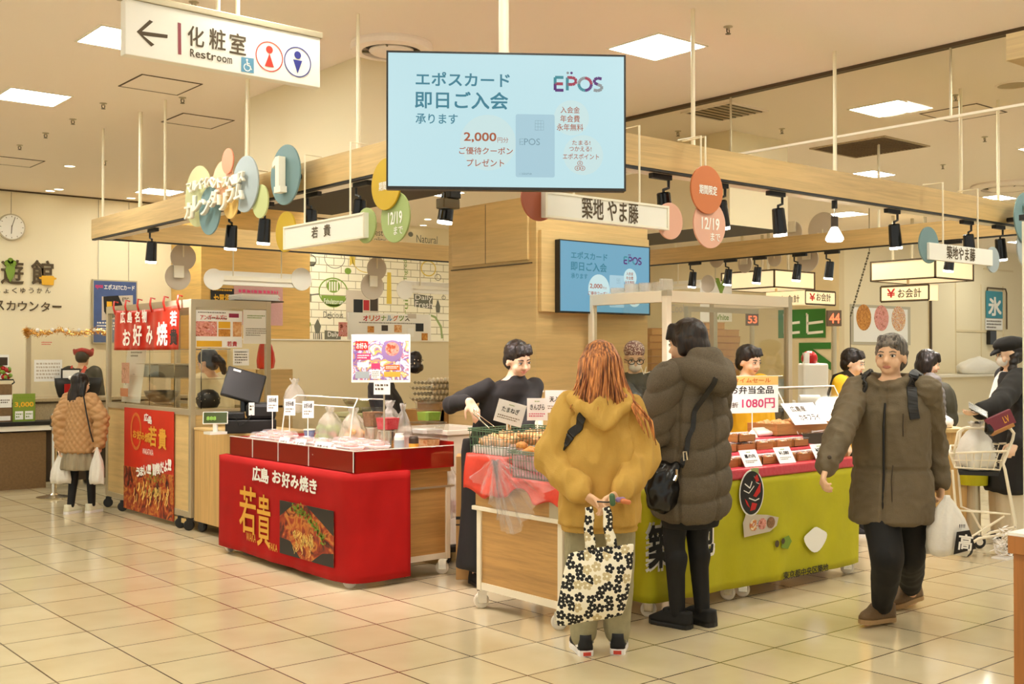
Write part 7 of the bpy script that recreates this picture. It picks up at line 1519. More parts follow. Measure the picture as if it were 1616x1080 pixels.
# ---------------- stall keeper behind the placard
q = ad(628, 700, 9.0); P = Person('stall keeper in black with a sequinned bun, half hidden by the menu placard', q.x, q.y, -YAW+PI/2, 1.54, vox=.011); P.pose(head=(0,-.4,0), lean=(0,.16,0), arms=[(P.L(612,650,8.8),P.L(598,668,8.8)),(P.L(612,650,9.1),P.L(598,668,9.1))]); P.finish('hair_black')
P.top('shirt', 'black_shirt', ((.80,.20,.14),(1.0,.20,.14),(1.2,.20,.14),(1.29,.15,.11),(1.345,.07,.07)), (.095,.08,.06), folds(.01, 8), .012); P.legs('trousers', 'trouser_black', (.105,.085,.065), vox=.014)
for i in (0,1): P.shoe(i, 'suede_black', 'black')
short(P); c = P.L(655, 568, 8.95); b = MB(); b.ball(c, .058, .06, .075, 16, 12); b.ball(c+Vector((0,0,-.06)), .075, .07, .05, 14, 10); remesh(b, .009, 'hair_bun', 'hair_black', P.t, 2, lambda p, n: .008*nz(p, 30), local=True)
b = MB(); r = random.Random(1)
for i in range(60): v = Vector((r.gauss(0,1), r.gauss(0,1), r.gauss(0,1))).normalized(); b.ball(c + Vector((v.x*.072, v.y*.07, v.z*.075-.035)), .005, n=6, m=4)
b.build('sequins', 'alu', P.t, local=True)['kind'] = 'stuff'

# ---------------- woman in the cream sweater inside the booth
q = ad(332, 700, 10.2); P = Person('person in a cream sweater with a ponytail inside the glass booth', q.x, q.y, -YAW+1.15, 1.56, vox=.011); P.pose(head=(.1,-.3,0), arms=[None, None]); P.hand(0, n=(1,0,0), curl=.5); P.hand(1, n=(-1,0,0), curl=.5, thumb=-1); P.finish()
P.top('sweater', 'cream_knit', ((.74,.17,.13),(.78,.215,.16),(.95,.21,.155),(1.15,.20,.145),(1.26,.175,.12),(1.33,.085,.08)), (.095,.085,.055), folds(.012, 7), .012); P.legs('trousers', 'trouser_black', (.105,.08,.06), vox=.014)
for i in (0,1): P.shoe(i, 'sneaker_black')
P.blob('hair', 'hair_black', [((0,-.022,.128), (.084,.10,.09)), ((0,-.05,.07), (.076,.06,.075))], [((0,-.12,.09),.04,(0,-.15,.03),.04),((0,-.15,.03),.04,(.01,-.14,-.05),.025)], .009, 2, lambda p, n: .006*nz(p, 40))
# ---------------- kitchen staff with bandana behind the frame booth
q = ad(1000, 700, 8.75); P = Person('kitchen worker with patterned bandana, glasses and mask in a dark jacket', q.x, q.y, PI-YAW+.35, 1.60, vox=.009, skin='skin_light'); k = P.k; P.pose(head=(-.35,-.22,0), arms=[None, (P.L(982,610,8.5), P.L(1005,628,8.35))]); P.hand(1, n=(0,0,-1), curl=.6); P.finish()
P.top('jacket', 'dark_jacket', ((.78,.18,.13),(1.0,.18,.135),(1.2,.19,.14),(1.29,.15,.11),(1.36,.085,.08)), (.085,.07,.055), folds(.014, 9), .011); P.legs('trousers', 'trouser_black', vox=.014)
for i in (0,1): P.shoe(i)
def bandana_mat():
    m, nt, N, L, b = _nt('bandana'); tc = N.new('ShaderNodeTexCoord'); w = N.new('ShaderNodeTexVoronoi'); w.inputs['Scale'].default_value = 75; L.new(tc.outputs['Object'], w.inputs['Vector']); r = N.new('ShaderNodeValToRGB'); r.color_ramp.interpolation = 'CONSTANT'; r.color_ramp.elements[0].color = lin((232,214,204)); r.color_ramp.elements[1].position = .42; r.color_ramp.elements[1].color = lin((130,84,86)); L.new(w.outputs['Distance'], r.inputs[0]); L.new(r.outputs[0], b.inputs['Base Color']); M['bandana'] = m
bandana_mat(); P.blob('bandana', 'bandana', [((0,-.024,.150), (.084,.104,.078))], [((0,-.10,.10),.03,(0,-.13,.06),.02)], .008, 2)
P.blob('mask', 'mask_white', [((0,.05,.042), (.052,.052,.048))], [((-.04,.05,.05),.012,(.04,.05,.05),.012)], .008, 2)
H = P.headM; b = MB()
for sx in (-1,1): b.tube([H @ Vector((sx*.033+.026*math.cos(a), .098, .085+.02*math.sin(a))) for a in [i*2*PI/16 for i in range(17)]], .003, 6); b.tube([H @ Vector((sx*.058,.095,.09)), H @ Vector((sx*.08,.0,.085))], .0025, 6)
b.tube([H @ Vector((-.008,.1,.09)), H @ Vector((.008,.1,.09))], .003, 6); b.build('glasses', 'black', P.t, local=True)
b = MB(); mt_ = frame(P.L(1018,585,8.56), P.I.to_3x3() @ Vector((CY,-SY,0)), P.I.to_3x3() @ Vector((-SY,-CY,0))); stroke(b, mt_, [(-.03,.03),(-.01,-.03),(.01,.03),(.0,-.02),(.04,-.01)], .005); b.build('jacket_emblem', 'print_white', P.t, local=True)

# ---------------- yellow jacket staff
def yellow(label, u, yy, rot, h, arms=None, extra=None, dd=None, strapped=False):
    q = ay(u, 700, yy) if dd is None else ad(u, 700, dd); P = Person(label, q.x, q.y, rot, h, vox=.009, skin='skin_light'); P.pose(head=(.1,-.2,0), arms=arms(P) if arms else None); 
    P.hand(0, n=(1,0,-.3), curl=.6, thumb=-1); P.hand(1, n=(0,.1,-1), curl=.7, thumb=1); P.finish()
    P.top('jacket', 'yellow_jacket', ((.72,.18,.13),(.76,.20,.15),(1.0,.195,.145),(1.2,.195,.14),(1.29,.145,.11),(1.35,.08,.075)), (.09,.078,.062), folds(.012, 8), .0105, sleeve_end=.62); P.top('undershirt', 'grey_knit', ((.9,.1,.08),(1.2,.1,.08)), (.05,.05,.045), folds(.006, 14), .011, sleeve_end=.95)
    P.legs('trousers', 'trouser_black', vox=.014)
    for i in (0,1): P.shoe(i)
    short(P)
    if strapped:
        for sx in (-1,1): strap(P, 'apron_strap', [Vector(p)*P.k for p in ((sx*.10,-.13,1.05),(sx*.11,-.15,1.2),(sx*.10,-.10,1.35),(sx*.11,.02,1.385),(sx*.12,.12,1.30),(sx*.12,.15,1.15))], .045, 'black', .006)
    return P
P = yellow('stall keeper in a yellow jacket behind the time sale card', 1178, 5.34, PI-.1, 1.58, lambda P: [None, (P.L(1126,690,8.0), P.L(1150,722,7.85))])
yellow('second stall keeper in yellow with a black strap, behind the khaki parka', 1342, 5.36, PI+.2, 1.56, strapped=True)

# ---------------- shoppers behind, right
q = ad(1462, 800, 9.95); P = Person('person in a grey puffer behind the khaki parka, wearing a dark rucksack', q.x, q.y, PI-YAW+1.5, 1.55, vox=.011); P.pose(head=(0,-.2,0)); P.finish(); B_ = P
P.top('puffer', 'puffer_blue', ((.80,.20,.16),(1.0,.21,.165),(1.2,.20,.155),(1.29,.15,.12),(1.35,.09,.085)), (.10,.09,.065), lambda p, n: .012*abs(math.sin(PI*p.z/.055))**.5-.008+.004*nz(p,20), .011); P.legs('trousers', 'trouser_black', vox=.014)
for i in (0,1): P.shoe(i)
bob(P, 'hair_black')
b = MB(); c = P.L(1487, 640, 10.05); R3 = Matrix.Rotation(.0,4,'Z'); b.ball(c, .14, .13, .22, 20, 14); b.ball(c+Vector((0,0,-.12)), .14, .14, .12, 18, 12); remesh(b, .014, 'rucksack', 'rucksack', P.t, 3, folds(.014, 8), local=True)
q = ad(1598, 800, 9.0); P = Person('person in a black coat and newsboy cap with mask, standing by the trolley', q.x, q.y, -YAW+1.45, 1.64, vox=.008, skin='skin_light'); k = P.k; B_ = P
P.pose(head=(.05,-.16,0), arms=[(P.L(1576,640,8.4), P.L(1545,650,8.3)), (P.L(1618,660,8.7), P.L(1600,700,8.45))]); P.hand(0, n=(0,.2,1), curl=.4, thumb=-1); P.hand(1, n=(0,.2,-1), curl=.6, thumb=1); P.finish()
P.top('coat', 'coat_black', ((.38,.24,.20),(.42,.25,.21),(.7,.225,.175),(.95,.205,.155),(1.15,.20,.145),(1.26,.18,.125),(1.33,.10,.09)), (.09,.085,.07), folds(.012, 6, (1,1,.3)), .011, sleeve_end=.92); P.legs('wide_trousers', 'wide_pale', (.13,.135,.14), 1.0, vox=.013, fn=folds(.014, 8, (1,1,.2)))
b = MB(); P.rings(b, ((.9,.10,.05,0,.12),(1.1,.10,.05,0,.12),(1.27,.085,.05,0,.075),(1.33,.05,.05,0,.04))); remesh(b, .012, 'sweater', 'foam_white', P.t, 3, local=True)
for i in (0,1): P.shoe(i, 'sneaker_black')
P.blob('cap', 'suede_black', [((0,-.02,.165), (.108,.125,.062)), ((0,-.02,.14), (.09,.108,.05))], [((-.05,.085,.125),.011,(.05,.085,.125),.011),((-.04,.12,.108),.009,(.04,.12,.108),.009),((-.045,.10,.118),.012,(.045,.10,.118),.012),((0,.09,.12),.012,(0,.135,.10),.009)], .009, 2, lambda p, n: .006*nz(p, 14))
P.blob('mask', 'mask_white', [((0,.048,.045), (.055,.054,.05))], [], .008, 2)
P.blob('hair', 'hair_black', [((0,-.04,.09), (.082,.08,.09))], [((-.07,-.02,.06),.03,(-.085,.03,-.05),.03),((-.085,.03,-.05),.03,(-.09,.06,-.15),.03),((-.09,.06,-.15),.028,(-.085,.07,-.21),.015),((.07,-.02,.06),.03,(.085,.03,-.05),.03),((.085,.03,-.05),.03,(.09,.06,-.16),.026)], .009, 1, lambda p, n: .010*abs(math.sin(p.z*60))-.004)
c = ad(1543, 652, 8.22); t = thing('mobile_phone', 'dark phone in clear case in the hand of the black coat', 'phone', c); T = Matrix.Translation(c+Vector((0,0,.02))) @ Matrix.Rotation(-YAW,4,'Z') @ Matrix.Rotation(.5,4,'Y') @ Matrix.Rotation(-.9,4,'X'); MB().box(-.075,.075,-.005,.005,-.036,.036,T).build('body', 'black_gloss', t, .004); MB().box(-.079,.079,-.007,-.004,-.04,.04,T).build('case', 'bag_clear', t)
c = ad(1578, 665, 8.2); t = thing('handbag', 'burgundy leather clutch with a gold monogram on the trolley handle', 'bag', c); T = Matrix.Translation(c) @ Matrix.Rotation(-YAW,4,'Z') @ Matrix.Rotation(-.42,4,'Y')
b = MB(); b.rings([[T @ Vector((x, y, z)) for x, y in ((-.1,-.02),(.1,-.02),(.1,.02),(-.1,.02))] for z in (-.055,-.05,.04,.055)]); b.build('body', 'burgundy', t, .012); b = MB(); b.box(-.105,.08,-.024,.024,-.075,-.045,T); b.build('base_panel', 'bento_wood', t, .006)
text('LV', T @ Matrix.Translation((.04,-.022,.0)) @ Matrix.Rotation(PI/2,4,'X'), .045, .05, 'gold', t, .03); a = MB(); a.cap(T @ Vector((-.10,0,-.03)), .035, T @ Vector((-.09,0,.02)), .02); a.build('dark_end', 'leather_black', t, smooth=True)

# ---------------- girl in the quilted jacket, from behind
q = ad(126, 800, 10.55); P = Person('girl in a tan quilted jacket and pleated skirt, seen from behind', q.x, q.y, -YAW-.35, 1.33, vox=.009, skin='skin_light'); k = P.k; B_ = P
P.pose(arms=[(P.L(94,660,10.5), P.L(96,706,10.5)), (P.L(160,660,10.45), P.L(157,702,10.45))], head=(-.25,-.05,0), feet=((-.065,-.05),(.07,.08)), sw=.15); P.hand(0, d=(0,0,-1), n=(1,0,0), curl=.9, thumb=-1); P.hand(1, d=(0,0,-1), n=(-1,0,0), curl=.9, thumb=1); P.finish()
def qfn(p, n):
    a = math.atan2(p.x, -p.y)*.19; z = p.z; u = (a+z)/.07; v = (a-z)/.07; return .020*(abs(math.sin(PI*u))*abs(math.sin(PI*v)))**.4 - .012
P.top('quilted_jacket', 'quilt_tan', ((.685,.19,.15),(.71,.228,.18),(.85,.222,.17),(1.0,.20,.155),(1.16,.18,.135),(1.27,.165,.125),(1.335,.09,.085)), (.09,.088,.066), qfn, .0095, sleeve_end=.97)
b = MB(); R = []
for z, r in ((.50,.235),(.52,.238),(.62,.22),(.72,.19)): R.append([Vector((r*k*(1+.07*math.sin(a*14)*(1 if z < .7 else .3))*math.cos(a), r*.8*k*(1+.07*math.sin(a*14))*math.sin(a), z*k)) for a in [i*2*PI/112 for i in range(112)]])
b.rings(R); b.build('skirt', 'skirt_check', P.t, smooth=True, local=True)
P.legs('leggings', 'tights', (.078,.055,.042), .96)
P.shoe(0, 'shoe_white', 'foam_white', .25, .075, .03); P.shoe(1, 'shoe_white', 'foam_white', .25, .075, .03)
P.blob('hair', 'hair_black', [((0,-.024,.128), (.092,.106,.095)), ((0,-.06,.04), (.092,.062,.11)), ((-.02,-.085,-.06),(.085,.05,.12)), ((-.04,-.09,-.16),(.06,.04,.11))], [((-.08,-.02,.1),.03,(-.10,-.05,-.08),.035),((.08,-.02,.1),.03,(.085,-.045,-.03),.035),((-.05,-.09,-.2),.04,(-.06,-.085,-.32),.018)], .009, 1, lambda p, n: .006*nz(Vector((p.x,p.y,p.z*.1)), 60))
b = MB(); H = P.headM; c = H @ Vector((-.06,-.075,.15)); b.ball(c+Vector((-.025,0,.005)), .026, .015, .02, 12, 8); b.ball(c+Vector((.03,0,0)), .026, .015, .02, 12, 8); b.ball(c, .012, n=8, m=6); b.build('hair_ribbon', 'foam_white', P.t, smooth=True, local=True)
strap(P, 'bag_strap', [P.L(u, v, 10.30+e) for u, v, e in ((128,600,.0),(131,620,.0),(136,650,.0),(142,680,.0),(147,698,.02))], .012, 'black')
carrier('white carrier bag hanging left of the girl', 80, 112, 712, 763, 10.5, seed=8); carrier('white carrier bag in the right hand of the girl', 141, 165, 706, 764, 10.4, seed=9)
# ---------------- counter clerk
q = ad(128, 700, 14.02); P = Person('clerk in dark top with red straps and red hat at the back counter', q.x, q.y, -YAW, 1.58, vox=.012); P.pose(head=(0,-.35,0)); P.finish()
P.top('dark_top', 'dark_jacket', ((.8,.22,.16),(1.0,.235,.17),(1.2,.225,.16),(1.29,.16,.12),(1.34,.09,.08)), (.10,.085,.06), folds(.01, 7), .013); P.legs('trousers', 'trouser_black', vox=.015)
for i in (0,1): P.shoe(i)
for sx in (-1,1): strap(P, 'red_strap', [Vector(p)*P.k for p in ((sx*.12,-.19,1.0),(sx*.085,-.20,1.15),(sx*.07,-.165,1.28),(sx*.09,-.09,1.37))], .04, 'red_strap', .008)
P.blob('hat', 'red_hat', [((0,-.01,.17), (.13,.11,.055))], [((-.11,0,.18),.03,(-.13,0,.21),.02),((.09,0,.19),.03,(.11,0,.225),.02)], .012, 2, lambda p, n: .01*nz(p, 18)); P.blob('hair', 'hair_black', [((0,-.03,.11), (.085,.095,.09))], [], .011, 2)
# ---------------- head behind the partition
q = ad(566, 600, 13.2); P = Person('person with black hair peeping over the low partition', q.x, q.y, PI-YAW, 1.74, vox=.012); P.pose(); P.finish(); P.top('dark_top', 'black_shirt', ((.8,.2,.14),(1.0,.2,.14),(1.2,.2,.14),(1.3,.13,.1)), (.09,.08,.06), None, .014); P.legs('trousers', 'trouser_black', vox=.015); short(P)
for i in (0,1): P.shoe(i)
# ================================================================== BACKGROUND, LEFT
# low partition behind the stall square and the patterned wall above it
b = MB(); b.box(5.2, 8.3, 10.9, 10.96, 0, 1.655); struct(b.build('wall_partition', 'wall_beige')); b = MB(); b.box(5.19, 8.3, 10.89, 10.97, 1.655, 1.67); struct(b.build('trim_11', 'white_paint'))
def brick_wall():
    m, nt, N, L, b = _nt('white_brick'); tc = N.new('ShaderNodeTexCoord'); s = N.new('ShaderNodeSeparateXYZ'); L.new(tc.outputs['Object'], s.inputs[0]); c = N.new('ShaderNodeCombineXYZ'); L.new(s.outputs['X'], c.inputs[0]); L.new(s.outputs['Z'], c.inputs[1])
    br = N.new('ShaderNodeTexBrick'); br.inputs['Scale'].default_value = 1; br.inputs['Brick Width'].default_value = .26; br.inputs['Row Height'].default_value = .115; br.inputs['Mortar Size'].default_value = .006; br.inputs['Color1'].default_value = lin((250,242,218)); br.inputs['Color2'].default_value = lin((246,238,212)); br.inputs['Mortar'].default_value = lin((176,164,130)); L.new(c.outputs[0], br.inputs['Vector']); L.new(br.outputs['Color'], b.inputs['Base Color']); b.inputs['Roughness'].default_value = .5; M['white_brick'] = m
brick_wall()
YM = 14.93
x0, x1 = 7.9, 11.4
t = thing('mural_panel', 'white brick patterned wall panel with food drawings behind the partition', 'wall panel', (9.6, YM, 0)); MB().box(x0, x1, YM, 14.99, 0, 3.15).build('panel', 'white_brick', t)
mat('mural_grey', (110,108,92), .6); mat('mural_green', (128,158,58), .6); mat('mural_yellow', (226,196,80), .6)
def mt_(u, v, o=.003): return FY(tuple(ay(u, v, YM)), o)
KM = (ay(600,500,YM)-ay(599,500,YM)).x; KZ = rz(600,500,1,'y',YM)
def poly(u, v, pts, m, o=.003, nm='drawing'): b = MB(); b.prism([(x*KM, -y*KZ) for x, y in pts], mt_(u, v, o), .002); return b.build(nm, m, t)
def circ(u, v, r, m, o=.003, ring=0):
    b = MB(); q = mt_(u, v, o)
    if ring: stroke(b, q, [(r*KM*math.cos(a), r*KZ*math.sin(a)) for a in [i*2*PI/36 for i in range(37)]], ring*KZ)
    else: b.disc(q, r*KM, .002, 32, r*KZ)
    return b.build('drawing', m, t)
circ(526,461,21,'mural_green',.003,2); poly(526,472,[(18*math.cos(a),18*math.sin(a)*1.0-5) for a in [i*PI/12 for i in range(13)]],'mural_green'); circ(526,452,10,'mural_green'); txt_px('Fabulatorum','y',YM,511,472,541,480,'print_white',t,out=.008)
for i in range(4): poly(520+4*i,452,[(-1,-7),(1,-7),(1,7),(-1,7)],'white_paint',.007)
for s, u0,v0,u1,v1,m in (('Delicious',510,492,541,502,'mural_grey'),('Daily',655,466,682,476,'print_white'),('Fresh',655,476,682,486,'print_white'),('Natural',657,372,690,384,'mural_grey'),('products',656,386,692,396,'mural_grey'),('Best',586,362,604,372,'mural_grey'),('Quality',578,374,608,385,'mural_grey'),('Daily',517,524,534,534,'print_white')):
    if s in ('Daily','Fresh') and u0 > 600 and v0 == 466: poly(668,476,[(-16,-12),(16,-9),(15,12),(-15,9)],'mural_grey')
    if u0 == 517: poly(525,530,[(-12,-8),(12,-6),(12,8),(-12,8)],'mural_grey')
    txt_px(s,'y',YM,u0,v0,u1,v1,m,t,out=.008)
for v0, s in ((396,'Ingredients'),(460,'Fruits')): text(s, mt_(640, v0+ (18 if v0 < 450 else 22), .004) @ Matrix.Rotation(PI/2,4,'Z'), 54*KZ, 9*KZ, 'mural_green', t)
circ(490,411,8,'mural_grey',.003,1.5); poly(490,413,[(-8,0),(8,0),(5,7),(-5,7)],'mural_grey'); circ(549,428,5,'mural_green'); circ(485,512,5,'mural_green'); circ(528,408,15,'mural_grey',.003,1); circ(676,424,12,'mural_yellow',.003,2); circ(691,438,5,'mural_grey',.003,1); circ(578,408,22,'mural_yellow',.003,1.2); circ(648,370,4,'mural_grey')
poly(501,520,[(0,-16),(5,-5),(3,6),(-3,6),(-5,-5)],'mural_grey'); 
for i in range(5): poly(501+(-6+3*i),530,[(-.6,-4),(.6,-4),(1.2,9),(-.2,9)],'mural_grey')
poly(484,470,[(-6,-6),(6,-6),(6,6),(-6,6)],'mural_grey'); poly(497,466,[(-6,-1),(6,-3),(6,-1),(-6,1)],'mural_grey'); poly(691,484,[(0,-12),(4,0),(3,10),(-3,10),(-4,0)],'mural_grey'); poly(556,412,[(-4,-8),(4,-8),(4,8),(0,4),(-4,8)],'mural_yellow'); poly(614,455,[(-3,-25),(3,-25),(4,25),(-4,25)],'mural_yellow'); poly(688,515,[(-12,-20),(0,-16),(10,0),(12,20),(9,20),(7,2),(-2,-13),(-12,-17)],'disc_green')
for u,v in ((480,490),(640,540),(520,500),(700,470),(655,402),(596,520)): circ(u,v,3,'mural_grey',.003,1)
# goods board on stands behind the partition
YG2 = 11.6; t = thing('goods_board', 'cream shop board for original goods above the partition', 'board', tuple(ay(614,520,YG2)))
a, c = ay(550,493,YG2), ay(680,546,YG2); MB().box(a.x, c.x, YG2, YG2+.03, c.z-.05, a.z).build('board', 'white_plastic', t); MB().tube([(a.x+.1,YG2+.015,0),(a.x+.1,YG2+.015,c.z)], .015, 8).build('leg', 'alu', t); MB().tube([(c.x-.1,YG2+.015,0),(c.x-.1,YG2+.015,c.z)], .015, 8).build('leg', 'alu', t)
for i, (ch, m) in enumerate(zip('オリジナルグッズ', ('print_red','print_orange','print_red','mural_green','sign_blue','print_orange','mural_green','print_brown'))): txt_px(ch,'y',YG2,573+9.4*i,498,581+9.4*i,507,m,t,.04)
dashes(FY(tuple(ay(612,510,YG2)),.002), 90*KM*.78, 3*KZ*.78, 1, 'print_brown', t)
for u, v, w, h, m in ((541,520,13,22,'okonomi_food'),(585,520,10,10,'croquette'),(607,518,10,9,'dark_brown'),(628,519,12,12,'fried_food'),(648,525,10,14,'white_paper'),(662,517,13,13,'black'),(670,532,10,12,'croquette'),(650,499,14,8,'disc_back')): p = ay(u,v,YG2); rect(FY(tuple(p),.003), w*KM*.78, h*KZ*.78, .002, 'goods_picture', m, t)
YP = YM-.01; t = thing('wall_poster', 'dark photo poster on the patterned wall above the goods board', 'poster', tuple(ay(572,485,YP)))
for u,v,w,h,m in ((572,483,50,48,'disc_back'),(565,488,14,30,'black'),(578,482,9,16,'red_board'),(590,480,12,22,'dark_brown')): p = ay(u,v,YP); rect(FY(tuple(p),.003+.001*(w<40)), w*KM, h*KZ, .003, 'print', m, t)
YW = 13.99
t = thing('wall_poster', 'black and yellow sale poster on the timber column', 'poster', tuple(ay(351,470,YW))); p = ay(351,473,YW); rect(FY(tuple(p),.004), 30*KM*.94, 32*KZ*.94, .004, 'sheet', 'print_black', t); txt_px('お買得','y',YW,337,464,363,484,'print_yellow',t,.05,out=.006); dashes(FY(tuple(ay(351,458,YW)),.006), 24*KM, 4*KZ, 1, 'print_yellow', t)
t = thing('wall_poster', 'pale pink poster on the timber column at right', 'poster', tuple(ay(408,470,YW))); p = ay(408,480,YW); rect(FY(tuple(p),.004), 66*KM*.94, 62*KZ*.94, .004, 'sheet', 'film_pink', t); dashes(FY(tuple(ay(408,465,YW)),.006), 50*KM, 16*KZ, 2, 'print_pink', t)
# lettering on the back wall
YL = 15.0; t = thing('wall_sign', 'dark raised lettering with carrot and pot on the left back wall', 'sign', tuple(ay(45,450,14.99)))
for s,u0,v0,u1,v1,b_ in (('遊',1,410,37,449,.03),('館',49,411,84,450,.03),('食',-48,408,-12,446,.03)): txt_px(s,'y',YL,u0,v0,u1,v1,'print_brown',t,b_,out=.012,thick=.02)
for i, ch in enumerate('しょくゆうかん'): u = -8+13.2*i; txt_px(ch,'y',YL,u,454.5+(2 if ch=='ょ' else 0),u+8,463,'print_brown',t,.02,out=.012)
for i, ch in enumerate('ビスカウンター'): u = -26.5+18.1*i; txt_px(ch,'y',YL,u,(479 if ch=='ー' else 474)+i*.6,u+14.5,(482 if ch=='ー' else 489)+i*.6,'print_brown',t,.03,out=.012)
KL = KM*1.0; b = MB(); q = FY(tuple(ay(15.5,432,YL)),.03); b.prism([(x*KL,-y*KZ) for x,y in ((-4,-10),(4,-10),(5,-4),(3,5),(0,11),(-3,5),(-5,-4))], q, .012); b.build('carrot', 'mural_green', t); b = MB()
for dx,dy in ((-3,-3),(0,-6),(3,-3)): b.disc(off(q,dx*KL,(12-dy-2)*KZ,.001), 3*KL, .01, 14, 4*KZ)
b.build('carrot_leaves', 'print_green', t); b = MB(); q = FY(tuple(ay(74.5,443,YL)),.03); b.prism([(x*KL,-y*KZ) for x,y in ((-9,-4),(-7,-4),(-6,-6),(6,-6),(7,-4),(9,-4),(9,-2),(6.5,-1),(6,6),(-6,6),(-6.5,-1),(-9,-2))], q, .012); b.build('cooking_pot', 'print_yellow', t)
c = ay(17,359,14.99); t = thing('wall_clock', 'round cream wall clock on the left back wall', 'clock', tuple(c)); R = .17; MB().disc(FY(tuple(c),.04), R, .05, 44).build('case', 'alu', t, .004); MB().disc(FY(tuple(c),.043), R*.9, .004, 44).build('face', 'white_plastic', t)
b = MB(); q = FY(tuple(c),.045)
for i in range(12): a = i*PI/6; stroke(b, q, [(R*.74*math.cos(a),R*.74*math.sin(a)),(R*.84*math.cos(a),R*.84*math.sin(a))], .008)
b.build('hour_marks', 'print_grey', t); b = MB(); stroke(b, off(q,0,0,.002), [(0,0),(.04,.13)], .006); stroke(b, off(q,0,0,.002), [(0,.02),(-.005,-.085)], .008); b.build('hands', 'print_brown', t)
b = MB(); b.tube([Vector(c)+Vector((0,-.01,R)), (c.x, 14.97, ZC-.03)], .003, 6); b.build('wire', 'print_grey', t)
a, e = ay(145,441,14.99), ay(215,543,14.99); w, h = e.x-a.x, a.z-e.z; c = (a+e)/2; t = thing('framed_poster', 'blue framed poster with a bank card hanging on the back wall', 'poster', tuple(c)); mat('poster_blue', (72,92,140), .35, var=.12, vscale=8)
rect(FY(tuple(c),.03), w, h, .03, 'frame', 'alu', t); q = FY(tuple(c),.032); rect(q, w*.95, h*.96, .002, 'sheet', 'poster_blue', t); txt_px('エポスETCカード','y',14.99,163,450,211,458,'print_white',t,.04,out=.035); txt_px('epos','y',14.99,149,450,161,457,'print_pink',t,.05,out=.035)
b = MB(); b.prism([(-.2,.10),(.22,.13),(.22,-.18),(-.2,-.22)], off(q,.02,h*.12,.001), .002); b.build('card_back', 'disc_back', t); b = MB(); b.prism([(-.18,.10),(.02,.12),(.1,-.06),(.05,-.15),(-.10,-.2),(-.17,-.1)], off(q,.02,h*.12,.003), .002); b.build('card_black', 'print_black', t); rect(off(q,-.08,h*.12,.005), .07, .07, .002, 'chip', 'print_yellow', t); dashes(off(q,-.06,-h*.22,.002), w*.6, h*.14, 3, 'print_white', t); text('ETC', off(q,.14,h*.2,.004), .09, .05, 'print_brown', t, .05)
b = MB()
for u in (155,203): p = ay(u,430,14.98); b.tube([(p.x,14.98,a.z),(p.x,14.98,ZC-.03)], .003, 6)
b.build('wire', 'print_grey', t)
# service counter
CYF = 13.0; zt = ay(100,664,CYF).z
t = thing('service_counter', 'long brown service counter with pale stone ledge at the left', 'counter', (3.5, 13.3, 0))
xa, xb, xm = -3.0, 5.8, ay(75,700,CYF).x
MB().box(xa, xm, CYF+.05, CYF+.5, .0, zt-.12).build('base_panel', 'counter_brown', t); MB().box(xm, xb, CYF+.16, CYF+.5, .05, zt-.12).build('base_panel', 'dark_brown', t); MB().box(xa, xb, CYF, CYF+.5, zt-.10, zt-.045).build('edge_band', 'white_plastic', t); MB().box(xa, xb, CYF-.02, CYF+.5, zt-.04, zt).build('shelf', 'black', t)
zl = ay(100,628,CYF+.35).z; MB().box(xa, xb, CYF+.30, CYF+.5, zt, zl-.05).build('upper_panel', 'counter_stone', t); MB().box(xa, xb, CYF+.26, CYF+.85, zl-.04, zl).build('ledge', 'counter_stone', t, .006); MB().box(xa, xb, CYF+.28, CYF+.5, zl-.06, zl-.04).build('shadow_gap', 'print_brown', t)
mat('promo_green', (128,150,48), .5)
p = ay(38,655,CYF+.12); a, e = ay(21,615,CYF+.12), ay(56,655,CYF+.12); t = thing('promo_card', 'green promotional card with yellow figures on the left counter', 'card', (p.x, CYF+.12, zt)); w, h = e.x-a.x, a.z-e.z+.02; q = FY((p.x,CYF+.12,zt+h/2)); rect(q, w, h, .01, 'card', 'promo_green', t); text('3,000', off(q,0,h*.1,.002), w*.85, h*.2, 'print_yellow', t, .05)
for sx in (-1,1): rect(off(q,sx*w*.22,-h*.28,.001), w*.36, h*.3, .001, 'white_box', 'white_paper', t); dashes(off(q,sx*w*.22,-h*.28,.003), w*.28, h*.2, 2, 'print_green', t)
dashes(off(q,0,h*.36,.002), w*.7, h*.12, 1, 'print_green', t)
a, e = ay(-6,607,CYF+.14), ay(19,655,CYF+.14); t = thing('brochure_stand', 'brown stand holding a white notice at the far left edge', 'stand', ((a.x+e.x)/2, CYF+.14, zt)); MB().box(a.x, e.x, CYF+.14, CYF+.25, zt, a.z).build('stand', 'counter_brown', t, .004); q = FY(((a.x+e.x)/2, CYF+.14, zt+.23), .003); rect(q, (e.x-a.x)*.95, .14, .002, 'notice', 'white_paper', t); dashes(off(q,0,0,.002), .12, .05, 2, 'print_brown', t); rect(off(q,0,-.19,0), (e.x-a.x)*.8, .05, .002, 'notice', 'white_paper', t); b = MB(); b.tube([(e.x,CYF+.15,a.z),(e.x+.02,CYF+.13,a.z+.02),(e.x+.01,CYF+.13,a.z+.05),(a.x,CYF+.16,a.z+.05)], .008, 8); b.build('hooks', 'black', t)
p = ay(6,606,CYF+.2); t = thing('festive_ornament', 'small red and green ornament on the brochure stand', 'ornament', (p.x, CYF+.2, a.z+.055)); b = MB(); r = random.Random(2)
for i in range(9): b.ball((p.x+r.uniform(-.06,.06), CYF+.2+r.uniform(-.03,.03), a.z+.075+r.uniform(0,.14)), .028, n=8, m=6)
o = b.build('beads', 'dish' if 0 else 'red_board', t, smooth=True); b = MB()
for i in range(8): b.ball((p.x+r.uniform(-.07,.07), CYF+.19+r.uniform(-.03,.03), a.z+.075+r.uniform(0,.12)), .024, n=8, m=6)
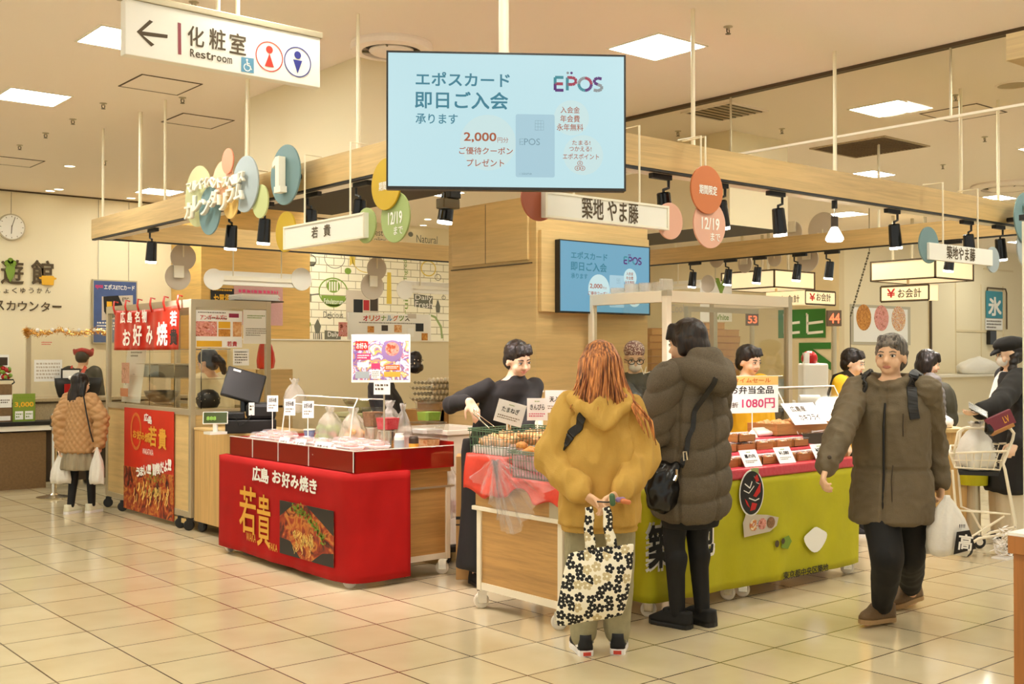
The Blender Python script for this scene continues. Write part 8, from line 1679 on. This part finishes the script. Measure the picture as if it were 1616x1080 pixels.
b.build('leaves', 'mural_green', t, smooth=True); MB().box(p.x-.06,p.x+.03,CYF+.17,CYF+.23,a.z+.21,a.z+.30).build('box', 'dark_brown', t)
# acrylic divider with tinsel
YD = CYF+.55; p0, p1 = ay(46,520,YD), ay(166,520,YD); t = thing('counter_divider', 'clear acrylic divider with notices on the left counter', 'divider', ((p0.x+p1.x)/2, YD, zl)); MB().box(p0.x, p1.x+.6, YD, YD+.006, zl, p0.z).build('sheet', 'acrylic', t); MB().box(p0.x-.03, p0.x+.02, YD-.01, YD+.03, zl, p0.z+.02).build('post', 'alu', t)
for u0,v0,u1,v1 in ((54,568,98,602),(64,538,84,546),(-10,560,14,600)):
    a, e = ay(u0,v0,YD-.005), ay(u1,v1,YD-.005); q = FY(tuple((a+e)/2)); 
    if v1-v0 > 12: rect(q, e.x-a.x, a.z-e.z, .002, 'notice', 'white_paper', t)
    dashes(off(q,0,0,.002), (e.x-a.x)*.85, (a.z-e.z)*.8, 5 if v1-v0 > 12 else 2, 'print_red' if v1-v0 < 12 else 'disc_back', t)
t = thing('tinsel_garland', 'gold tinsel garland draped along the counter divider', 'garland', tuple(ay(100,524,YD-.02))); b = MB(); r = random.Random(6)
for i in range(520):
    f = r.random(); u = 40+128*f; v = 521+5.5*abs(math.sin(f*PI*2.3))+r.gauss(0,2.2); c = ay(u,v,YD-.02+r.gauss(0,.02)); d = Vector((r.gauss(0,1),r.gauss(0,1),r.gauss(0,1))).normalized(); n_ = d.orthogonal().normalized()*.006; L_ = r.uniform(.02,.045); b.quad(c-d*L_, c-n_, c+d*L_, c+n_)
for i in range(60): c = ay(41+r.gauss(0,2),525+r.gauss(0,4),YD-.03); d = Vector((r.gauss(0,1),r.gauss(0,1),r.gauss(0,1))).normalized(); n_ = d.orthogonal().normalized()*.006; b.quad(c-d*.04, c-n_, c+d*.04, c+n_)
mat('tinsel', (236,190,104), .25, .8); b.build('tinsel', 'tinsel', t, fix=False)['kind'] = 'stuff'; b = MB()
for f in (.15,.33,.5,.66,.85): c = ay(40+128*f, 521, YD-.05); b.ball(c, .022, n=10, m=8)
b.build('baubles', 'foam_white', t, smooth=True)
a, e = ay(90,603,CYF+.35), ay(166,628,CYF+.35); t = thing('black_tray_bag', 'wide black curved bag with red lining on the counter before the clerk', 'bag', ((a.x+e.x)/2, CYF+.45, zl)); b = MB(); n_ = 16
b.rings([[((a.x+e.x)/2+(e.x-a.x)/2*(1-.18*(1-f)**2)*math.cos(q), CYF+.45+.10*(.6+.4*f)*math.sin(q), zl+(a.z-e.z+.03)*f) for q in [i*2*PI/28 for i in range(28)]] for f in (0,.2,.6,1)]); b.build('body', 'black', t, smooth=True); MB().box((a.x+e.x)/2-.2,(a.x+e.x)/2-.02,CYF+.335,CYF+.345,zl+.03,zl+.16).build('red_panel', 'red_board', t)
p = ay(107,585,CYF+.5); t = thing('counter_tablet', 'small white notice frame standing on the counter', 'notice', (p.x, CYF+.42, zl)); MB().box(p.x-.10,p.x+.12,CYF+.42,CYF+.44,zl,zl+.34).build('frame', 'black', t, .004); MB().box(p.x-.085,p.x+.105,CYF+.415,CYF+.42,zl+.02,zl+.32).build('sheet', 'white_paper', t)
p = az(85,786); t = thing('queue_post', 'polished steel queue post standing before the left counter', 'post', p); MB().lathe([(.17,0),(.175,.012),(.05,.035),(.03,.05),(.001,.05)], p, 40).build('base', 'steel', t, smooth=False); z1 = ad(84,650,12.1).z; MB().lathe([(.03,.04),(.03,z1-.02),(.034,z1-.02),(.034,z1),(.001,z1)], p, 24).build('pole', 'chrome', t); MB().box(p.x-.035,p.x+.035,p.y-.037,p.y+.037,z1-.14,z1-.03).build('belt_head', 'black', t, .008)

# ================================================================== BACKGROUND, RIGHT
XW = 16.49
def lantern(label, u, vt, vb, d, a_, b_, label2, sign, boxes):
    c = ad(u, vb, d); zt_ = ad(u, vt, d).z; t = thing('lantern_light', label, 'pendant light', c)
    x0,y0,z0,z1 = c.x, c.y, c.z, zt_
    MB().box(x0, x0+b_, y0, y0+a_, z0, z1).build('shade', 'lantern_glow', t)
    b = MB(); r = .012
    for x in (x0, x0+b_):
        for y in (y0, y0+a_): b.box(x-r,x+r,y-r,y+r,z0-.01,z1+.01)
    for z in (z0,z1): b.box(x0-r,x0+b_+r,y0-r,y0+r,z-r,z+r); b.box(x0-r,x0+r,y0+r,y0+a_,z-r,z+r); b.box(x0+b_-r,x0+b_+r,y0+r,y0+a_,z-r,z+r); b.box(x0+r,x0+b_-r,y0+a_-r,y0+a_+r,z-r,z+r)
    b.build('frame', 'print_brown', t)
    for fx, fy in ((.25,.3),(.25,.8),(.75,.3),(.75,.8)): MB().cyl((x0+b_*fx, y0+a_*fy, z1), (x0+b_*fx, y0+a_*fy, ZC), .025, 12).build('rod', 'alu', t)
    return t, c
lantern('large glowing square lantern box, right, above its cashier sign', 1476, 407, 438, 16.0, 1.04, 1.07, '', '', None)
lantern('large glowing square lantern box, left, under the rear spotlights', 1222, 426, 453, 18.3, 1.1, 1.1, '', '', None)
t = thing('cashier_sign', 'glowing cashier sign hanging below the right lantern', 'sign', ad(1428,463,16.3)); p0, p1 = ad(1465,463,16.1), None; X = p0.x; a, e = ax(1390,463,X), ax(1466,463,X); zt_, zb_ = ax(1428,451,X).z, ax(1428,475,X).z
MB().box(X, X+.25, e.y, a.y, zb_, zt_).build('box', 'lantern_glow', t); b = MB(); q = FX((X,(a.y+e.y)/2,(zt_+zb_)/2),.004); w, h = a.y-e.y, zt_-zb_
for y in (-h/2,h/2): stroke(b, q, [(-w/2,y),(w/2,y)], .03)
for x in (-w/2,w/2): stroke(b, q, [(x,-h/2),(x,h/2)], .03)
b.build('frame', 'print_brown', t); txt_px('¥','x',X,1400,456,1413,470,'print_red',t,.03,out=.006); txt_px('お会計','x',X,1417,455,1454,470,'print_brown',t,.02,out=.006); MB().tube([(X+.1,(a.y+e.y)/2,zt_),(X+.1,(a.y+e.y)/2,ad(1476,438,16).z)], .02, 8).build('rod', 'alu', t)
Y = ad(1271,470,18.1).y; t = thing('cashier_sign', 'glowing cashier sign hanging below the left lantern', 'sign', ad(1271,470,18.1)); c = ad(1271,470,18.1); e = ay(1318,470,Y); zt_, zb_ = ay(1295,460,Y).z, ay(1295,481,Y).z; aL = ax(1209,470,c.x).y
MB().box(c.x, e.x, Y, Y+.3, zb_, zt_).build('box', 'lantern_glow', t); MB().box(c.x, c.x+.28, Y+.3, aL, zb_, zt_).build('box', 'lantern_glow', t); txt_px('¥','y',Y,1277,463,1286,475,'print_red',t,.03,out=.006); txt_px('お会計','y',Y,1288,463,1311,476,'print_brown',t,.02,out=.006); txt_px('お会計','x',c.x,1232,466,1262,478,'print_brown',t,.02,out=.006)
b = MB(); q = FY(((c.x+e.x)/2,Y,(zt_+zb_)/2),.004); w, h = e.x-c.x, zt_-zb_
for y in (-h/2,h/2): stroke(b, q, [(-w/2,y),(w/2,y)], .03)
for x in (-w/2,w/2): stroke(b, q, [(x,-h/2),(x,h/2)], .03)
b.build('frame', 'print_brown', t); MB().tube([(c.x+.14,aL-.1,zt_),(c.x+.14,aL-.1,ad(1222,453,18.3).z+.02)], .02, 8).build('rod', 'alu', t)
# green wall pictograms
mat('pict_green', (52,122,42), .5)
def pict(label, pts, m='pict_green'):
    pass
t = thing('wall_pictogram', 'upper green pictogram with two white figures on the rear wall', 'sign', ax(1265,511,XW)); c = ax(1265,511,XW); w = abs(ax(1228,511,XW).y-ax(1302,511,XW).y); h = ax(1265,489,XW).z-ax(1265,534,XW).z; q = FX(tuple(c),.01); rect(q, w, h, .01, 'panel', 'pict_green', t)
b = MB()
for cx in (-.23,.26): x = cx*w; stroke(b, off(q,0,0,.002), [(x-.16*w,.32*h),(x-.13*w,.32*h),(x-.13*w,-.34*h),(x+.2*w,-.30*h)], .09*h); stroke(b, off(q,0,0,.002), [(x-.13*w,.0),(x+.2*w,.05*h)], .09*h)
b.build('figures', 'print_white', t)
t = thing('wall_pictogram', 'lower green arrow pointing up and left on the rear wall', 'sign', ax(1286,562,XW)); k1 = abs(ax(1261,560,XW).y-ax(1311,560,XW).y)/50; kz = rz(1286,560,1,'x',XW); q = FX(tuple(ax(1286,562,XW)),.01); b = MB()
b.prism([(x*k1,-y*kz) for x,y in ((-25,-21),(25,-21),(25,-11),(-3,-11),(25,10),(25,22),(-15,-3),(-17,-3),(-17,20),(-25,20))], q, .01); b.build('arrow', 'pict_green', t)
mat('display_brown', (104,82,60), .5); emis('led_red', (250,110,70), 1.6)
def numb(label, u0,v0,u1,v1,d,s):
    c = ad((u0+u1)/2,(v0+v1)/2,d); k = d/FPX; q = frame(c,(CY,-SY,0),(-SY,-CY,0)); t = thing('number_display', label, 'display', c); rect(q,(u1-u0)*k,(v1-v0)*k,.06,'case','display_brown',t); text(s,off(q,0,0,.003),(u1-u0)*k*.75,(v1-v0)*k*.62,'led_red',t,.03); MB().cyl((c.x+SY*.03,c.y+CY*.03,c.z-(v1-v0)*k/2),(c.x+SY*.03,c.y+CY*.03,0),.03,12).build('pole','alu',t)
numb('till number display reading 44 on a pole at right', 1306,490,1328,515,13.5,'44'); numb('till number display reading 53 seen through the booth glass', 1178,495,1197,514,14.0,'53')
# boards on the right wall
YB = 11.09; a, e = ay(1342,480,YB), ay(1437,545,YB); c = (a+e)/2; t = thing('menu_board', 'white framed board with round dish photos behind the khaki parka', 'board', tuple(c)); rect(FY(tuple(c)), e.x-a.x, a.z-e.z, .04, 'frame', 'alu', t); q = FY(tuple(c),.002); w,h = e.x-a.x, a.z-e.z; rect(q, w*.9, h*.86, .002, 'sheet', 'white_paper', t)
for i, m in enumerate(('croquette','okonomi_food','bento_food')):
    b = MB(); b.disc(off(q,(-.29+.29*i)*w,h*.18,.002), .12*w, .002, 24); b.build('dish_photo', m, t)
a, e = ay(1555,459,YB), ay(1581,503,YB); c = (a+e)/2; mat('ice_teal', (58,144,160), .6); t = thing('ice_banner', 'small teal banner with a white ice character on the right wall', 'banner', tuple(c)); w,h = e.x-a.x, a.z-e.z; q = FY(tuple(c),.02); rect(q, w, h, .008, 'fabric', 'ice_teal', t); txt_px('氷','y',YB,1558,469,1579,499,'print_white',t,.06,out=.022); b = MB(); b.tube([(c.x-w*.45,YB-.02,c.z+h/2),(c.x-w*.45,YB-.03,c.z+h/2+.06),(c.x+w*.65,YB-.03,c.z+h/2+.06),(c.x+w*.75,YB-.02,c.z+h/2-.02),(c.x+w*.75,YB-.02,c.z-h*.9)], .014, 8); b.build('hanger', 'print_brown', t)
t = thing('notice_sheet', 'white notice with small print below the teal banner', 'notice', tuple(ay(1568,512,YB))); q = FY(tuple(ay(1568,512,YB)),.01); rect(q, w*1.05, h*.42, .004, 'sheet', 'white_paper', t); dashes(off(q,0,0,.002), w*.9, h*.34, 3, 'print_brown', t)
p = ay(1563,530,YB); t = thing('wall_box', 'small black box on the wall behind the cap', 'box', tuple(p)); MB().box(p.x-.16,p.x+.1,YB-.08,YB,p.z-.18,p.z+.1).build('box', 'black', t, .01)
p0, p1 = ad(1342,500,15), ad(1372,397,15); b = MB(); t = thing('hanging_chain', 'thin chain hanging diagonally by the rear wall corner', 'chain', p0); pts = [p0.lerp(p1, i/24)+Vector((0,0,.03*math.sin(i*PI))) for i in range(25)]
for i in range(24): b.tube([pts[i], pts[i].lerp(pts[i+1],.75)], .016 if i%2 else .01, 6)
b.tube([p1,(p1.x,p1.y,ZC)], .006, 6); b.tube([p0,(p0.x,p0.y,0)], .006, 6); b.build('links', 'dark_steel', t)
p = ad(1130,476,13.0); t = thing('brand_banner', 'white hanging banner with green letters seen over the padded coat', 'banner', p); k = 13/FPX; q = frame(p,(CY,-SY,0),(-SY,-CY,0)); rect(q,50*k,64*k,.01,'sheet','white_paper',t); text('White', off(q,8*k,-25*k,.002), 24*k, 9*k, 'mural_green', t, .03); text('Y', off(q,8*k,16*k,.002), 18*k, 42*k, 'mural_green', t, .08); b = MB(); b.tube([p+Vector((0,.01,32*k)), Vector((p.x,p.y+.01,ZC))], .006, 6); b.build('rod', 'alu', t)
p = ay(1100,487,12) if 0 else ad(1069,487,19); t = thing('wall_lettering', 'faint grey word on the rear wall above the short haired shopper', 'sign', p); text('Cool', FX((XW, ax(1069,487,XW).y, ax(1069,487,XW).z),.01), abs(ax(1058,487,XW).y-ax(1079,487,XW).y), .16, 'disc_back', t)
# low white cabinet and wood packing counter behind the parka
Yc = 10.3; a, e = ay(1500,592,Yc), ay(1640,690,Yc); t = thing('low_cabinet', 'low white cabinet along the right wall', 'cabinet', (a.x, 10.6, 0)); MB().box(a.x-1.0, e.x+1, Yc, 11.05, 0, a.z-.04).build('body', 'wall_cream', t); MB().box(a.x-1.05, e.x+1, Yc-.03, 11.05, a.z-.04, a.z).build('top', 'white_paint', t); b = MB(); b.box(a.x-1, e.x+1, Yc-.012, Yc, a.z-.72, a.z-.68); b.build('ledge', 'white_paint', t)
p = ay(1545,590,Yc+.3); bag('flat white bag lying on the low white cabinet', (p.x, Yc+.3, a.z), 1.5, .5, .35, 'bag_white', 44, knot=False)
p = ad(1500,760,9.0); T = Matrix.Translation((p.x,p.y,0)) @ Matrix.Rotation(-YAW,4,'Z'); t = thing('packing_table', 'oak packing table between the parka and the trolley', 'table', (p.x,p.y,0)); z = ad(1500,677,9.0).z; MB().box(-.30,.14,0,.5,.06,z-.03,T).build('body', 'oak_vert', t); MB().box(-.32,.16,-.02,.52,z-.03,z,T).build('top', 'oak_panel', t)
P_ = T @ Vector((-.05,.15,z)); bag('heap of white carrier bags on the packing table', tuple(P_), .34, .22, .13, 'bag_white', 41, knot=False)
P_ = T @ Vector((.10,.12,z)); t = thing('tablet_stand', 'small bright screen on the packing table beside the parka sleeve', 'screen', tuple(P_)); T2 = Matrix.Translation(T @ Vector((-.10,.06,z))) @ Matrix.Rotation(-YAW,4,'Z') @ Matrix.Rotation(-.3,4,'X'); MB().box(-.10,.10,0,.012,.02,.22,T2).build('case', 'black', t, .006); MB().box(-.09,.09,-.002,0,.03,.21,T2).build('display', 'disc_blue', t)
p = ad(1536,790,9.0); t = thing('waste_bin', 'lime green lined bin behind the trolley', 'bin', (p.x,p.y,0)); MB().lathe([(.10,.45),(.115,.72),(.12,.72),(.11,.45)], (p.x,p.y,0), 20).build('liner', 'green_cloth', t); MB().lathe([(.05,0),(.06,.02),(.05,.45),(.001,.46)], (p.x,p.y,0), 16).build('pedestal', 'alu', t)
# shopping trolley
DC = 8.45; p = ad(1552,860,DC); t = thing('shopping_trolley', 'white wire shopping trolley at the right edge of the aisle', 'trolley', (p.x,p.y,0))
def C(u, v, dd=0.0): return ad(u, v, DC+dd)
for dd in (-.18,.18):
    o_ = 18*(1 if dd > 0 else 0); vv = -9 if dd > 0 else 0
    b = MB(); b.tube([C(1527+o_,862+vv,dd),C(1545+o_,850+vv,dd),C(1600,842+vv,dd),C(1603,836+vv,dd),C(1586,742,dd),C(1583,732,dd),C(1598,694,dd),C(1600,684,dd),C(1594,676,dd)], .011, 10); b.build('side_frame', 'frame_white', t, smooth=True)
    b = MB(); b.tube([C(1503+o_*.5,742,dd),C(1508+o_*.5,800,dd),C(1514+o_,806,dd),C(1532+o_,848+vv,dd)], .009, 8); b.tube([C(1514+o_,806,dd),C(1594,812,dd)], .007, 8); b.tube([C(1532+o_,848+vv,dd),C(1585,815,dd)], .007, 8); b.build('brace', 'frame_white', t)
b = MB(); b.tube([C(1594,676,-.18),C(1594,674,.18)], .013, 10); b.build('handle', 'frame_white', t); b = MB(); b.tube([C(1594,676,-.18),C(1520,676,-.18),C(1512,682,-.18),C(1504,722,-.18)], .010, 8); b.tube([C(1594,674,.18),C(1524,675,.18),C(1516,682,.18),C(1510,720,.18)], .010, 8); b.build('upper_frame', 'frame_white', t, smooth=True)
b = MB(); top = [C(1498,716,-.18),C(1590,712,-.18),C(1590,700,.18),C(1500,704,.18),C(1498,716,-.18)]; bot = [C(1506,738,-.15),C(1578,742,-.15),C(1578,730,.15),C(1508,728,.15),C(1506,738,-.15)]; b.tube(top, .008, 8); b.tube(bot, .006, 6)
mid = [x.lerp(y,.5) for x, y in zip(top, bot)]; b.tube(mid, .004, 6)
for i in range(4):
    n_ = 7 if i % 2 == 0 else 5
    for j in range(n_): f = j/n_; b.tube([top[i].lerp(top[i+1],f), bot[i].lerp(bot[i+1],f)], .004, 6)
for j in range(6): f = j/5; b.tube([bot[0].lerp(bot[1],f), bot[3].lerp(bot[2],f)], .004, 6)
b.build('wire_basket', 'frame_white', t); b = MB(); b.rings([[C(1512,744,-.15),C(1578,746,-.15),C(1578,736,.15),C(1512,734,.15)],[C(1514,750,-.15),C(1576,752,-.15),C(1576,742,.15),C(1514,740,.15)]]); b.build('base_bar', 'black', t)
b = MB(); g0 = [C(1576,700,-.1),C(1590,698,-.1),C(1584,738,-.1),C(1574,738,-.1)]
for i in range(6): f = i/5; b.tube([g0[0].lerp(g0[3],f), g0[1].lerp(g0[2],f)+Vector((0,.2,0))], .004, 6)
b.build('rear_grid', 'dark_steel', t)
for u, v, dd in ((1524,873,-.18),(1545,862,.18),(1598,866,-.18),(1603,858,.18)):
    q = C(u, v, dd); wz = .05; b = MB(); T = Matrix.Translation((q.x,q.y,wz+.001)) @ Matrix.Rotation(-YAW,4,'Z') @ Matrix.Rotation(PI/2,4,'X'); b.lathe([(.015,-.016),(.042,-.016),(.05,-.01),(.05,.01),(.042,.016),(.015,.016)], mtx=T, n=24); w_ = b.build('wheel', 'black', t); b = MB(); b.lathe([(.001,-.018),(.026,-.018),(.026,.018),(.001,.018)], mtx=T, n=18); b.build('hub', 'wheel_white', w_); b = MB(); b.tube([(q.x,q.y,wz),(q.x,q.y,.13)], .010, 8); b.build('fork', 'frame_white', t)
p = C(1540,744,.0); bag('stuffed white shopping bag inside the trolley basket', (p.x, p.y, p.z+.012), .38, .28, .36, 'bag_white', 51)
p = ad(1583,868,8.2); t = thing('silver_tinsel', 'bunch of white tinsel near the floor by the brown cabinet', 'ornament', (p.x,p.y,0)); b = MB(); r = random.Random(3)
for i in range(120): c = Vector((p.x+r.gauss(0,.03), p.y+r.gauss(0,.03), .03+abs(r.gauss(0,.09)))); d = Vector((r.gauss(0,1),r.gauss(0,1),r.gauss(0,1))).normalized(); n_ = d.orthogonal().normalized()*.006; b.quad(c-d*.035, c-n_, c+d*.035, c+n_)
b.box(p.x-.06,p.x+.06,p.y-.06,p.y+.06,0,.012); b.build('tinsel', 'foam_white', t, fix=False)['kind'] = 'stuff'
